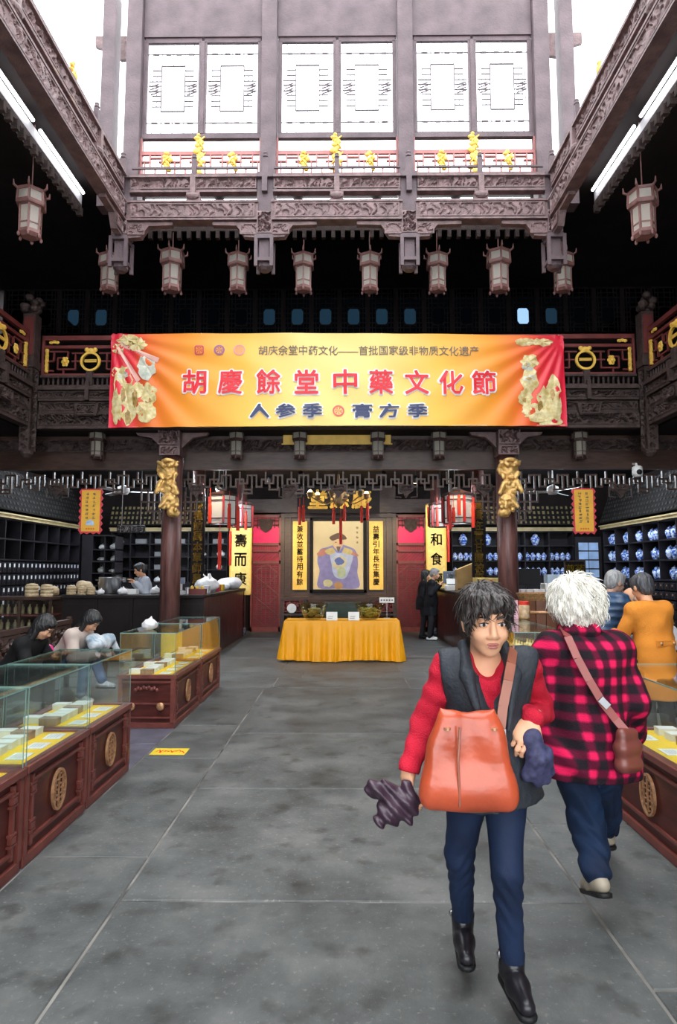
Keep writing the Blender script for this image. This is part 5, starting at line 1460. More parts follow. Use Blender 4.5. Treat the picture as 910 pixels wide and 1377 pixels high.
for i, (px, w, hh, mt) in enumerate(((168, .22, .10, PLAST), (180, .2, .14, WHITE), (212, .16, .12, PLAST), (244, .14, .22, WHITE), (255, .1, .1, STEEL))):
    p = onc(px, (.10, .3, .25, .25, .40)[i])
    if mt is PLAST: bag(p, i % 3, ['loose white bag by the pot on the herb counter', '', 'white bag beside the pharmacist on the herb counter'][i] or 'bag', None, .62 if i == 0 else .8)
    else:
        o = thing('counter_scale' if i != 1 else 'paper_stack', ['', 'white paper stack on the herb counter near the pot', '', 'white electronic scale near the black couplet board', 'small steel tin near the black couplet board'][i], ['', 'paper', '', 'scale', 'tin'][i], p)
        if i == 1:
            for k in range(6): MB().cbox((.004 * (k % 3), 0, .008 + k * .016), (.22, .16, .014)).build('paper', WHITE, o)
        elif i == 3: MB().box(-.09, .09, -.1, .1, 0, .06).box(-.03, .03, .04, .08, .06, .2).build('body', WHITE, o, bevel=.006); MB().cbox((0, .04, .24), (.16, .04, .10)).build('display', M('scale_display', (.25, .3, .42), .3, var=0), o); MB().box(-.08, .08, -.09, .03, .065, .075).build('pan', STEEL, o)
        else: o.name = 'steel_tin'; MB().lathe([(.05, 0), (.05, .1), (.052, .1), (.052, .12), (.0, .125)], 16).build('body', STEEL, o, smooth=False)
# framed small box with gold fruit
o = thing('offering_box', 'small dark box with three golden gourds under the black couplet board', 'box', onc(268, .2)); MB().box(-.15, .15, -.08, .08, 0, .1).build('tray', REDW, o)
for k in (-1, 0, 1): MB().ell((k * .09, -.05, .12), (.035, .035, .04), 8, 6).build('gold_gourd', GOLDP, o, smooth=True)
# bags at the end of the herb counter
for i, (px, Y, k, sc, lab) in enumerate(((296, 12.6, 0, 1.6, 'big tied white plastic bag on the herb counter corner'), (329, 15.0, 1, 1.9, 'big white plastic bag at the far end of the herb counter'), (323, 14.4, 2, 1.2, 'grey white bag of herbs in the middle of the counter run'))):
    bag((CXL - .22, Y, ZK + .001), k, lab, None, sc, .4 * i)
o = bag((CXL - .18, 12.9, ZK + .001), 2, 'small pink plastic bag between the white bags', None, .8); o.data = o.data.copy(); o.data.materials[0] = M('pink_plastic', (.70, .22, .26), .4, var=.15)
for k, (y, c, lab) in enumerate(((13.3, (.62, .03, .06), 'small red gift box between the bags on the counter'), (13.7, (.80, .55, .02), 'small yellow gift box between the bags on the counter'), (12.25, (.7, .7, .72), 'white paper bundle beside the couplet column'))):
    o = MB().box(-.1, .1, -.1, .1, 0, .14).box(-.012, .012, -.104, .104, 0, .143).build('gift_box', M('gift_paper_%d' % k, c, .4, var=.1), bevel=.005); o.location = (CXL - .2, y, ZK + .001); tag(o, lab, 'box')
# cash desk things
p = Vector((CXR + .3, 14.3, ZK + .001))
o = thing('cashier_board', 'grey cashier board with white characters standing on the cash desk', 'sign', p)
o.location = (at(606, 790, 14.2).x, 14.2, ZK); bz0, bz1 = 0.15, zx(768, 14.2) - ZK
MB().box(-.17, .17, -.015, .015, bz0, bz1).build('board', M('grey_board', (.10, .12, .16), .5, var=.1), o, bevel=.02); MB().box(-.02, .02, 0, .03, 0, bz0 + .1).box(-.12, .12, -.08, .1, 0, .015).build('stand', BLACKP, o)
for i, ch in enumerate('收银'): lettering('lettering', ch, WHINK, (0, -.018, bz1 - .12 - i * .17), o, world=False, h=.14, w=.16, offset=.02, extrude=.002)
o = thing('receipt_printer', 'white receipt printer in front of the cashier board', 'printer', (at(609, 795, 13.9).x, 13.9, ZK)); MB().box(-.17, .17, -.13, .13, 0, .12).build('body', WHITE, o, bevel=.015); MB().box(-.12, .12, -.1, .02, .12, .14).build('slot', BLACKP, o); MB().cbox((0, .06, .19), (.26, .02, .14), Matrix.Rotation(-.3, 3, 'X')).build('paper', WHITE, o)
o = MB().prism([(-.2, 0), (.22, 0), (.22, .62), (-.2, .45)], -.15, .15).build('wooden_box', M('ochre_wood', (.42, .25, .08), .5, var=.15)); o.location = (xx(624, 13.6), 13.6, ZK); tag(o, 'slanted ochre wooden box beside the cashier board', 'box')
MB().box(-.19, .21, -.153, -.15, .03, .06).build('edge_strip', WOOD, o)
o = thing('yellow_carton', 'pale yellow carton with a red seal below the black couplet', 'carton', (xx(653, 12.6), 12.6, ZK)); cz = zx(777, 12.6) - ZK
MB().box(-.26, .26, -.15, .15, 0, cz).build('carton_body', YELP2, o, bevel=.006); MB().lathe([(.045, -.002), (.045, 0), (.0, .001)], 12).build('red_seal', REDINK, o)
q = o.children[-1]; q.rotation_euler = (PI / 2, 0, 0); q.location = (.04, -.152, cz * .7)
# counter side right of the column
mon = thing('monitor', 'dark flat monitor on the counter behind the column', 'monitor', (xx(708, YK + .45), YK + .5, ZK)); MB().cbox((0, 0, .32), (.46, .04, .3)).build('screen', BLACKP, mon, bevel=.008); MB().box(-.03, .03, 0, .03, 0, .2).box(-.12, .12, -.08, .1, 0, .02).build('stand', BLACKP, mon)
reg = thing('receipt_machine', 'white cash machine on the counter beside the dark monitor', 'register', (xx(742, YK + .4), YK + .45, ZK)); MB().prism([(-.2, 0), (.2, 0), (.2, .2), (-.2, .2)], -.16, .16).build('body', WHITE, reg, bevel=.015); MB().cbox((0, -.165, .11), (.3, .01, .08)).build('dark_panel', BLACKP, reg); MB().box(-.14, .16, -.1, .12, .2, .36).build('tissue_box', M('pale_blue_carton', (.48, .6, .72), .5, var=.1), reg, bevel=.006)
tray = thing('red_tray', 'red tray of folded packets on the counter over the barrel', 'tray', (xx(714, YK + .15), YK + .1, ZK)); MB().box(-.36, .36, -.12, .12, 0, .05).build('tray', M('red_lacquer', (.5, .03, .03), .3, var=.1), tray)
for i in range(9): MB().cbox((-.3 + i * .075, 0, .075), (.06, .2, .05), Matrix.Rotation(.2 * (i % 3 - 1), 3, 'Z')).build('packet', WHITE, tray)
by = 9.68
br = thing('wooden_barrel', 'big brown wooden barrel in front of the jar counter', 'barrel', (xx(724, by), by, 0)); bzt = zx(806, by); BR = .42
N = 20
STV = MB()
w = 2 * PI * BR / N * .97
STV.add([(-w / 2, 0, 0), (w / 2, 0, 0), (w / 2 * .94, .04, 0), (-w / 2 * .94, .04, 0), (-w / 2 * 1.02, -.03, bzt), (w / 2 * 1.02, -.03, bzt), (w / 2 * .96, .01, bzt), (-w / 2 * .96, .01, bzt)], [(3, 2, 1, 0), (4, 5, 6, 7), (0, 1, 5, 4), (1, 2, 6, 5), (2, 3, 7, 6), (3, 0, 4, 7)])
STV = STV.mesh('stave', M('barrel_wood', (.16, .06, .03), .5, var=.3, vs=6))
for k in range(N): a = 2 * PI * k / N; link('stave', STV, br, loc=(BR * math.sin(a), -BR * math.cos(a), 0), rot=(0, 0, a))
for z in (.18, bzt * .5, bzt * .84): MB().lathe([(BR + .015 + .03 * z / bzt, z), (BR + .02 + .03 * z / bzt, z + .02), (BR + .015 + .03 * z / bzt, z + .04), (BR - .02, z + .02)], 32).build('hoop', BRASS, br)
MB().lathe([(BR - .03, bzt - .1), (.0, bzt - .06)], 24).build('contents', M('dried_red_dates', (.30, .06, .03), .6, var=.5, vs=40, bump=.8, bs=60), br)
wb_ = thing('wicker_tray', 'woven gold brown tray leaning over the barrel top', 'tray', (xx(722, by - .1), by - .12, bzt)); MB().lathe([(.30, .0), (.34, .09), (.35, .10), (.31, .02), (.0, .015)], 24).build('woven_tray', M('wicker', (.36, .20, .08), .6, var=.4, vs=40, bump=.6, bs=90), wb_)
# decoction sign
o = thing('decoction_sign', 'black sign with two yellow characters in an ochre frame', 'sign', (xx(770, 12.6), 12.6, 0)); sz0, sz1 = zx(775, 12.6), zx(754, 12.6)
MB().box(-.2, .2, -.012, .012, sz0, sz1).build('board', WOODB, o); m = MB()
for q in ((-.21, -.185, sz0, sz1), (.185, .21, sz0, sz1), (-.21, .21, sz1 - .02, sz1 + .005), (-.21, .21, sz0 - .005, sz0 + .02)): m.box(q[0], q[1], -.02, .015, q[2], q[3])
m.build('frame', WOOD, o); MB().tube([(0, .03, 0), (0, .03, sz1)], .015, 8).box(-.15, .15, -.12, .15, 0, .02).build('stand', BLACKP, o)
lettering('lettering', '煎药', M('sign_yellow', (.85, .60, .02), .5, var=0), (0, -.022, (sz0 + sz1) / 2), o, world=False, h=.17, w=.36, offset=.02, extrude=.002)
# striped tall panel & blue paper
o = thing('blue_glazed_door', 'narrow door with pale blue panes at the end of the jar wall', 'door', (xx(789, 15.7), 15.7, 0)); m = MB(); dz = zx(722, 15.7)
m.box(-.32, .32, 0, .05, 0, dz); m.build('door_leaf', SHELFW, o); BLP = M('pale_blue_pane', (.35, .50, .75), .35, var=.2, vs=4)
for j in range(9):
    for i in range(2): MB().box(-.24 + i * .25, -.01 + i * .25, -.012, 0, .35 + j * .22, .54 + j * .22).build('pane', BLP, o)
# ceiling fans
def fan(px, label, ang):
    p = at(px, 662, 12.4); r = thing('ceiling_fan', label, 'fan', p, ang); FW = M('fan_white_%d' % px, (.62, .62, .64), .35, var=.05)
    MB().lathe([(.04, .14), (.11, .10), (.12, .02), (.08, -.04), (.0, -.05)], 16).build('motor', FW, r, smooth=True); MB().tube([(0, 0, .1), (0, 0, ZS - p.z)], .015, 6).build('down_rod', FW, r)
    b = MB().cbox((.42, 0, .01), (.62, .12, .008), Matrix.Rotation(.25, 3, 'X')).box(.08, .16, -.02, .02, 0, .02).mesh('blade', FW)
    for k in range(3): link('blade', b, r, rot=(0, 0, k * 2 * PI / 3))
fan(166, 'white ceiling fan above the hanging black dispensing sign', .25); fan(743, 'white ceiling fan above the barrel counter', 3.0)
# hanging dispensing sign
hs = thing('hanging_sign', 'black hanging sign with white characters over the herb counter', 'sign', at(176, 717, 11.3)); hs.location.z = zx(717, 11.3); hw, hh = .26, zx(706, 11.3) - zx(717, 11.3)
MB().box(-hw, hw, -.02, .02, 0, hh).build('board', BLACKP, hs, bevel=.03); m = MB(); 
for s in (-1, 1): m.tube([(s * .17, 0, hh), (s * .17, 0, ZS - hs.location.z)], .005, 5)
m.build('wires', STEEL, hs); lettering('lettering', '中药配方', WHINK, (0, -.023, hh / 2), hs, world=False, h=hh * .72, w=hw * 1.8, offset=.03, extrude=.002)
# scalloped yellow hanging banners
def pennant(px, label, pict, mirror):
    Y = 10.735; x0, x1 = (-.19, .19); p = at(px, 717, Y); z1 = zx(657, Y) - p.z
    r = thing('hanging_pennant', label, 'banner', p); n = 14
    L = [(x0 + .02 * math.cos(i * PI), z1 * (1 - i / n)) for i in range(n + 1)]; Rr = [(x1 - .02 * math.cos(i * PI), z1 * (1 - i / n)) for i in range(n + 1)]
    bot = [(x0 + (x1 - x0) * (i + .5) / 7, -.02 if i % 2 == 0 else .012) for i in range(7)]
    m = MB(); m.prism(L + bot + Rr[::-1], -.004, .004); m.build('red_border', M('pennant_red_%d' % px, (.62, .05, .07), .5, var=.1), r)
    MB().prism([(x0 + .035, .03), (x1 - .035, .03), (x1 - .03, z1 - .025), (x0 + .03, z1 - .025)], -.008, -.004).build('yellow_field', M('pennant_yellow_%d' % px, (.82, .44, .05), .5, var=.1), r)
    rr = random.Random(px); k = MB(); rows = 7 if pict else 9
    for c in (-.065, .055):
        for j in range(rows):
            z = z1 - .09 - j * (.068 if pict else .06)
            for s in range(4):
                if rr.random() < .5: k.cbox((c + rr.uniform(-.012, .012), -.0095, z + rr.uniform(-.018, .018)), (.045, .002, .008))
                else: k.cbox((c + rr.uniform(-.018, .018), -.0095, z), (.008, .002, .042))
    k.build('printed_characters', GREYINK, r)['kind'] = 'stuff'
    k = MB()
    for j in range(4): k.cbox((-.06 + j * .04, -.0095, .075), (.028, .002, .028))
    k.build('printed_footer', M('pennant_orange_%d' % px, (.70, .16, .02), .5, var=0), r)
    if pict: MB().prism([(-.08, .14), (.07, .13), (.06, .20), (.0, .235), (-.06, .21)], -.010, -.008).build('printed_picture', M('blue_picture', (.14, .34, .60), .5, var=.5, vs=14, col2=(.62, .70, .85)), r)
pennant(121, 'yellow scalloped pennant with blue picture hung above the drawer wall', True, False); pennant(786, 'yellow scalloped pennant with two text columns hung above the jar wall', False, True)
# surveillance camera
o = thing('surveillance_camera', 'white surveillance camera under the gallery above the jar wall', 'camera', at(857, 641, 10.58)); MB().lathe([(.07, 0), (.085, .05), (.08, .16), (.06, .18)], 14).build('housing', WHITE, o, smooth=True); MB().ell((0, -.06, .07), (.05, .05, .05), 10, 6).build('lens', BLACKP, o, smooth=True); MB().tube([(0, 0, .15), (0, .03, .22), (0, YFZ - .055 - o.location.y, .24)], .02, 8).build('bracket', WHITE, o)

# ---- display cases
CT, GT = .53, .955
MEDB = MB(); n = 28
for k in range(n):
    a, b = 2 * PI * k / n, 2 * PI * (k + 1) / n; MEDB.bar((.085 * math.cos(a), 0, .115 * math.sin(a)), (.085 * math.cos(b), 0, .115 * math.sin(b)), .014, .016, up=(0, 1, 0))
for x in (-.05, 0, .05):
    for z in range(-3, 4):
        if (x / .085) ** 2 + (z * .03 / .115) ** 2 > .85: continue
        MEDB.cbox((x, 0, z * .029), (.007, .012, .030)); MEDB.cbox((x + .012 * (1 if z % 2 else -1), 0, z * .029), (.030, .012, .006))
MEDB = MEDB.mesh('longevity_medallion', BRASS)
def display_case(loc, rz, L, label, group, D=.58, end='far', carved_end=False):
    r = thing('display_case', label, 'display case', loc, rz, group)
    MB().box(.015, L - .015, .015, D - .015, .05, CT - .03).build('cabinet_body', ROSE, r)
    MB().box(0, L, -.005, D + .005, 0, .055).build('plinth', ROSEL, r, bevel=.005)
    m = MB(); m.box(-.005, L + .005, -.02, .045, CT - .035, CT + .005); m.box(-.005, L + .005, D - .045, D + .02, CT - .035, CT + .005); m.box(-.005, .04, .045, D - .045, CT - .035, CT + .005); m.box(L - .04, L + .005, .045, D - .045, CT - .035, CT + .005)
    m.build('top_rim', ROSEL, r, bevel=.004)
    MB().box(.04, L - .04, .045, D - .045, CT - .02, CT - .008).build('yellow_lining', YELL, r)
    f = MB()
    for x in (.0, L - .035): f.box(x, x + .035, -.008, .02, .055, CT - .035)
    for x in (.075, L - .1): f.box(x, x + .022, -.006, .016, .09, CT - .06)
    for z in (.115, CT - .10): f.box(.09, L - .09, -.004, .016, z, z + .016)
    for x in (.07, L - .105):
        for z in (.16, CT - .17):
            f.box(x - .018, x + .05, -.010, .014, z, z + .012); f.box(x - .018, x + .05, -.010, .014, z + .055, z + .067); f.box(x - .006, x + .04, -.012, .014, z + .018, z + .05)
    f.build('panel_moulding', ROSEL, r)
    link('longevity_medallion', MEDB, r, loc=(L / 2, -.004, (CT + .03) / 2))
    g = .006
    for nm, b in (('front_pane', (0, L, 0, g)), ('back_pane', (0, L, D - g, D)), ('end_pane', (0, g, g, D - g)), ('end_pane', (L - g, L, g, D - g))): MB().box(b[0], b[1], b[2], b[3], CT + .005, GT).build(nm, GLASS, r)
    MB().box(-.004, L + .004, -.004, D + .004, GT, GT + .008).build('top_pane', GLASS, r)
    ed = MB(); EG = MATS.get('glass_edge') or M('glass_edge', (.25, .42, .38), .2, var=0)
    for y in (-.004, D - .001): ed.box(0, L, y, y + .004, GT, GT + .008)
    for x in (-.004, L): ed.box(x, x + .004, 0, D, GT, GT + .008)
    for x in (0, L - .004):
        for y in (0, D - .004): ed.box(x, x + .004, y, y + .004, CT, GT)
    ed.build('glass_edges', EG, r)
    # end face with drawers
    for X, s in ((0, -1), (L, 1)):
        e = MB()
        for z in (.10, .24, CT - .075): e.box(min(X, X + s * .012), max(X, X + s * .012), .04, D - .04, z, z + .016)
        for y in (.0, D - .04): e.box(min(X, X + s * .012), max(X, X + s * .012), y, y + .04, .055, CT - .035)
        e.build('end_moulding', ROSEL, r)
        if carved_end:
            k = MB()
            for i in range(9):
                t = (i - 4) / 4; k.ell((X + s * .012, D / 2 + t * .11, .40 - abs(t) * .015 + .015 * (i % 2)), (.012, .02, .02), 8, 5)
            k.build('carved_flower', ROSEL, r, smooth=True)
            for y in (.14, D - .14): MB().ell((X + s * .014, y, .22), (.016, .042, .042), 12, 8).build('drawer_pull', BRASS, r, smooth=True)
    return r
XL_, XR_ = gnd(105, 1095).x, gnd(843, 1109).x
XL_ = -1.745; XR_ = 1.80
yA = gnd(175, 1036).y
LA = .83
grp = 'glass display cases near the bench'
caseL = []
for i in range(3): caseL.append(display_case((XL_, yA - (i + 1) * LA - i * .03, 0), PI / 2, LA, ['rosewood glass display case standing closest to the carved drawer case', 'rosewood glass display case in the middle of the row before the bench', 'rosewood glass display case at the entrance end of the bench row'][i], None))
y2a, y2b = gnd(234.5, 979.5).y, gnd(293, 923.4).y; L2 = (y2b - y2a - .066) / 2
for i in range(2): display_case((XL_ - .0, y2a + i * (L2 + .066), 0), PI / 2, L2, 'rosewood display case with carved drawer end facing the bench cases' if i == 0 else 'rosewood display case reaching toward the herb counter', None, carved_end=True)
yR = gnd(815, 1086).y
display_case((XR_, yR, 0), -PI / 2, 1.15, 'rosewood display case beside the woman in plaid', None)
display_case((XR_, yR - 1.18, 0), -PI / 2, 1.15, 'rosewood display case in front of the orange coat shopper', None)
yR2 = gnd(686, 851, GT).y
display_case((XR_ - .02, yR2 + 1.2, 0), -PI / 2, 1.2, 'display case with gold packets behind the vested woman', None)
display_case((XR_ - .02, yR2 + 2.43, 0), -PI / 2, 1.2, 'display case holding the pink notice and red lidded jar', None)
# goods in the cases
BOXW = MB().box(-.06, .06, -.040, .040, 0, .045).box(-.061, .061, -.041, .041, .032, .045).mesh('box', WHITE)
BOXB = MB().box(-.06, .06, -.040, .040, 0, .05).box(-.061, .061, -.041, .041, .036, .05).mesh('box', M('brown_package', (.33, .20, .11), .5, var=.4, vs=20))
CARD = MB().box(-.055, .055, -.065, .065, 0, .004).mesh('card', WHITE)
CARDT = MB()
for i in range(4): CARDT.box(-.036 + i * .018, -.028 + i * .018, -.045, .045, .004, .0045)
CARDT = CARDT.mesh('printed_lines', M('pale_print', (.5, .52, .55), .5, var=0))
zc = CT - .007
def goods(x, y, me, label, group, rz=0.0, name='white_box', cat='box', sc=1.0):
    o = link(name, me, loc=(x, y, zc), rot=(0, 0, rz)); o.scale = (sc, sc, sc); tag(o, label, cat, group)
    if me is CARD: link('printed_lines', CARDT, o)
def fill(x0, ya, yb, s, tagname, nb):
    # s = -1: case extends to -x from the aisle
    n = nb
    for i in range(n): y = ya + (i + .5) * (yb - ya) / n; goods(x0 + s * .33, y, BOXW if (i % 4) else BOXB, 'small white packet in the boxed row of ' + tagname if i % 4 else 'small brown packet in the boxed row of ' + tagname, 'packets in ' + tagname, rj.uniform(-.1, .1))
    for i in range(max(2, n // 2)): y = ya + (i + .5) * (yb - ya) / max(2, n // 2); goods(x0 + s * .15, y, CARD, 'white printed card lying on yellow lining in ' + tagname, 'cards in ' + tagname, rj.uniform(-.08, .08), 'printed_card', 'card')
    for i in range(max(2, n // 2)): y = ya + (i + .5) * (yb - ya) / max(2, n // 2); goods(x0 + s * .47, y, CARD if i % 2 else BOXW, 'white card at the back of ' + tagname if i % 2 else 'white packet at the back of ' + tagname, 'back row of ' + tagname, rj.uniform(-.08, .08), 'printed_card' if i % 2 else 'white_box', 'card' if i % 2 else 'box')
fill(XL_, yA - LA + .08, yA - .08, -1, 'the bench side far case', 7)
fill(XL_, yA - 2 * LA + .08, yA - LA - .08, -1, 'the bench side middle case', 6)
fill(XL_, yA - 3 * LA + .06, yA - 2 * LA - .12, -1, 'the entrance end case', 6)
fill(XL_, y2a + .08, y2a + L2 - .08, -1, 'the carved drawer case', 8)
fill(XL_, y2a + L2 + .13, y2b - .08, -1, 'the case by the herb counter', 6)
fill(XR_, yR - 1.07, yR - .08, 1, 'the case beside the plaid woman', 7)
# gold packets standing in the far case, yellow backdrop
YPK = MB().box(-.035, .035, -.02, .02, 0, .2).lathe([(.03, .2), (.012, .23), (.012, .26)], 8).mesh('gold_packet', M('gold_packet_print', (.80, .50, .04), .35, var=.4, vs=25, col2=(.85, .72, .35)))
for i in range(10):
    for j in range(3): goods(XR_ + .1 + j * .16, yR2 + .08 + i * .11, YPK, 'upright gold packet in the case behind the vested woman', 'gold packets', rj.uniform(-.2, .2), 'gold_packet', 'packet')
o = MB().grid(lambda u, v: (XL_ - .515 + .008 * math.sin(u * 60), y2a + L2 + .12 + u * (L2 - .10), CT + .012 + v * .36), 60, 4).build('yellow_curtain', YELL, smooth=True); tag(o, 'yellow cloth backdrop standing in the display case toward the herb counter', 'cloth')
# pink notice, red lidded jar
o = thing('pink_notice', 'pink paper notice with vertical writing standing on the display case', 'notice', (xx(685.5, 8.6), 8.6, GT + .009)); nh = zx(808, 8.6) - GT
MB().cbox((0, 0, nh / 2), (.15, .006, nh), Matrix.Rotation(-.08, 3, 'X')).build('paper', M('pink_paper', (.78, .45, .55), .6, var=.06), o); MB().box(-.06, .06, 0, .08, 0, .008).build('stand', STEEL, o)
k = MB()
for c in (-.03, .03):
    for j in range(6): k.cbox((c, -.008, nh * (.82 - j * .12)), (.022, .002, .016), Matrix.Rotation(-.08, 3, 'X'))
k.build('written_marks', GREYINK, o)
o = thing('lidded_jar', 'plastic jar with a red lid beside the pink notice', 'jar', (xx(701, 8.6), 8.6, GT + .009)); MB().lathe([(.07, 0), (.075, .02), (.075, .17), (.06, .19)], 18).build('jar_body', M('amber_jar', (.55, .38, .22), .25, var=.3, vs=20), o, smooth=True); MB().lathe([(.066, .185), (.068, .19), (.068, .235), (.0, .238)], 18).build('lid', REDS, o)
# bag on glass of second case
bag((XL_ - .38, y2a + .35, GT + .009), 2, 'crumpled clear bag lying on the carved drawer case', None, .7)
# ---- bench
bx = -3.86; by0, by1 = 6.2, 8.95
be = thing('carved_bench', 'dark carved wooden bench under the seated women', 'bench', (bx, (by0 + by1) / 2, 0))
bzt = .93
m = MB(); m.box(bx, bx + .57, by0, by1, .365, .405); m.build('seat', WOOD, be, world=True, bevel=.008)
m = MB(); add_relief(m, (bx + .03, (by0 + by1) / 2, .70), by1 - by0 - .2, .32, rz=PI / 2, depth=.03, cell=.025, freq=22, seed=4); m.build('carved_back', WOOD, be, world=True)
m = MB(); m.box(bx - .03, bx + .04, by0, by1, bzt - .06, bzt); m.box(bx - .03, bx + .03, by0, by1, .44, .52); m.build('back_rail', WOOD, be, world=True)
for y in (by0 + .03, by1 - .03):
    for x in (bx, bx + .53): MB().box(x - .025, x + .025, y - .03, y + .03, 0, .365 if x > bx else bzt + .03).build('leg', WOOD, be, world=True)
    MB().box(bx, bx + .54, y - .03, y + .03, .60, .65).build('armrest', WOOD, be, world=True)
# ---- floor sticker
p = gnd(228, 1011); st = MB().box(-.155, .155, -.10, .10, 0.001, .003).build('floor_sticker', M('yellow_sticker', (.80, .60, .04), .4, var=.1)); st.location = p; tag(st, 'yellow floor sticker with a red curling pattern by the display cases', 'sticker')
m = MB(); rr = random.Random(2)
for i in range(7): m.tube([(-.12 + i * .035, rr.uniform(-.04, .0), .0042), (-.10 + i * .035, rr.uniform(0, .05), .0042), (-.07 + i * .035, rr.uniform(-.05, .04), .0042)], .0012 * 6, 5)
V = [(x, y, .003 + min(.0015, max(0, (z - .0042) * .1 + .001))) for x, y, z in m.v]; m.v = V
m.build('red_pattern', REDINK, st)
# ================================================================== PEOPLE
SKIN = M('skin', (.74, .39, .235), .5, var=.08, vs=12, spec=.35)
SKINO = M('older_skin', (.52, .30, .21), .5, var=.12, vs=14, spec=.35)
LIPS = M('lips', (.42, .14, .12), .45, var=.05)
EYEW = M('eye_white', (.70, .68, .65), .3, var=0)
EYED = M('dark_iris', (.015, .010, .008), .2, var=0)
def hair_mat(name, c, c2): return M(name, c, .38, var=.5, vs=40, stretch=(1, 1, .25), col2=c2, bump=.5, bs=90, spec=.6)
HDARK = hair_mat('black_brown_hair', (.010, .007, .006), (.040, .028, .024))
HGREY = hair_mat('grey_hair', (.16, .16, .16), (.42, .42, .42))
HWHITE = hair_mat('white_cream_hair', (.70, .66, .57), (.92, .90, .84))
HGD = hair_mat('dark_grey_hair', (.022, .023, .026), (.09, .09, .10))
HBLACK = hair_mat('black_hair', (.006, .006, .007), (.022, .021, .022))
def clothm(name, c, rough=.8, bump=.3, bs=120, var=.12, vs=8, **k): return M(name, c, rough, var=var, vs=vs, bump=bump, bs=bs, spec=.25, **k)
def V3(*a): return Vector(a)
def frame(f, u=(0, 0, 1)):
    f = Vector(f).normalized(); u = Vector(u); r = f.cross(u).normalized(); u = r.cross(f)
    return r, f, u, np.array([[r.x, f.x, u.x], [r.y, f.y, u.y], [r.z, f.z, u.z]])
def head_prims(c, f, u, s=1.0):
    r, f, u, R_ = frame(f, u); c = Vector(c)
    P = lambda x, y, z: c + (r * x + f * y + u * z) * s
    E = lambda x, y, z, a, b, d, k=.02: elp(P(x, y, z), (a * s, b * s, d * s), k * s, R_)
    pr = [E(0, -.012, .03, .076, .094, .088), E(0, .028, -.035, .060, .066, .080, .03), E(0, .060, -.090, .026, .024, .022, .025),
          cap(P(0, .090, .012), P(0, .108, -.026), .009 * s, .013 * s, .012 * s), E(-.012, .098, -.032, .010, .011, .008, .008), E(.012, .098, -.032, .010, .011, .008, .008),
          E(0, .078, .038, .05, .02, .014, .02)]
    for q in (-1, 1):
        pr += [E(q * .036, .066, -.030, .026, .026, .026, .02), E(q * .079, -.004, -.008, .010, .022, .032, .008), E(q * .084, -.012, .004, .007, .014, .018, .006)]
        pr += [sub(E(q * .032, .100, .012, .019, .014, .010, .012))]
        pr += [E(q * .032, .081, .010, .016, .012, .011, .004)]
    pr += [E(0, .086, -.058, .024, .012, .008, .008), E(0, .084, -.070, .020, .012, .008, .008), sub(E(0, .104, -.0635, .022, .008, .0018, .004))]
    return pr, P, E
def face_bits(body, P, E, s, h, brow=HDARK, wear=None):
    for q in (-1, 1):
        sdf_mesh('eye', EYEW, [E(q * .032, .0855, .010, .0135, .0085, .0068, .002)], .002, parent=body); e = body.children[-1]
        sdf_mesh('iris', EYED, [E(q * .032, .0912, .010, .0062, .0050, .0062, .002)], .0016, parent=e)
        sdf_mesh('eyebrow', brow, [cap(P(q * .014, .098, .033), P(q * .034, .094, .040), .0042 * s, .0048 * s, .004), cap(P(q * .034, .094, .040), P(q * .055, .074, .033), .0048 * s, .003 * s, .004)], .0025, parent=body)
        sdf_mesh('eyelid', HBLACK, [cap(P(q * .017, .0945, .0155), P(q * .032, .0965, .0195), .0018 * s, .0022 * s, .002), cap(P(q * .032, .0965, .0195), P(q * .048, .089, .014), .0022 * s, .0016 * s, .002)], .0016, parent=body)
    sdf_mesh('lips', LIPS, [E(-.009, .0955, -.0585, .013, .006, .0048, .004), E(.009, .0955, -.0585, .013, .006, .0048, .004), E(0, .0945, -.069, .018, .0065, .0058, .004), sub(E(0, .105, -.0638, .022, .010, .0012, .002))], .002, parent=body)
def hand_prims(w, d, n, side, curl=.6, s=1.0):
    w, d, n = Vector(w), Vector(d).normalized(), Vector(n); n = (n - d * n.dot(d)).normalized(); a = d.cross(n) * side
    R_ = np.array([[a[i], n[i], d[i]] for i in range(3)])
    pr = [cap(w - d * .02 * s, w + d * .02 * s, .025 * s, .026 * s, .015), elp(w + d * .05 * s, (.040 * s, .016 * s, .052 * s), .015, R_)]
    for i, (o, L, r) in enumerate(((-.030, .066, .0078), (-.010, .082, .0085), (.011, .086, .0088), (.031, .076, .0085))):
        b = w + d * (.090 - .010 * abs(i - 2) * .6) * s + a * o * s; c = curl * (1 + .12 * (3 - i)); p = b
        for j in range(3):
            t = c * (.45 + j * .75); dr = d * math.cos(t) + n * math.sin(t); q = p + dr * L * (.42, .33, .27)[j] * s
            pr.append(cap(p, q, r * s * (1 - .08 * j), r * s * (.93 - .08 * j), .004)); p = q
    b = w + d * .022 * s + a * .030 * s; t1 = b + (d * .55 + a * .65 + n * .35).normalized() * .042 * s; t2 = t1 + (d * .8 + a * .1 + n * .65).normalized() * .034 * s
    return pr + [cap(b, t1, .014 * s, .0105 * s, .012), cap(t1, t2, .0105 * s, .0088 * s, .006)]
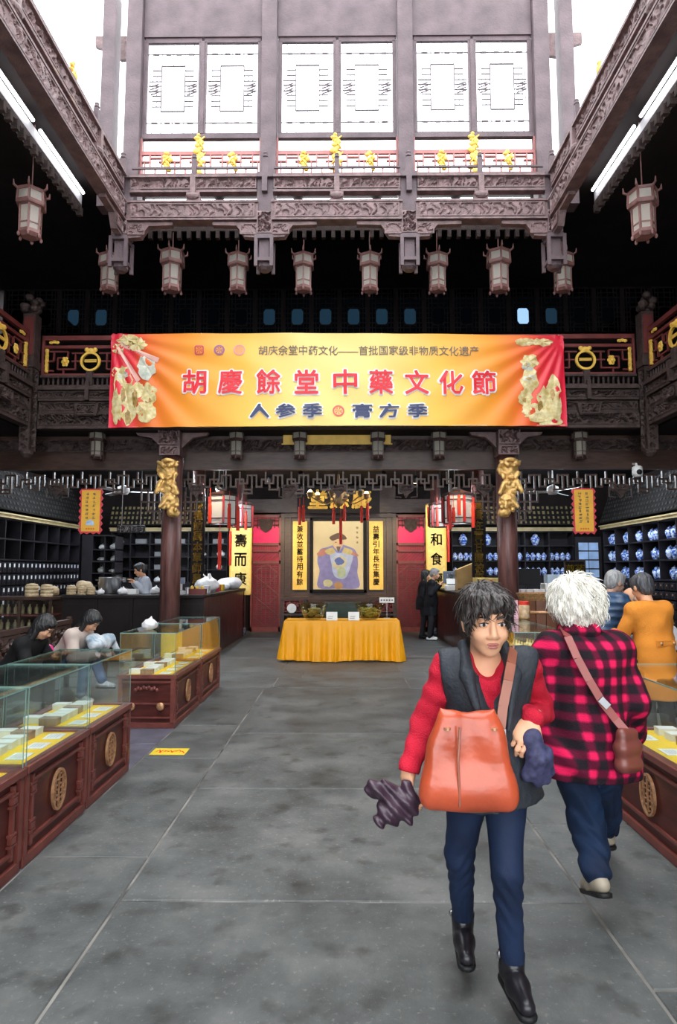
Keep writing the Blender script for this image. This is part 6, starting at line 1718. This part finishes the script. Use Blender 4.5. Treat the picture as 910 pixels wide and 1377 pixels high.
def shoe(name, ank, toe_dir, mat, parent, h, s=1.0, boot=0.0, solemat=None, pitch=0.0):
    ank = Vector(ank); d = Vector(toe_dir).normalized(); up = Vector((0, 0, 1)); d2 = (d * math.cos(pitch) - up * math.sin(pitch)); u2 = (up * math.cos(pitch) + d * math.sin(pitch))
    P = lambda y, z: ank + d2 * y * s + u2 * z * s
    pr = [cap(P(-.045, -.050), P(.06, -.055), .036 * s, .038 * s, .03), cap(P(.06, -.058), P(.15, -.066), .038 * s, .030 * s, .03), cap(P(0, .0), P(-.01, -.04), .040 * s, .036 * s, .03)]
    if boot: pr.append(cap(P(0, 0), P(-.005, boot), .042 * s, .047 * s, .02))
    o = sdf_mesh(name, mat, pr, h, clip=((P(0, -.088), -u2),) + (((P(0, boot - .004), u2),) if boot else ((P(0, .022), u2),)), parent=parent)
    pr2 = [cap(P(-.045, -.088), P(.15, -.088), .040 * s, .036 * s, .02)]
    sdf_mesh('sole', solemat or BLACKP, pr2, h, clip=((P(0, -.082), u2), (P(0, -.104), -u2)), parent=o)
    if boot:
        sdf_mesh('buckle_strap', BLACKP, [cap(P(0, .01), P(0, .03), .047 * s, .048 * s, .01)], h, clip=((P(0, .028), u2), (P(0, .008), -u2)), parent=o)
        a = P(.0, .018) + d2.cross(u2) * .046 * s
        MB().ell(tuple(a), (.010, .012, .012), 8, 5).build('buckle', STEEL, o)
    return o
def limb(a, b, c, r0, r1, r2, k=.02): return [cap(a, b, r0, r1, k), cap(b, c, r1, r2, k)]
def torso_prims(J, g=0.0, k=.05):
    """trunk between hips and shoulders, widened by g"""
    hl, hr, sl, sr = Vector(J['hpL']), Vector(J['hpR']), Vector(J['shL']), Vector(J['shR'])
    hc, sc_ = (hl + hr) / 2, (sl + sr) / 2; ax = (sl - sr).normalized(); up = (sc_ - hc).normalized(); fw = ax.cross(up)
    R_ = np.array([[ax[i], fw[i], up[i]] for i in range(3)]); L = (sc_ - hc).length; w = (sl - sr).length
    e = lambda t, a, b, c, y=0: elp(hc + up * (L * t) + fw * y, (a + g, b + g, c + g), k, R_)
    return [e(.80, w * .50, .100, .125), e(.50, w * .42, .095, .16), e(.12, w * .47, .105, .14), cap(sl, sr, .055 + g, .055 + g, k)], (hc, sc_, ax, fw, up, L, w)
def build_body(root, J, h, s=1.0, skin=SKIN, curlR=.7, curlL=.7, nR=None, nL=None, face=None, brow=HDARK, dR=None, dL=None):
    c = Vector(J['head']); hf, hu = J['hf'], J['hu']
    pr, P, E = head_prims(c, hf, hu, s)
    nk = Vector(J['neck'])
    tp, T = torso_prims(J, -.022)
    pr += [cap(P(0, -.02, -.06), nk, .048 * s, .056 * s, .03)] + tp
    for S in 'LR':
        pr += limb(J['sh' + S], J['el' + S], J['wr' + S], .038, .032, .024); pr += limb(J['hp' + S], J['kn' + S], J['an' + S], .066, .045, .032)
        d = (Vector(J['wr' + S]) - Vector(J['el' + S])).normalized()
        dd = dL if S == 'L' else dR; n = nL if S == 'L' else nR
        pr += hand_prims(J['wr' + S], dd or d, n or V3(0, -1, 0) , 1 if S == 'L' else -1, curlL if S == 'L' else curlR, s)
    b = sdf_mesh('body', skin, pr, h, parent=root)
    if face: face_bits(b, P, E, s, h, brow)
    return b, P, E, T
def sleeves(J, r=(.060, .050, .042), sides='LR'):
    out = []
    for S in sides: out += limb(J['sh' + S], J['el' + S], J['wr' + S], *r)
    return out
def clip_cuffs(J, sides='LR', back=.0):
    pass
def trousers(J, r=(.088, .062, .050), k=.03):
    out = [cap(J['hpL'], J['hpR'], .10, .10, .05)]
    for S in 'LR': out += limb(J['hp' + S], J['kn' + S], J['an' + S], *r)
    return out
def short_hair(P, E, s, vol=1.0):
    return [E(0, -.022, .052, .090 * vol, .102 * vol, .090 * vol, .03), E(0, -.055, -.01, .080 * vol, .062 * vol, .085 * vol, .03), E(0, .052, .088, .066 * vol, .045, .034 * vol, .03),
            E(-.066, .015, .025, .022, .045, .05, .02), E(.066, .015, .025, .022, .045, .05, .02), sub(E(0, .105, -.02, .062, .060, .078, .012)), sub(E(0, .03, -.115, .07, .10, .05, .01))]
def hair_noise(seed, c, amp=.006, fr=170):
    r = np.random.RandomState(seed); c = np.array(c)
    def fn(X, Y, Z):
        th = np.arctan2(Y - c[1], X - c[0]); z = Z - c[2]
        return amp * (np.sin(th * 17 + z * 30 + 2 * np.sin(z * 40)) * .5 + np.sin(th * 31 - z * 22 + 1.3) * .3 + np.sin(X * fr + Y * fr * .7 + z * 60) * .2)
    return fn
def ribbon(name, pts, w, t, mat, nrm, parent):
    m = MB()
    for a, b in zip(pts[:-1], pts[1:]): m.bar(a, b, w, t, up=nrm)
    return m.build(name, mat, parent)

# ---------------------------------------------------------------- the woman in the vest, striding towards the door
W0 = gnd(655, 1305)
def L1(px, py, Y): return at(px, py, Y) - W0
J = dict(head=L1(653, 836, 2.40), neck=L1(651, 888, 2.47), shR=L1(604, 898, 2.49), shL=L1(703, 897, 2.47), elR=L1(572, 968, 2.52), wrR=L1(549, 1036, 2.42), elL=L1(727, 955, 2.60), wrL=L1(716, 968, 2.37),
         hpR=L1(630, 1052, 2.50), hpL=L1(678, 1052, 2.47), knR=L1(618, 1150, 2.57), anR=L1(622, 1235, 2.74), knL=L1(681, 1170, 2.36), anL=L1(688, 1290, 2.45), hf=(.05, -1, -.16), hu=(0, -.12, 1))
wv = thing('person', 'woman in a grey vest and red sweater striding with an orange shoulder bag', 'person', W0)
hh_ = .006
body, P, E, T = build_body(wv, J, .0055, 1.02, SKIN, .9, 1.0, nR=V3(.6, .2, -.2), nL=V3(-.3, .4, -1), face=True, dR=V3(-.12, -.25, -1), dL=V3(-.65, -.35, -.62))
hc, sc_, ax, fw, up, TL, TW = T
RED1 = clothm('red_knit', (.52, .012, .035), bs=220, bump=.5)
VEST = clothm('charcoal_quilted_vest', (.026, .030, .038), .55, bs=60)
tp, _ = torso_prims(J, .012)
sw = sdf_mesh('red_sweater', RED1, tp + sleeves(J, (.062, .050, .040)) + [sub(cap(Vector(J['neck']) + V3(0, -.05, .06), Vector(J['neck']) + V3(0, -.085, -.015), .075, .045, .01))], hh_, noise=lambda X, Y, Z: wav(4, .006, 55)(X, Y, Z) + .003 * np.sin(Z * 80 + X * 45), parent=wv,
              clip=((Vector(J['wrR']) + V3(-.005, -.0, -.005), V3(-.25, -.25, -1).normalized()),))
tp, _ = torso_prims(J, .026)
vp = tp + [cap(hc + up * .20, hc - up * .20 + V3(.02, 0, 0), .135, .20, .06), cap(hc + up * .06 + ax * .06, hc - up * .22 + ax * .13, .10, .13, .06)]
fr = Vector(J['neck']) + V3(0, -.09, -.02)
vp += [sub(cap(fr + V3(0, -.03, .08), fr + V3(.0, -.06, -.26), .085, .006, .01)), sub(cap(fr + V3(0, .07, .13), fr + V3(0, .06, .02), .075, .07, .02))]
for q in (-1, 1): vp += [sub(elp(Vector(J['shL'] if q > 0 else J['shR']) + ax * q * .075 + V3(0, 0, -.04), (.055, .085, .11), .02))]
vest = sdf_mesh('grey_vest', VEST, vp, hh_, noise=wav(9, .009, 26), clip=((hc - up * .055, V3(.12, 0, -1).normalized()),), parent=wv)
lap = []
for q in (-1, 1):
    a = Vector(J['neck']) + V3(q * .075, .01, .055); b = fr + V3(q * .085, -.01, -.02); c = fr + V3(q * .045, -.075, -.20)
    lap += [cap(Vector(J['neck']) + V3(q * .05, .065, .055), a, .016, .018, .02), cap(a, b, .020, .026, .02), cap(b, c, .026, .008, .02)]
sdf_mesh('lapels', VEST, lap, .005, parent=vest)
JEAN = clothm('blue_leggings', (.011, .022, .058), .7, bs=260, bump=.2, var=.3, vs=5)
sdf_mesh('blue_leggings', JEAN, trousers(J, (.083, .055, .042)), hh_, noise=lambda X, Y, Z: wav(12, .005, 40)(X, Y, Z) + .003 * np.sin(Z * 95 + 6 * np.sin(X * 25)) * np.exp(-((Z - .44) / .12) ** 2), parent=wv)
BOOT = M('black_boot_leather', (.012, .011, .014), .32, var=.2)
shoe('ankle_boot', J['anR'], (-.10, -1, 0), BOOT, wv, hh_, 1.0, .11); shoe('ankle_boot', J['anL'], (.06, -1, 0), BOOT, wv, hh_, 1.0, .11)
hc_ = Vector(J['head'])
sdf_mesh('short_dark_hair', HDARK, short_hair(P, E, 1.02, 1.05) + [cap(P(-.05, .07, .085), P(.03, .098, .058), .024, .018, .02), cap(P(.02, .08, .09), P(.062, .075, .045), .022, .014, .02), cap(P(-.03, .08, .085), P(-.066, .07, .03), .022, .012, .02)], .0048, noise=hair_noise(2, P(0, 0, 0), .005), parent=wv)
def strands(hair, n, L, r0, down, seed, mat, parent, lift=.10, rnd=.03):
    me = hair.data; rr = random.Random(seed); nv = len(me.vertices); m = MB()
    for _ in range(n):
        v = me.vertices[rr.randrange(nv)]; p = v.co.copy(); nn = v.normal.copy()
        if nn.z < -.6: continue
        d = Vector(down(p)) + Vector((rr.uniform(-1, 1), rr.uniform(-1, 1), rr.uniform(-1, 1))) * rnd; d = (d - nn * d.dot(nn)).normalized()
        l_ = L * rr.uniform(.6, 1.2); q0 = p - nn * .004
        m.tube([q0, p + d * l_ * .4 + nn * l_ * lift, p + d * l_ * .75 + nn * l_ * lift * .8, p + d * l_ - nn * l_ * .05], [r0, r0, r0 * .8, r0 * .2], 4, cap=False)
    o = m.build('hair_strands', mat, parent, smooth=True); o['kind'] = 'stuff'
_hw = [c for c in wv.children if c.name.startswith('short_dark_hair')][0]
_ctr = P(0, -.04, .13)
strands(_hw, 700, .05, .0018, lambda p: (p - _ctr) + Vector((.02, 0, -.03)), 5, HDARK, _hw, .005, .008)
# her bag
ORL = M('orange_leather', (.46, .075, .030), .30, var=.3, vs=5, bump=.25, bs=14, coat=.2)
BRL = M('brown_strap_leather', (.30, .10, .06), .4, var=.15)
B0 = at(629, 1017, 2.265)
hb = thing('shoulder_bag', 'orange red leather shoulder bag hanging before the vested woman', 'bag', B0)
pr = [elp((0, 0, -.10), (.150, .055, .075), .06)]
for i in range(9):
    t = i / 8; w_ = .128 - .042 * t; z = -.135 + .27 * t
    pr.append(cap((-w_, 0, z), (w_, 0, z - .006), .044 - .022 * t, .044 - .022 * t, .03))
pr += [cap((-.075, 0, .13), (-.095, 0, .165), .016, .008, .02), cap((.075, 0, .125), (.095, 0, .16), .016, .008, .02)]
sdf_mesh('pouch', ORL, pr, .0055, noise=lambda X, Y, Z: wav(21, .006, 26, 5)(X, Y, Z) + .006 * np.sin(X * 60 + 2 * np.sin(Z * 14)) * np.clip(.2 + Z * 3, 0, 1), parent=hb)
m = MB().tube([(-.035, -.052, .11), (-.045, -.06, 0), (-.04, -.052, -.15)], .005, 6); m.build('seam', BRL, hb)
for q in (-1, 1): MB().lathe([(.012, -.004), (.012, .004)], 10, (q * .08 + .005, -.03, .10)).build('ring', BRASS, hb)
l = lambda px, py, Y: at(px, py, Y) - B0
ribbon('strap', [l(672, 985, 2.285), l(676, 950, 2.30), l(683, 915, 2.315), l(687, 892, 2.345), l(690, 873, 2.43), l(690, 874, 2.54), l(684, 915, 2.64), l(668, 960, 2.66)], .034, .006, BRL, (0, -1, .1), hb)
MB().cbox(l(671, 990, 2.28), (.045, .012, .05)).build('buckle', STEEL, hb)
# gloves in her hands
PURC = M('purple_black_leather', (.040, .020, .034), .35, var=.4, vs=14, bump=.3, bs=20)
G0 = at(530, 1078, 2.36)
o = sdf_mesh('leather_gloves', PURC, [elp((.02, 0, .0), (.075, .030, .050), .03), elp((-.04, .01, .035), (.055, .028, .030), .02), elp((-.075, 0, .05), (.030, .018, .018), .02), elp((-.02, -.01, -.045), (.050, .026, .040), .02), cap((.05, 0, .0), (.055, -.01, -.055), .026, .014, .015), cap((.045, .0, .02), (.05, .0, .06), .026, .022, .02), cap((-.05, 0, -.03), (-.055, 0, -.075), .018, .010, .012)], .0055, noise=lambda X, Y, Z: wav(31, .014, 75, 7)(X, Y, Z) + .006 * np.sin((X + Z) * 110)); o.location = G0; tag(o, 'crumpled purple black leather gloves held low by the vested woman', 'gloves')
NAVC = M('navy_checked_cloth', (.012, .014, .045), .7, var=.5, vs=40, col2=(.06, .06, .14))
G1 = at(722, 1018, 2.33)
o = sdf_mesh('knitted_gloves', NAVC, [cap((-.02, 0, .07), (0, 0, .0), .030, .042, .03), cap((0, 0, 0), (.0, 0, -.05), .042, .034, .02), cap((-.02, 0, -.03), (-.035, 0, -.065), .022, .020, .012), cap((.0, 0, -.04), (.0, 0, -.085), .022, .020, .012), cap((.025, 0, -.03), (.03, 0, -.08), .022, .018, .012), cap((.03, 0, .02), (.05, .0, -.05), .022, .014, .012)], .0055, noise=wav(33, .012, 70, 7)); o.location = G1; tag(o, 'navy checked knitted gloves hanging from the vested woman\'s other hand', 'gloves')

# ---------------------------------------------------------------- the old woman in plaid, walking into the hall
O0 = gnd(795, 1185)
def L2_(px, py, Y): return at(px, py, Y) - O0
J2 = dict(head=L2_(773, 815, 3.18), neck=L2_(778, 856, 3.14), shL=L2_(745, 876, 3.14), shR=L2_(822, 878, 3.14), elL=L2_(727, 945, 3.12), wrL=L2_(733, 1000, 3.22), elR=L2_(853, 945, 3.10), wrR=L2_(848, 990, 3.26),
          hpL=L2_(770, 1022, 3.16), hpR=L2_(808, 1022, 3.18), knL=L2_(789, 1110, 3.18), anL=L2_(801, 1172, 3.02), knR=L2_(812, 1090, 3.48), anR=L2_(814, 1112, 3.72), hf=(-.15, 1, -.05), hu=(0, .05, 1))
ow = thing('person', 'white haired woman in a red and black plaid jacket seen from behind', 'person', O0)
body2, P2, E2, T2 = build_body(ow, J2, .0065, 1.04, SKINO, .8, .8, nR=V3(-1, 0, 0), nL=V3(1, 0, 0), face=True, brow=HGREY)
hc, sc_, ax, fw, up, TL, TW = T2
def plaid():
    m, n, l, b = _nt('red_black_plaid')
    tc = n.new('ShaderNodeTexCoord'); sp = n.new('ShaderNodeSeparateXYZ'); l.new(tc.outputs['Object'], sp.inputs[0])
    def stripe(sock, sc, off):
        a = n.new('ShaderNodeMath'); a.operation = 'MULTIPLY_ADD'; a.inputs[1].default_value = sc; a.inputs[2].default_value = off; l.new(sock, a.inputs[0])
        f = n.new('ShaderNodeMath'); f.operation = 'PINGPONG'; f.inputs[1].default_value = 0.5; l.new(a.outputs[0], f.inputs[0])
        r = n.new('ShaderNodeMapRange'); r.inputs['From Min'].default_value = .20; r.inputs['From Max'].default_value = .36; l.new(f.outputs[0], r.inputs['Value'])
        return r.outputs['Result']
    ad = n.new('ShaderNodeMath'); ad.operation = 'MULTIPLY_ADD'; ad.inputs[1].default_value = .8; l.new(sp.outputs['Y'], ad.inputs[0]); l.new(sp.outputs['X'], ad.inputs[2])
    sx, sz = stripe(ad.outputs[0], 12.4, .2), stripe(sp.outputs['Z'], 12.4, .0)
    ml = n.new('ShaderNodeMath'); ml.operation = 'ADD'; l.new(sx, ml.inputs[0]); l.new(sz, ml.inputs[1])
    hf = n.new('ShaderNodeMath'); hf.operation = 'MULTIPLY'; hf.inputs[1].default_value = .5; l.new(ml.outputs[0], hf.inputs[0])
    r = n.new('ShaderNodeValToRGB'); e = r.color_ramp.elements
    e[0].position = 0; e[0].color = (.012, .008, .012, 1); e[1].position = 1; e[1].color = (.72, .012, .09, 1); q = e.new(.5); q.color = (.10, .005, .024, 1)
    l.new(hf.outputs[0], r.inputs['Fac']); l.new(r.outputs['Color'], b.inputs['Base Color']); b.inputs['Roughness'].default_value = .85; b.inputs['Specular IOR Level'].default_value = .2
    t = n.new('ShaderNodeTexNoise'); t.inputs['Scale'].default_value = 140; bp = n.new('ShaderNodeBump'); bp.inputs['Strength'].default_value = .4; bp.inputs['Distance'].default_value = .01
    l.new(tc.outputs['Object'], t.inputs['Vector']); l.new(t.outputs['Fac'], bp.inputs['Height']); l.new(bp.outputs['Normal'], b.inputs['Normal'])
    return m
PLAID = plaid()
tp, _ = torso_prims(J2, .055)
cp = tp + sleeves(J2, (.085, .070, .058)) + [cap(hc + up * .15, hc - up * .03, .185, .20, .08), cap(hc + ax * .08, hc - ax * .08, .175, .175, .06)]
sdf_mesh('plaid_jacket', PLAID, cp, hh_, noise=lambda X, Y, Z: wav(41, .012, 24)(X, Y, Z) + .004 * np.sin(X * 50 + Z * 22 + 3 * np.sin(Z * 9)), clip=((hc - up * .055, V3(0, 0, -1)),), parent=ow)
sdf_mesh('plaid_collar', PLAID, [cap(Vector(J2['neck']) + V3(q * .05, 0, .03), Vector(J2['neck']) + V3(q * .055, -.035 if k else .05, .03), .035, .035, .03) for q in (-1, 1) for k in (0, 1)] + [cap(Vector(J2['neck']) + V3(-.05, -.05, .03), Vector(J2['neck']) + V3(.05, -.05, .03), .032, .032, .03)], hh_, parent=ow)
NAVYJ = clothm('dark_blue_jeans', (.006, .010, .026), .75, bs=260, bump=.25, var=.35, vs=4, col2=(.010, .030, .080))
sdf_mesh('dark_jeans', NAVYJ, trousers(J2, (.10, .080, .066)), hh_, noise=lambda X, Y, Z: wav(44, .008, 34)(X, Y, Z) + .005 * np.sin(Z * 60 + 5 * np.sin(X * 20 + Y * 9)), parent=ow)
TANS = M('beige_leather_shoe', (.34, .29, .22), .45, var=.2)
shoe('walking_shoe', J2['anL'], (-.05, 1, 0), TANS, ow, hh_, .95, 0, BLACKP, .35); shoe('walking_shoe', J2['anR'], (.0, 1, 0), TANS, ow, hh_, .95, 0, BLACKP)
sdf_mesh('fluffy_white_hair', HWHITE, [E2(0, -.015, .045, .112, .118, .105, .03), E2(0, -.055, -.015, .108, .075, .09, .03), E2(-.05, -.01, .02, .07, .08, .09, .03), E2(.05, -.01, .02, .07, .08, .09, .03), sub(E2(0, .13, -.03, .07, .06, .09, .012))], .0055,
         noise=lambda X, Y, Z: hair_noise(5, P2(0, 0, 0), .006)(X, Y, Z) + wav(6, .012, 70, 7)(X, Y, Z), parent=ow)
_ho = [c for c in ow.children if c.name.startswith('fluffy_white_hair')][0]
_ctr2 = P2(0, -.02, .15)
strands(_ho, 1500, .055, .0024, lambda p: (p - _ctr2) + Vector((.04, 0, -.02)), 6, HWHITE, _ho, .09, .03)
S0 = at(846, 1006, 2.92)
sb = thing('crossbody_bag', 'small brown leather bag worn across the plaid jacket', 'bag', S0)
sdf_mesh('pouch', M('brown_bag_leather', (.16, .045, .035), .35, var=.2), [cap((-.035, 0, -.075), (.035, .03, -.075), .036, .036, .03), cap((-.035, 0, .0), (.035, .03, .0), .036, .036, .04), cap((-.03, .0, .06), (.03, .03, .06), .026, .026, .03)], .006, noise=wav(51, .008, 40), parent=sb)
l = lambda px, py, Y: at(px, py, Y) - S0
ribbon('strap', [l(757, 844, 3.13), l(763, 856, 3.03), l(776, 885, 2.972), l(792, 915, 2.948), l(810, 945, 2.942), l(828, 968, 2.940), l(845, 988, 2.925)], .036, .006, M('red_brown_strap', (.28, .07, .06), .4, var=.15), (0, -1, .15), sb)
MB().cbox(l(812, 945, 2.936), (.05, .012, .03), Matrix.Rotation(.8, 3, 'Y')).build('strap_slider', STEEL, sb)

# ---------------------------------------------------------------- people further away, built from one standing or seated pose
def pose(H=1.62, lean=0.0, arms='fwd', seated=False, headdown=0.0, knee=.0, cross=False, elbow_out=.06):
    k = H / 1.62; z = lambda v: v * k
    J = {}
    if not seated:
        hip, pz = V3(0, 0, z(.84)), 0
        J.update(hpL=V3(.085, 0, z(.84)), hpR=V3(-.085, 0, z(.84)), knL=V3(.095, -.02, z(.46)), knR=V3(-.095, -.02, z(.46)), anL=V3(.10, .03, z(.10)), anR=V3(-.10, .03, z(.10)))
        sh = z(1.32)
    else:
        J.update(hpL=V3(.085, 0, .50), hpR=V3(-.085, 0, .50), knL=V3(.10, -.40, .52), knR=V3(-.10, -.40, .50), anL=V3(.10, -.40, .10), anR=V3(-.10, -.36, .10)); sh = .50 + .45 * k
        if cross: J.update(knL=V3(.04, -.40, .58), anL=V3(-.08, -.62, .28))
    hz = J['hpL'].z; Lh = sh - hz; dy = -math.sin(lean) * Lh; dz = hz + math.cos(lean) * Lh
    J['shL'] = V3(.165, dy, dz); J['shR'] = V3(-.165, dy, dz); J['neck'] = V3(0, dy - .01 - .02 * math.sin(lean), dz + .055)
    hd = lean * .6 + headdown
    J['head'] = J['neck'] + V3(0, -.03 - .13 * math.sin(hd), .03 + .13 * math.cos(hd)); J['hf'] = (0, -math.cos(hd * .9), -math.sin(hd * .9)); J['hu'] = (0, -math.sin(hd * .9), math.cos(hd * .9))
    for S, q in (('L', 1), ('R', -1)):
        s = J['sh' + S]
        if arms == 'down': J['el' + S] = s + V3(q * .07, .02, -.27); J['wr' + S] = s + V3(q * .08, -.06, -.50)
        elif arms == 'counter': J['el' + S] = s + V3(q * .07, .0, -.25); J['wr' + S] = J['el' + S] + V3(-q * .08, -.17, .20)
        elif arms == 'fwd': J['el' + S] = s + V3(q * elbow_out, -.08, -.26); J['wr' + S] = J['el' + S] + V3(-q * .09, -.21, .03)
        else: J['el' + S] = s + V3(q * elbow_out, -.12, -.22); J['wr' + S] = J['el' + S] + V3(-q * .10, -.18, .10)
    return J
def simple_person(label, loc, rz, J, coat, coatname, coatlen, legs, legname, hair, hairname, hs='short', h=.011, shoem=None, face=True, skin=SKIN, puff=0.0, sl=(.070, .060, .050), tall=1.0, collar=None):
    r = thing('person', label, 'person', loc, rz)
    b, P, E, T = build_body(r, J, max(h * .75, .007), tall, skin, .6, .6, nR=V3(0, 0, -1), nL=V3(0, 0, -1), face=face, brow=hair)
    hc, sc_, ax, fw, up, TL, TW = T
    tp, _ = torso_prims(J, .035 + puff)
    cl = tp + sleeves(J, tuple(x + puff * .6 for x in sl))
    seated = J['knL'].y < -.25
    if coatlen > 0 and not seated: cl += [cap(hc + up * .1, hc - up * coatlen, .15 + puff, .17 + puff, .08)]
    nz = wav(int(abs(loc[0]) * 100) % 97, .010, 28) if not puff else (lambda X, Y, Z: .012 * np.abs(np.sin(Z * 42)) - .006 + 0 * X + 0 * Y)
    sdf_mesh(coatname, coat, cl, h, noise=nz, clip=((hc - up * max(coatlen, .04) - V3(0, 0, .02), V3(0, 0, -1)),) if not seated else ((hc - up * .09, -up), (V3(0, 0, .404), V3(0, 0, -1))), parent=r)
    if collar: sdf_mesh('collar', collar, [cap(Vector(J['neck']) + V3(-.04, .03, 0), Vector(J['neck']) + V3(.04, .03, 0), .045, .045, .03), cap(Vector(J['neck']) + V3(0, -.04, -.02), Vector(J['neck']) + V3(0, .02, 0), .05, .05, .03)], h, parent=r)
    sdf_mesh(legname, legs, trousers(J, (.092, .070, .058)), h, parent=r)
    for S in 'LR': shoe('shoe', J['an' + S], (0, -1, 0), shoem or BLACKP, r, h, .95)
    if hs == 'short': hp = short_hair(P, E, 1, 1.0)
    elif hs == 'long': hp = short_hair(P, E, 1, 1.04) + [cap(P(-.06, -.03, .0), P(-.075, .02, -.16), .04, .03, .03), cap(P(.06, -.03, .0), P(.075, .02, -.16), .04, .03, .03), cap(P(0, -.07, .0), P(0, -.06, -.2), .055, .04, .03)]
    else: hp = [E(0, -.055, -.005, .078, .055, .06, .02), E(-.07, -.02, -.0, .014, .05, .04, .015), E(.07, -.02, 0, .014, .05, .04, .015)]
    sdf_mesh(hairname, hair, hp, h * .7, noise=hair_noise(3, P(0, 0, 0), .004), parent=r)
    return r
BLKC = clothm('black_coat', (.010, .010, .013)); GRYT = clothm('dark_grey_trousers', (.022, .022, .026))
p = gnd(588, 861); p.x -= .14; simple_person('grey haired customer in a long black coat paying at the cash desk', p, PI / 2 - .25, pose(1.62, .06, 'counter', headdown=.2), BLKC, 'black_coat', .25, GRYT, 'dark_trousers', HGREY, 'grey_hair', shoem=WHITE)
p = gnd(569, 858); simple_person('dark haired customer in black standing behind the grey haired one', p, PI / 2 - .1, pose(1.58, .05, 'down', headdown=.1), BLKC, 'black_jacket', .12, GRYT, 'dark_trousers', HBLACK, 'black_hair', 'long')
# pharmacist
COATW = clothm('pale_blue_white_coat', (.50, .54, .62))
X = xx(201, 12.33); simple_person('pharmacist in a white coat and dark cap working at the herb counter', (X, 12.33, 0), -PI / 2 + .45, pose(1.74, .12, 'counter', headdown=.3), COATW, 'white_coat', .3, GRYT, 'dark_trousers', HBLACK, 'dark_cap', sl=(.075, .065, .055))
X = xx(164, 13.3); simple_person('second pharmacist bending low behind the steel pot', (X, 13.3, 0), .2, pose(1.5, .5, 'fwd', headdown=.4), clothm('brown_jacket', (.10, .05, .04)), 'brown_jacket', .2, GRYT, 'dark_trousers', HBLACK, 'black_hair', 'long')
# seated women on the bench
bxs = -3.75 + .26
CREAM = clothm('cream_wool_coat', (.60, .50, .44), var=.08); JNS = clothm('washed_jeans', (.06, .12, .24), var=.3)
SNK = M('grey_sneaker', (.40, .42, .45), .6, var=.4, vs=20)
p = (bxs - .06, 8.0, 0); J3 = pose(1.42, .66, 'fwd', True, .5, cross=True); rS = simple_person('seated woman in a cream coat bent over a striped jacket', p, PI / 2 - .15, J3, CREAM, 'cream_coat', .05, JNS, 'jeans', HBLACK, 'black_bob', 'long', h=.009, shoem=SNK, sl=(.085, .075, .062))
sdf_mesh('coat_tail', CREAM, [elp((0, .06, .46), (.21, .12, .12), .04), elp((.05, -.04, .44), (.19, .12, .08), .04)], .010, noise=wav(63, .012, 30), clip=((V3(0, 0, .404), V3(0, 0, -1)),), parent=rS)
BLKK = clothm('black_wool', (.010, .010, .011))
p = (bxs - .12, 6.9, 0); simple_person('seated woman in black with long hair bent over her hands', p, PI / 2 - .1, pose(1.44, .62, 'up', True, .45), BLKK, 'black_sweater', .05, GRYT, 'dark_trousers', HBLACK, 'long_black_hair', 'long', h=.009)
STRJ = M('striped_jacket_cloth', (.20, .32, .42), .7, var=.9, vs=9, col2=(.70, .72, .74), stretch=(1, 4, 1))
o = sdf_mesh('folded_jacket', STRJ, [elp((0, 0, .06), (.14, .18, .09), .03), elp((.08, .05, .11), (.10, .12, .08), .03), elp((-.06, -.06, .12), (.09, .10, .07), .03), cap((.1, .1, .08), (.2, .12, -.02), .05, .03, .03)], .010, noise=wav(61, .022, 40, 7)); o.location = (bxs + .42, 8.0, .635); tag(o, 'crumpled blue white striped jacket on the cream coated woman\'s lap', 'jacket')
PINKB = M('hot_pink_nylon', (.75, .03, .25), .4, var=.15)
o = sdf_mesh('pink_bag', PINKB, [elp((0, 0, .16), (.11, .14, .16), .03), elp((0, .03, .27), (.07, .10, .06), .03)], .010, noise=wav(62, .012, 40), clip=(((0, 0, 0), (0, 0, -1)),)); o.location = (bxs - .02, 7.50, .405); tag(o, 'hot pink bag on the bench between the seated women', 'bag')
# shoppers by the jar wall
BLUEJ = M('blue_puffer_nylon', (.035, .075, .15), .35, var=.2, bump=.2, bs=30); ORC = clothm('orange_wool_coat', (.68, .24, .03), var=.06)
yv = 6.9; simple_person('grey haired man in a blue puffer jacket leaning over the jar side goods', (xx(795, yv), yv, 0), PI / 2 + .35, pose(1.60, .40, 'fwd', headdown=.15), BLUEJ, 'blue_puffer_jacket', .12, GRYT, 'dark_trousers', HGREY, 'grey_hair', 'short', h=.011, puff=.025, skin=SKINO)
yv = 7.3; simple_person('balding shopper bowing his head between blue jacket and orange coat', (xx(893, yv), yv, 0), -PI / 2 + .1, pose(1.50, .72, 'fwd', headdown=.35), clothm('white_grey_shirt', (.45, .46, .5)), 'pale_jacket', .1, GRYT, 'dark_trousers', HGREY, 'thin_grey_hair', 'bald', h=.010, skin=SKIN)
yv = 5.95; rO = simple_person('shopper in an orange wool coat with back belt seen from behind', (xx(872, yv), yv, 0), PI + .25, pose(1.52, .12, 'fwd', headdown=.25, elbow_out=.09), ORC, 'orange_coat', .32, GRYT, 'dark_trousers', HGD, 'dark_grey_hair', 'short', h=.009)
m = MB().box(-.10, .10, .142, .155, .93, .975); m.build('back_belt', ORC, rO)
for q in (-.075, .06): MB().ell((q, .160, .952), (.016, .008, .016), 10, 6).build('button', BRASS, rO, smooth=True)
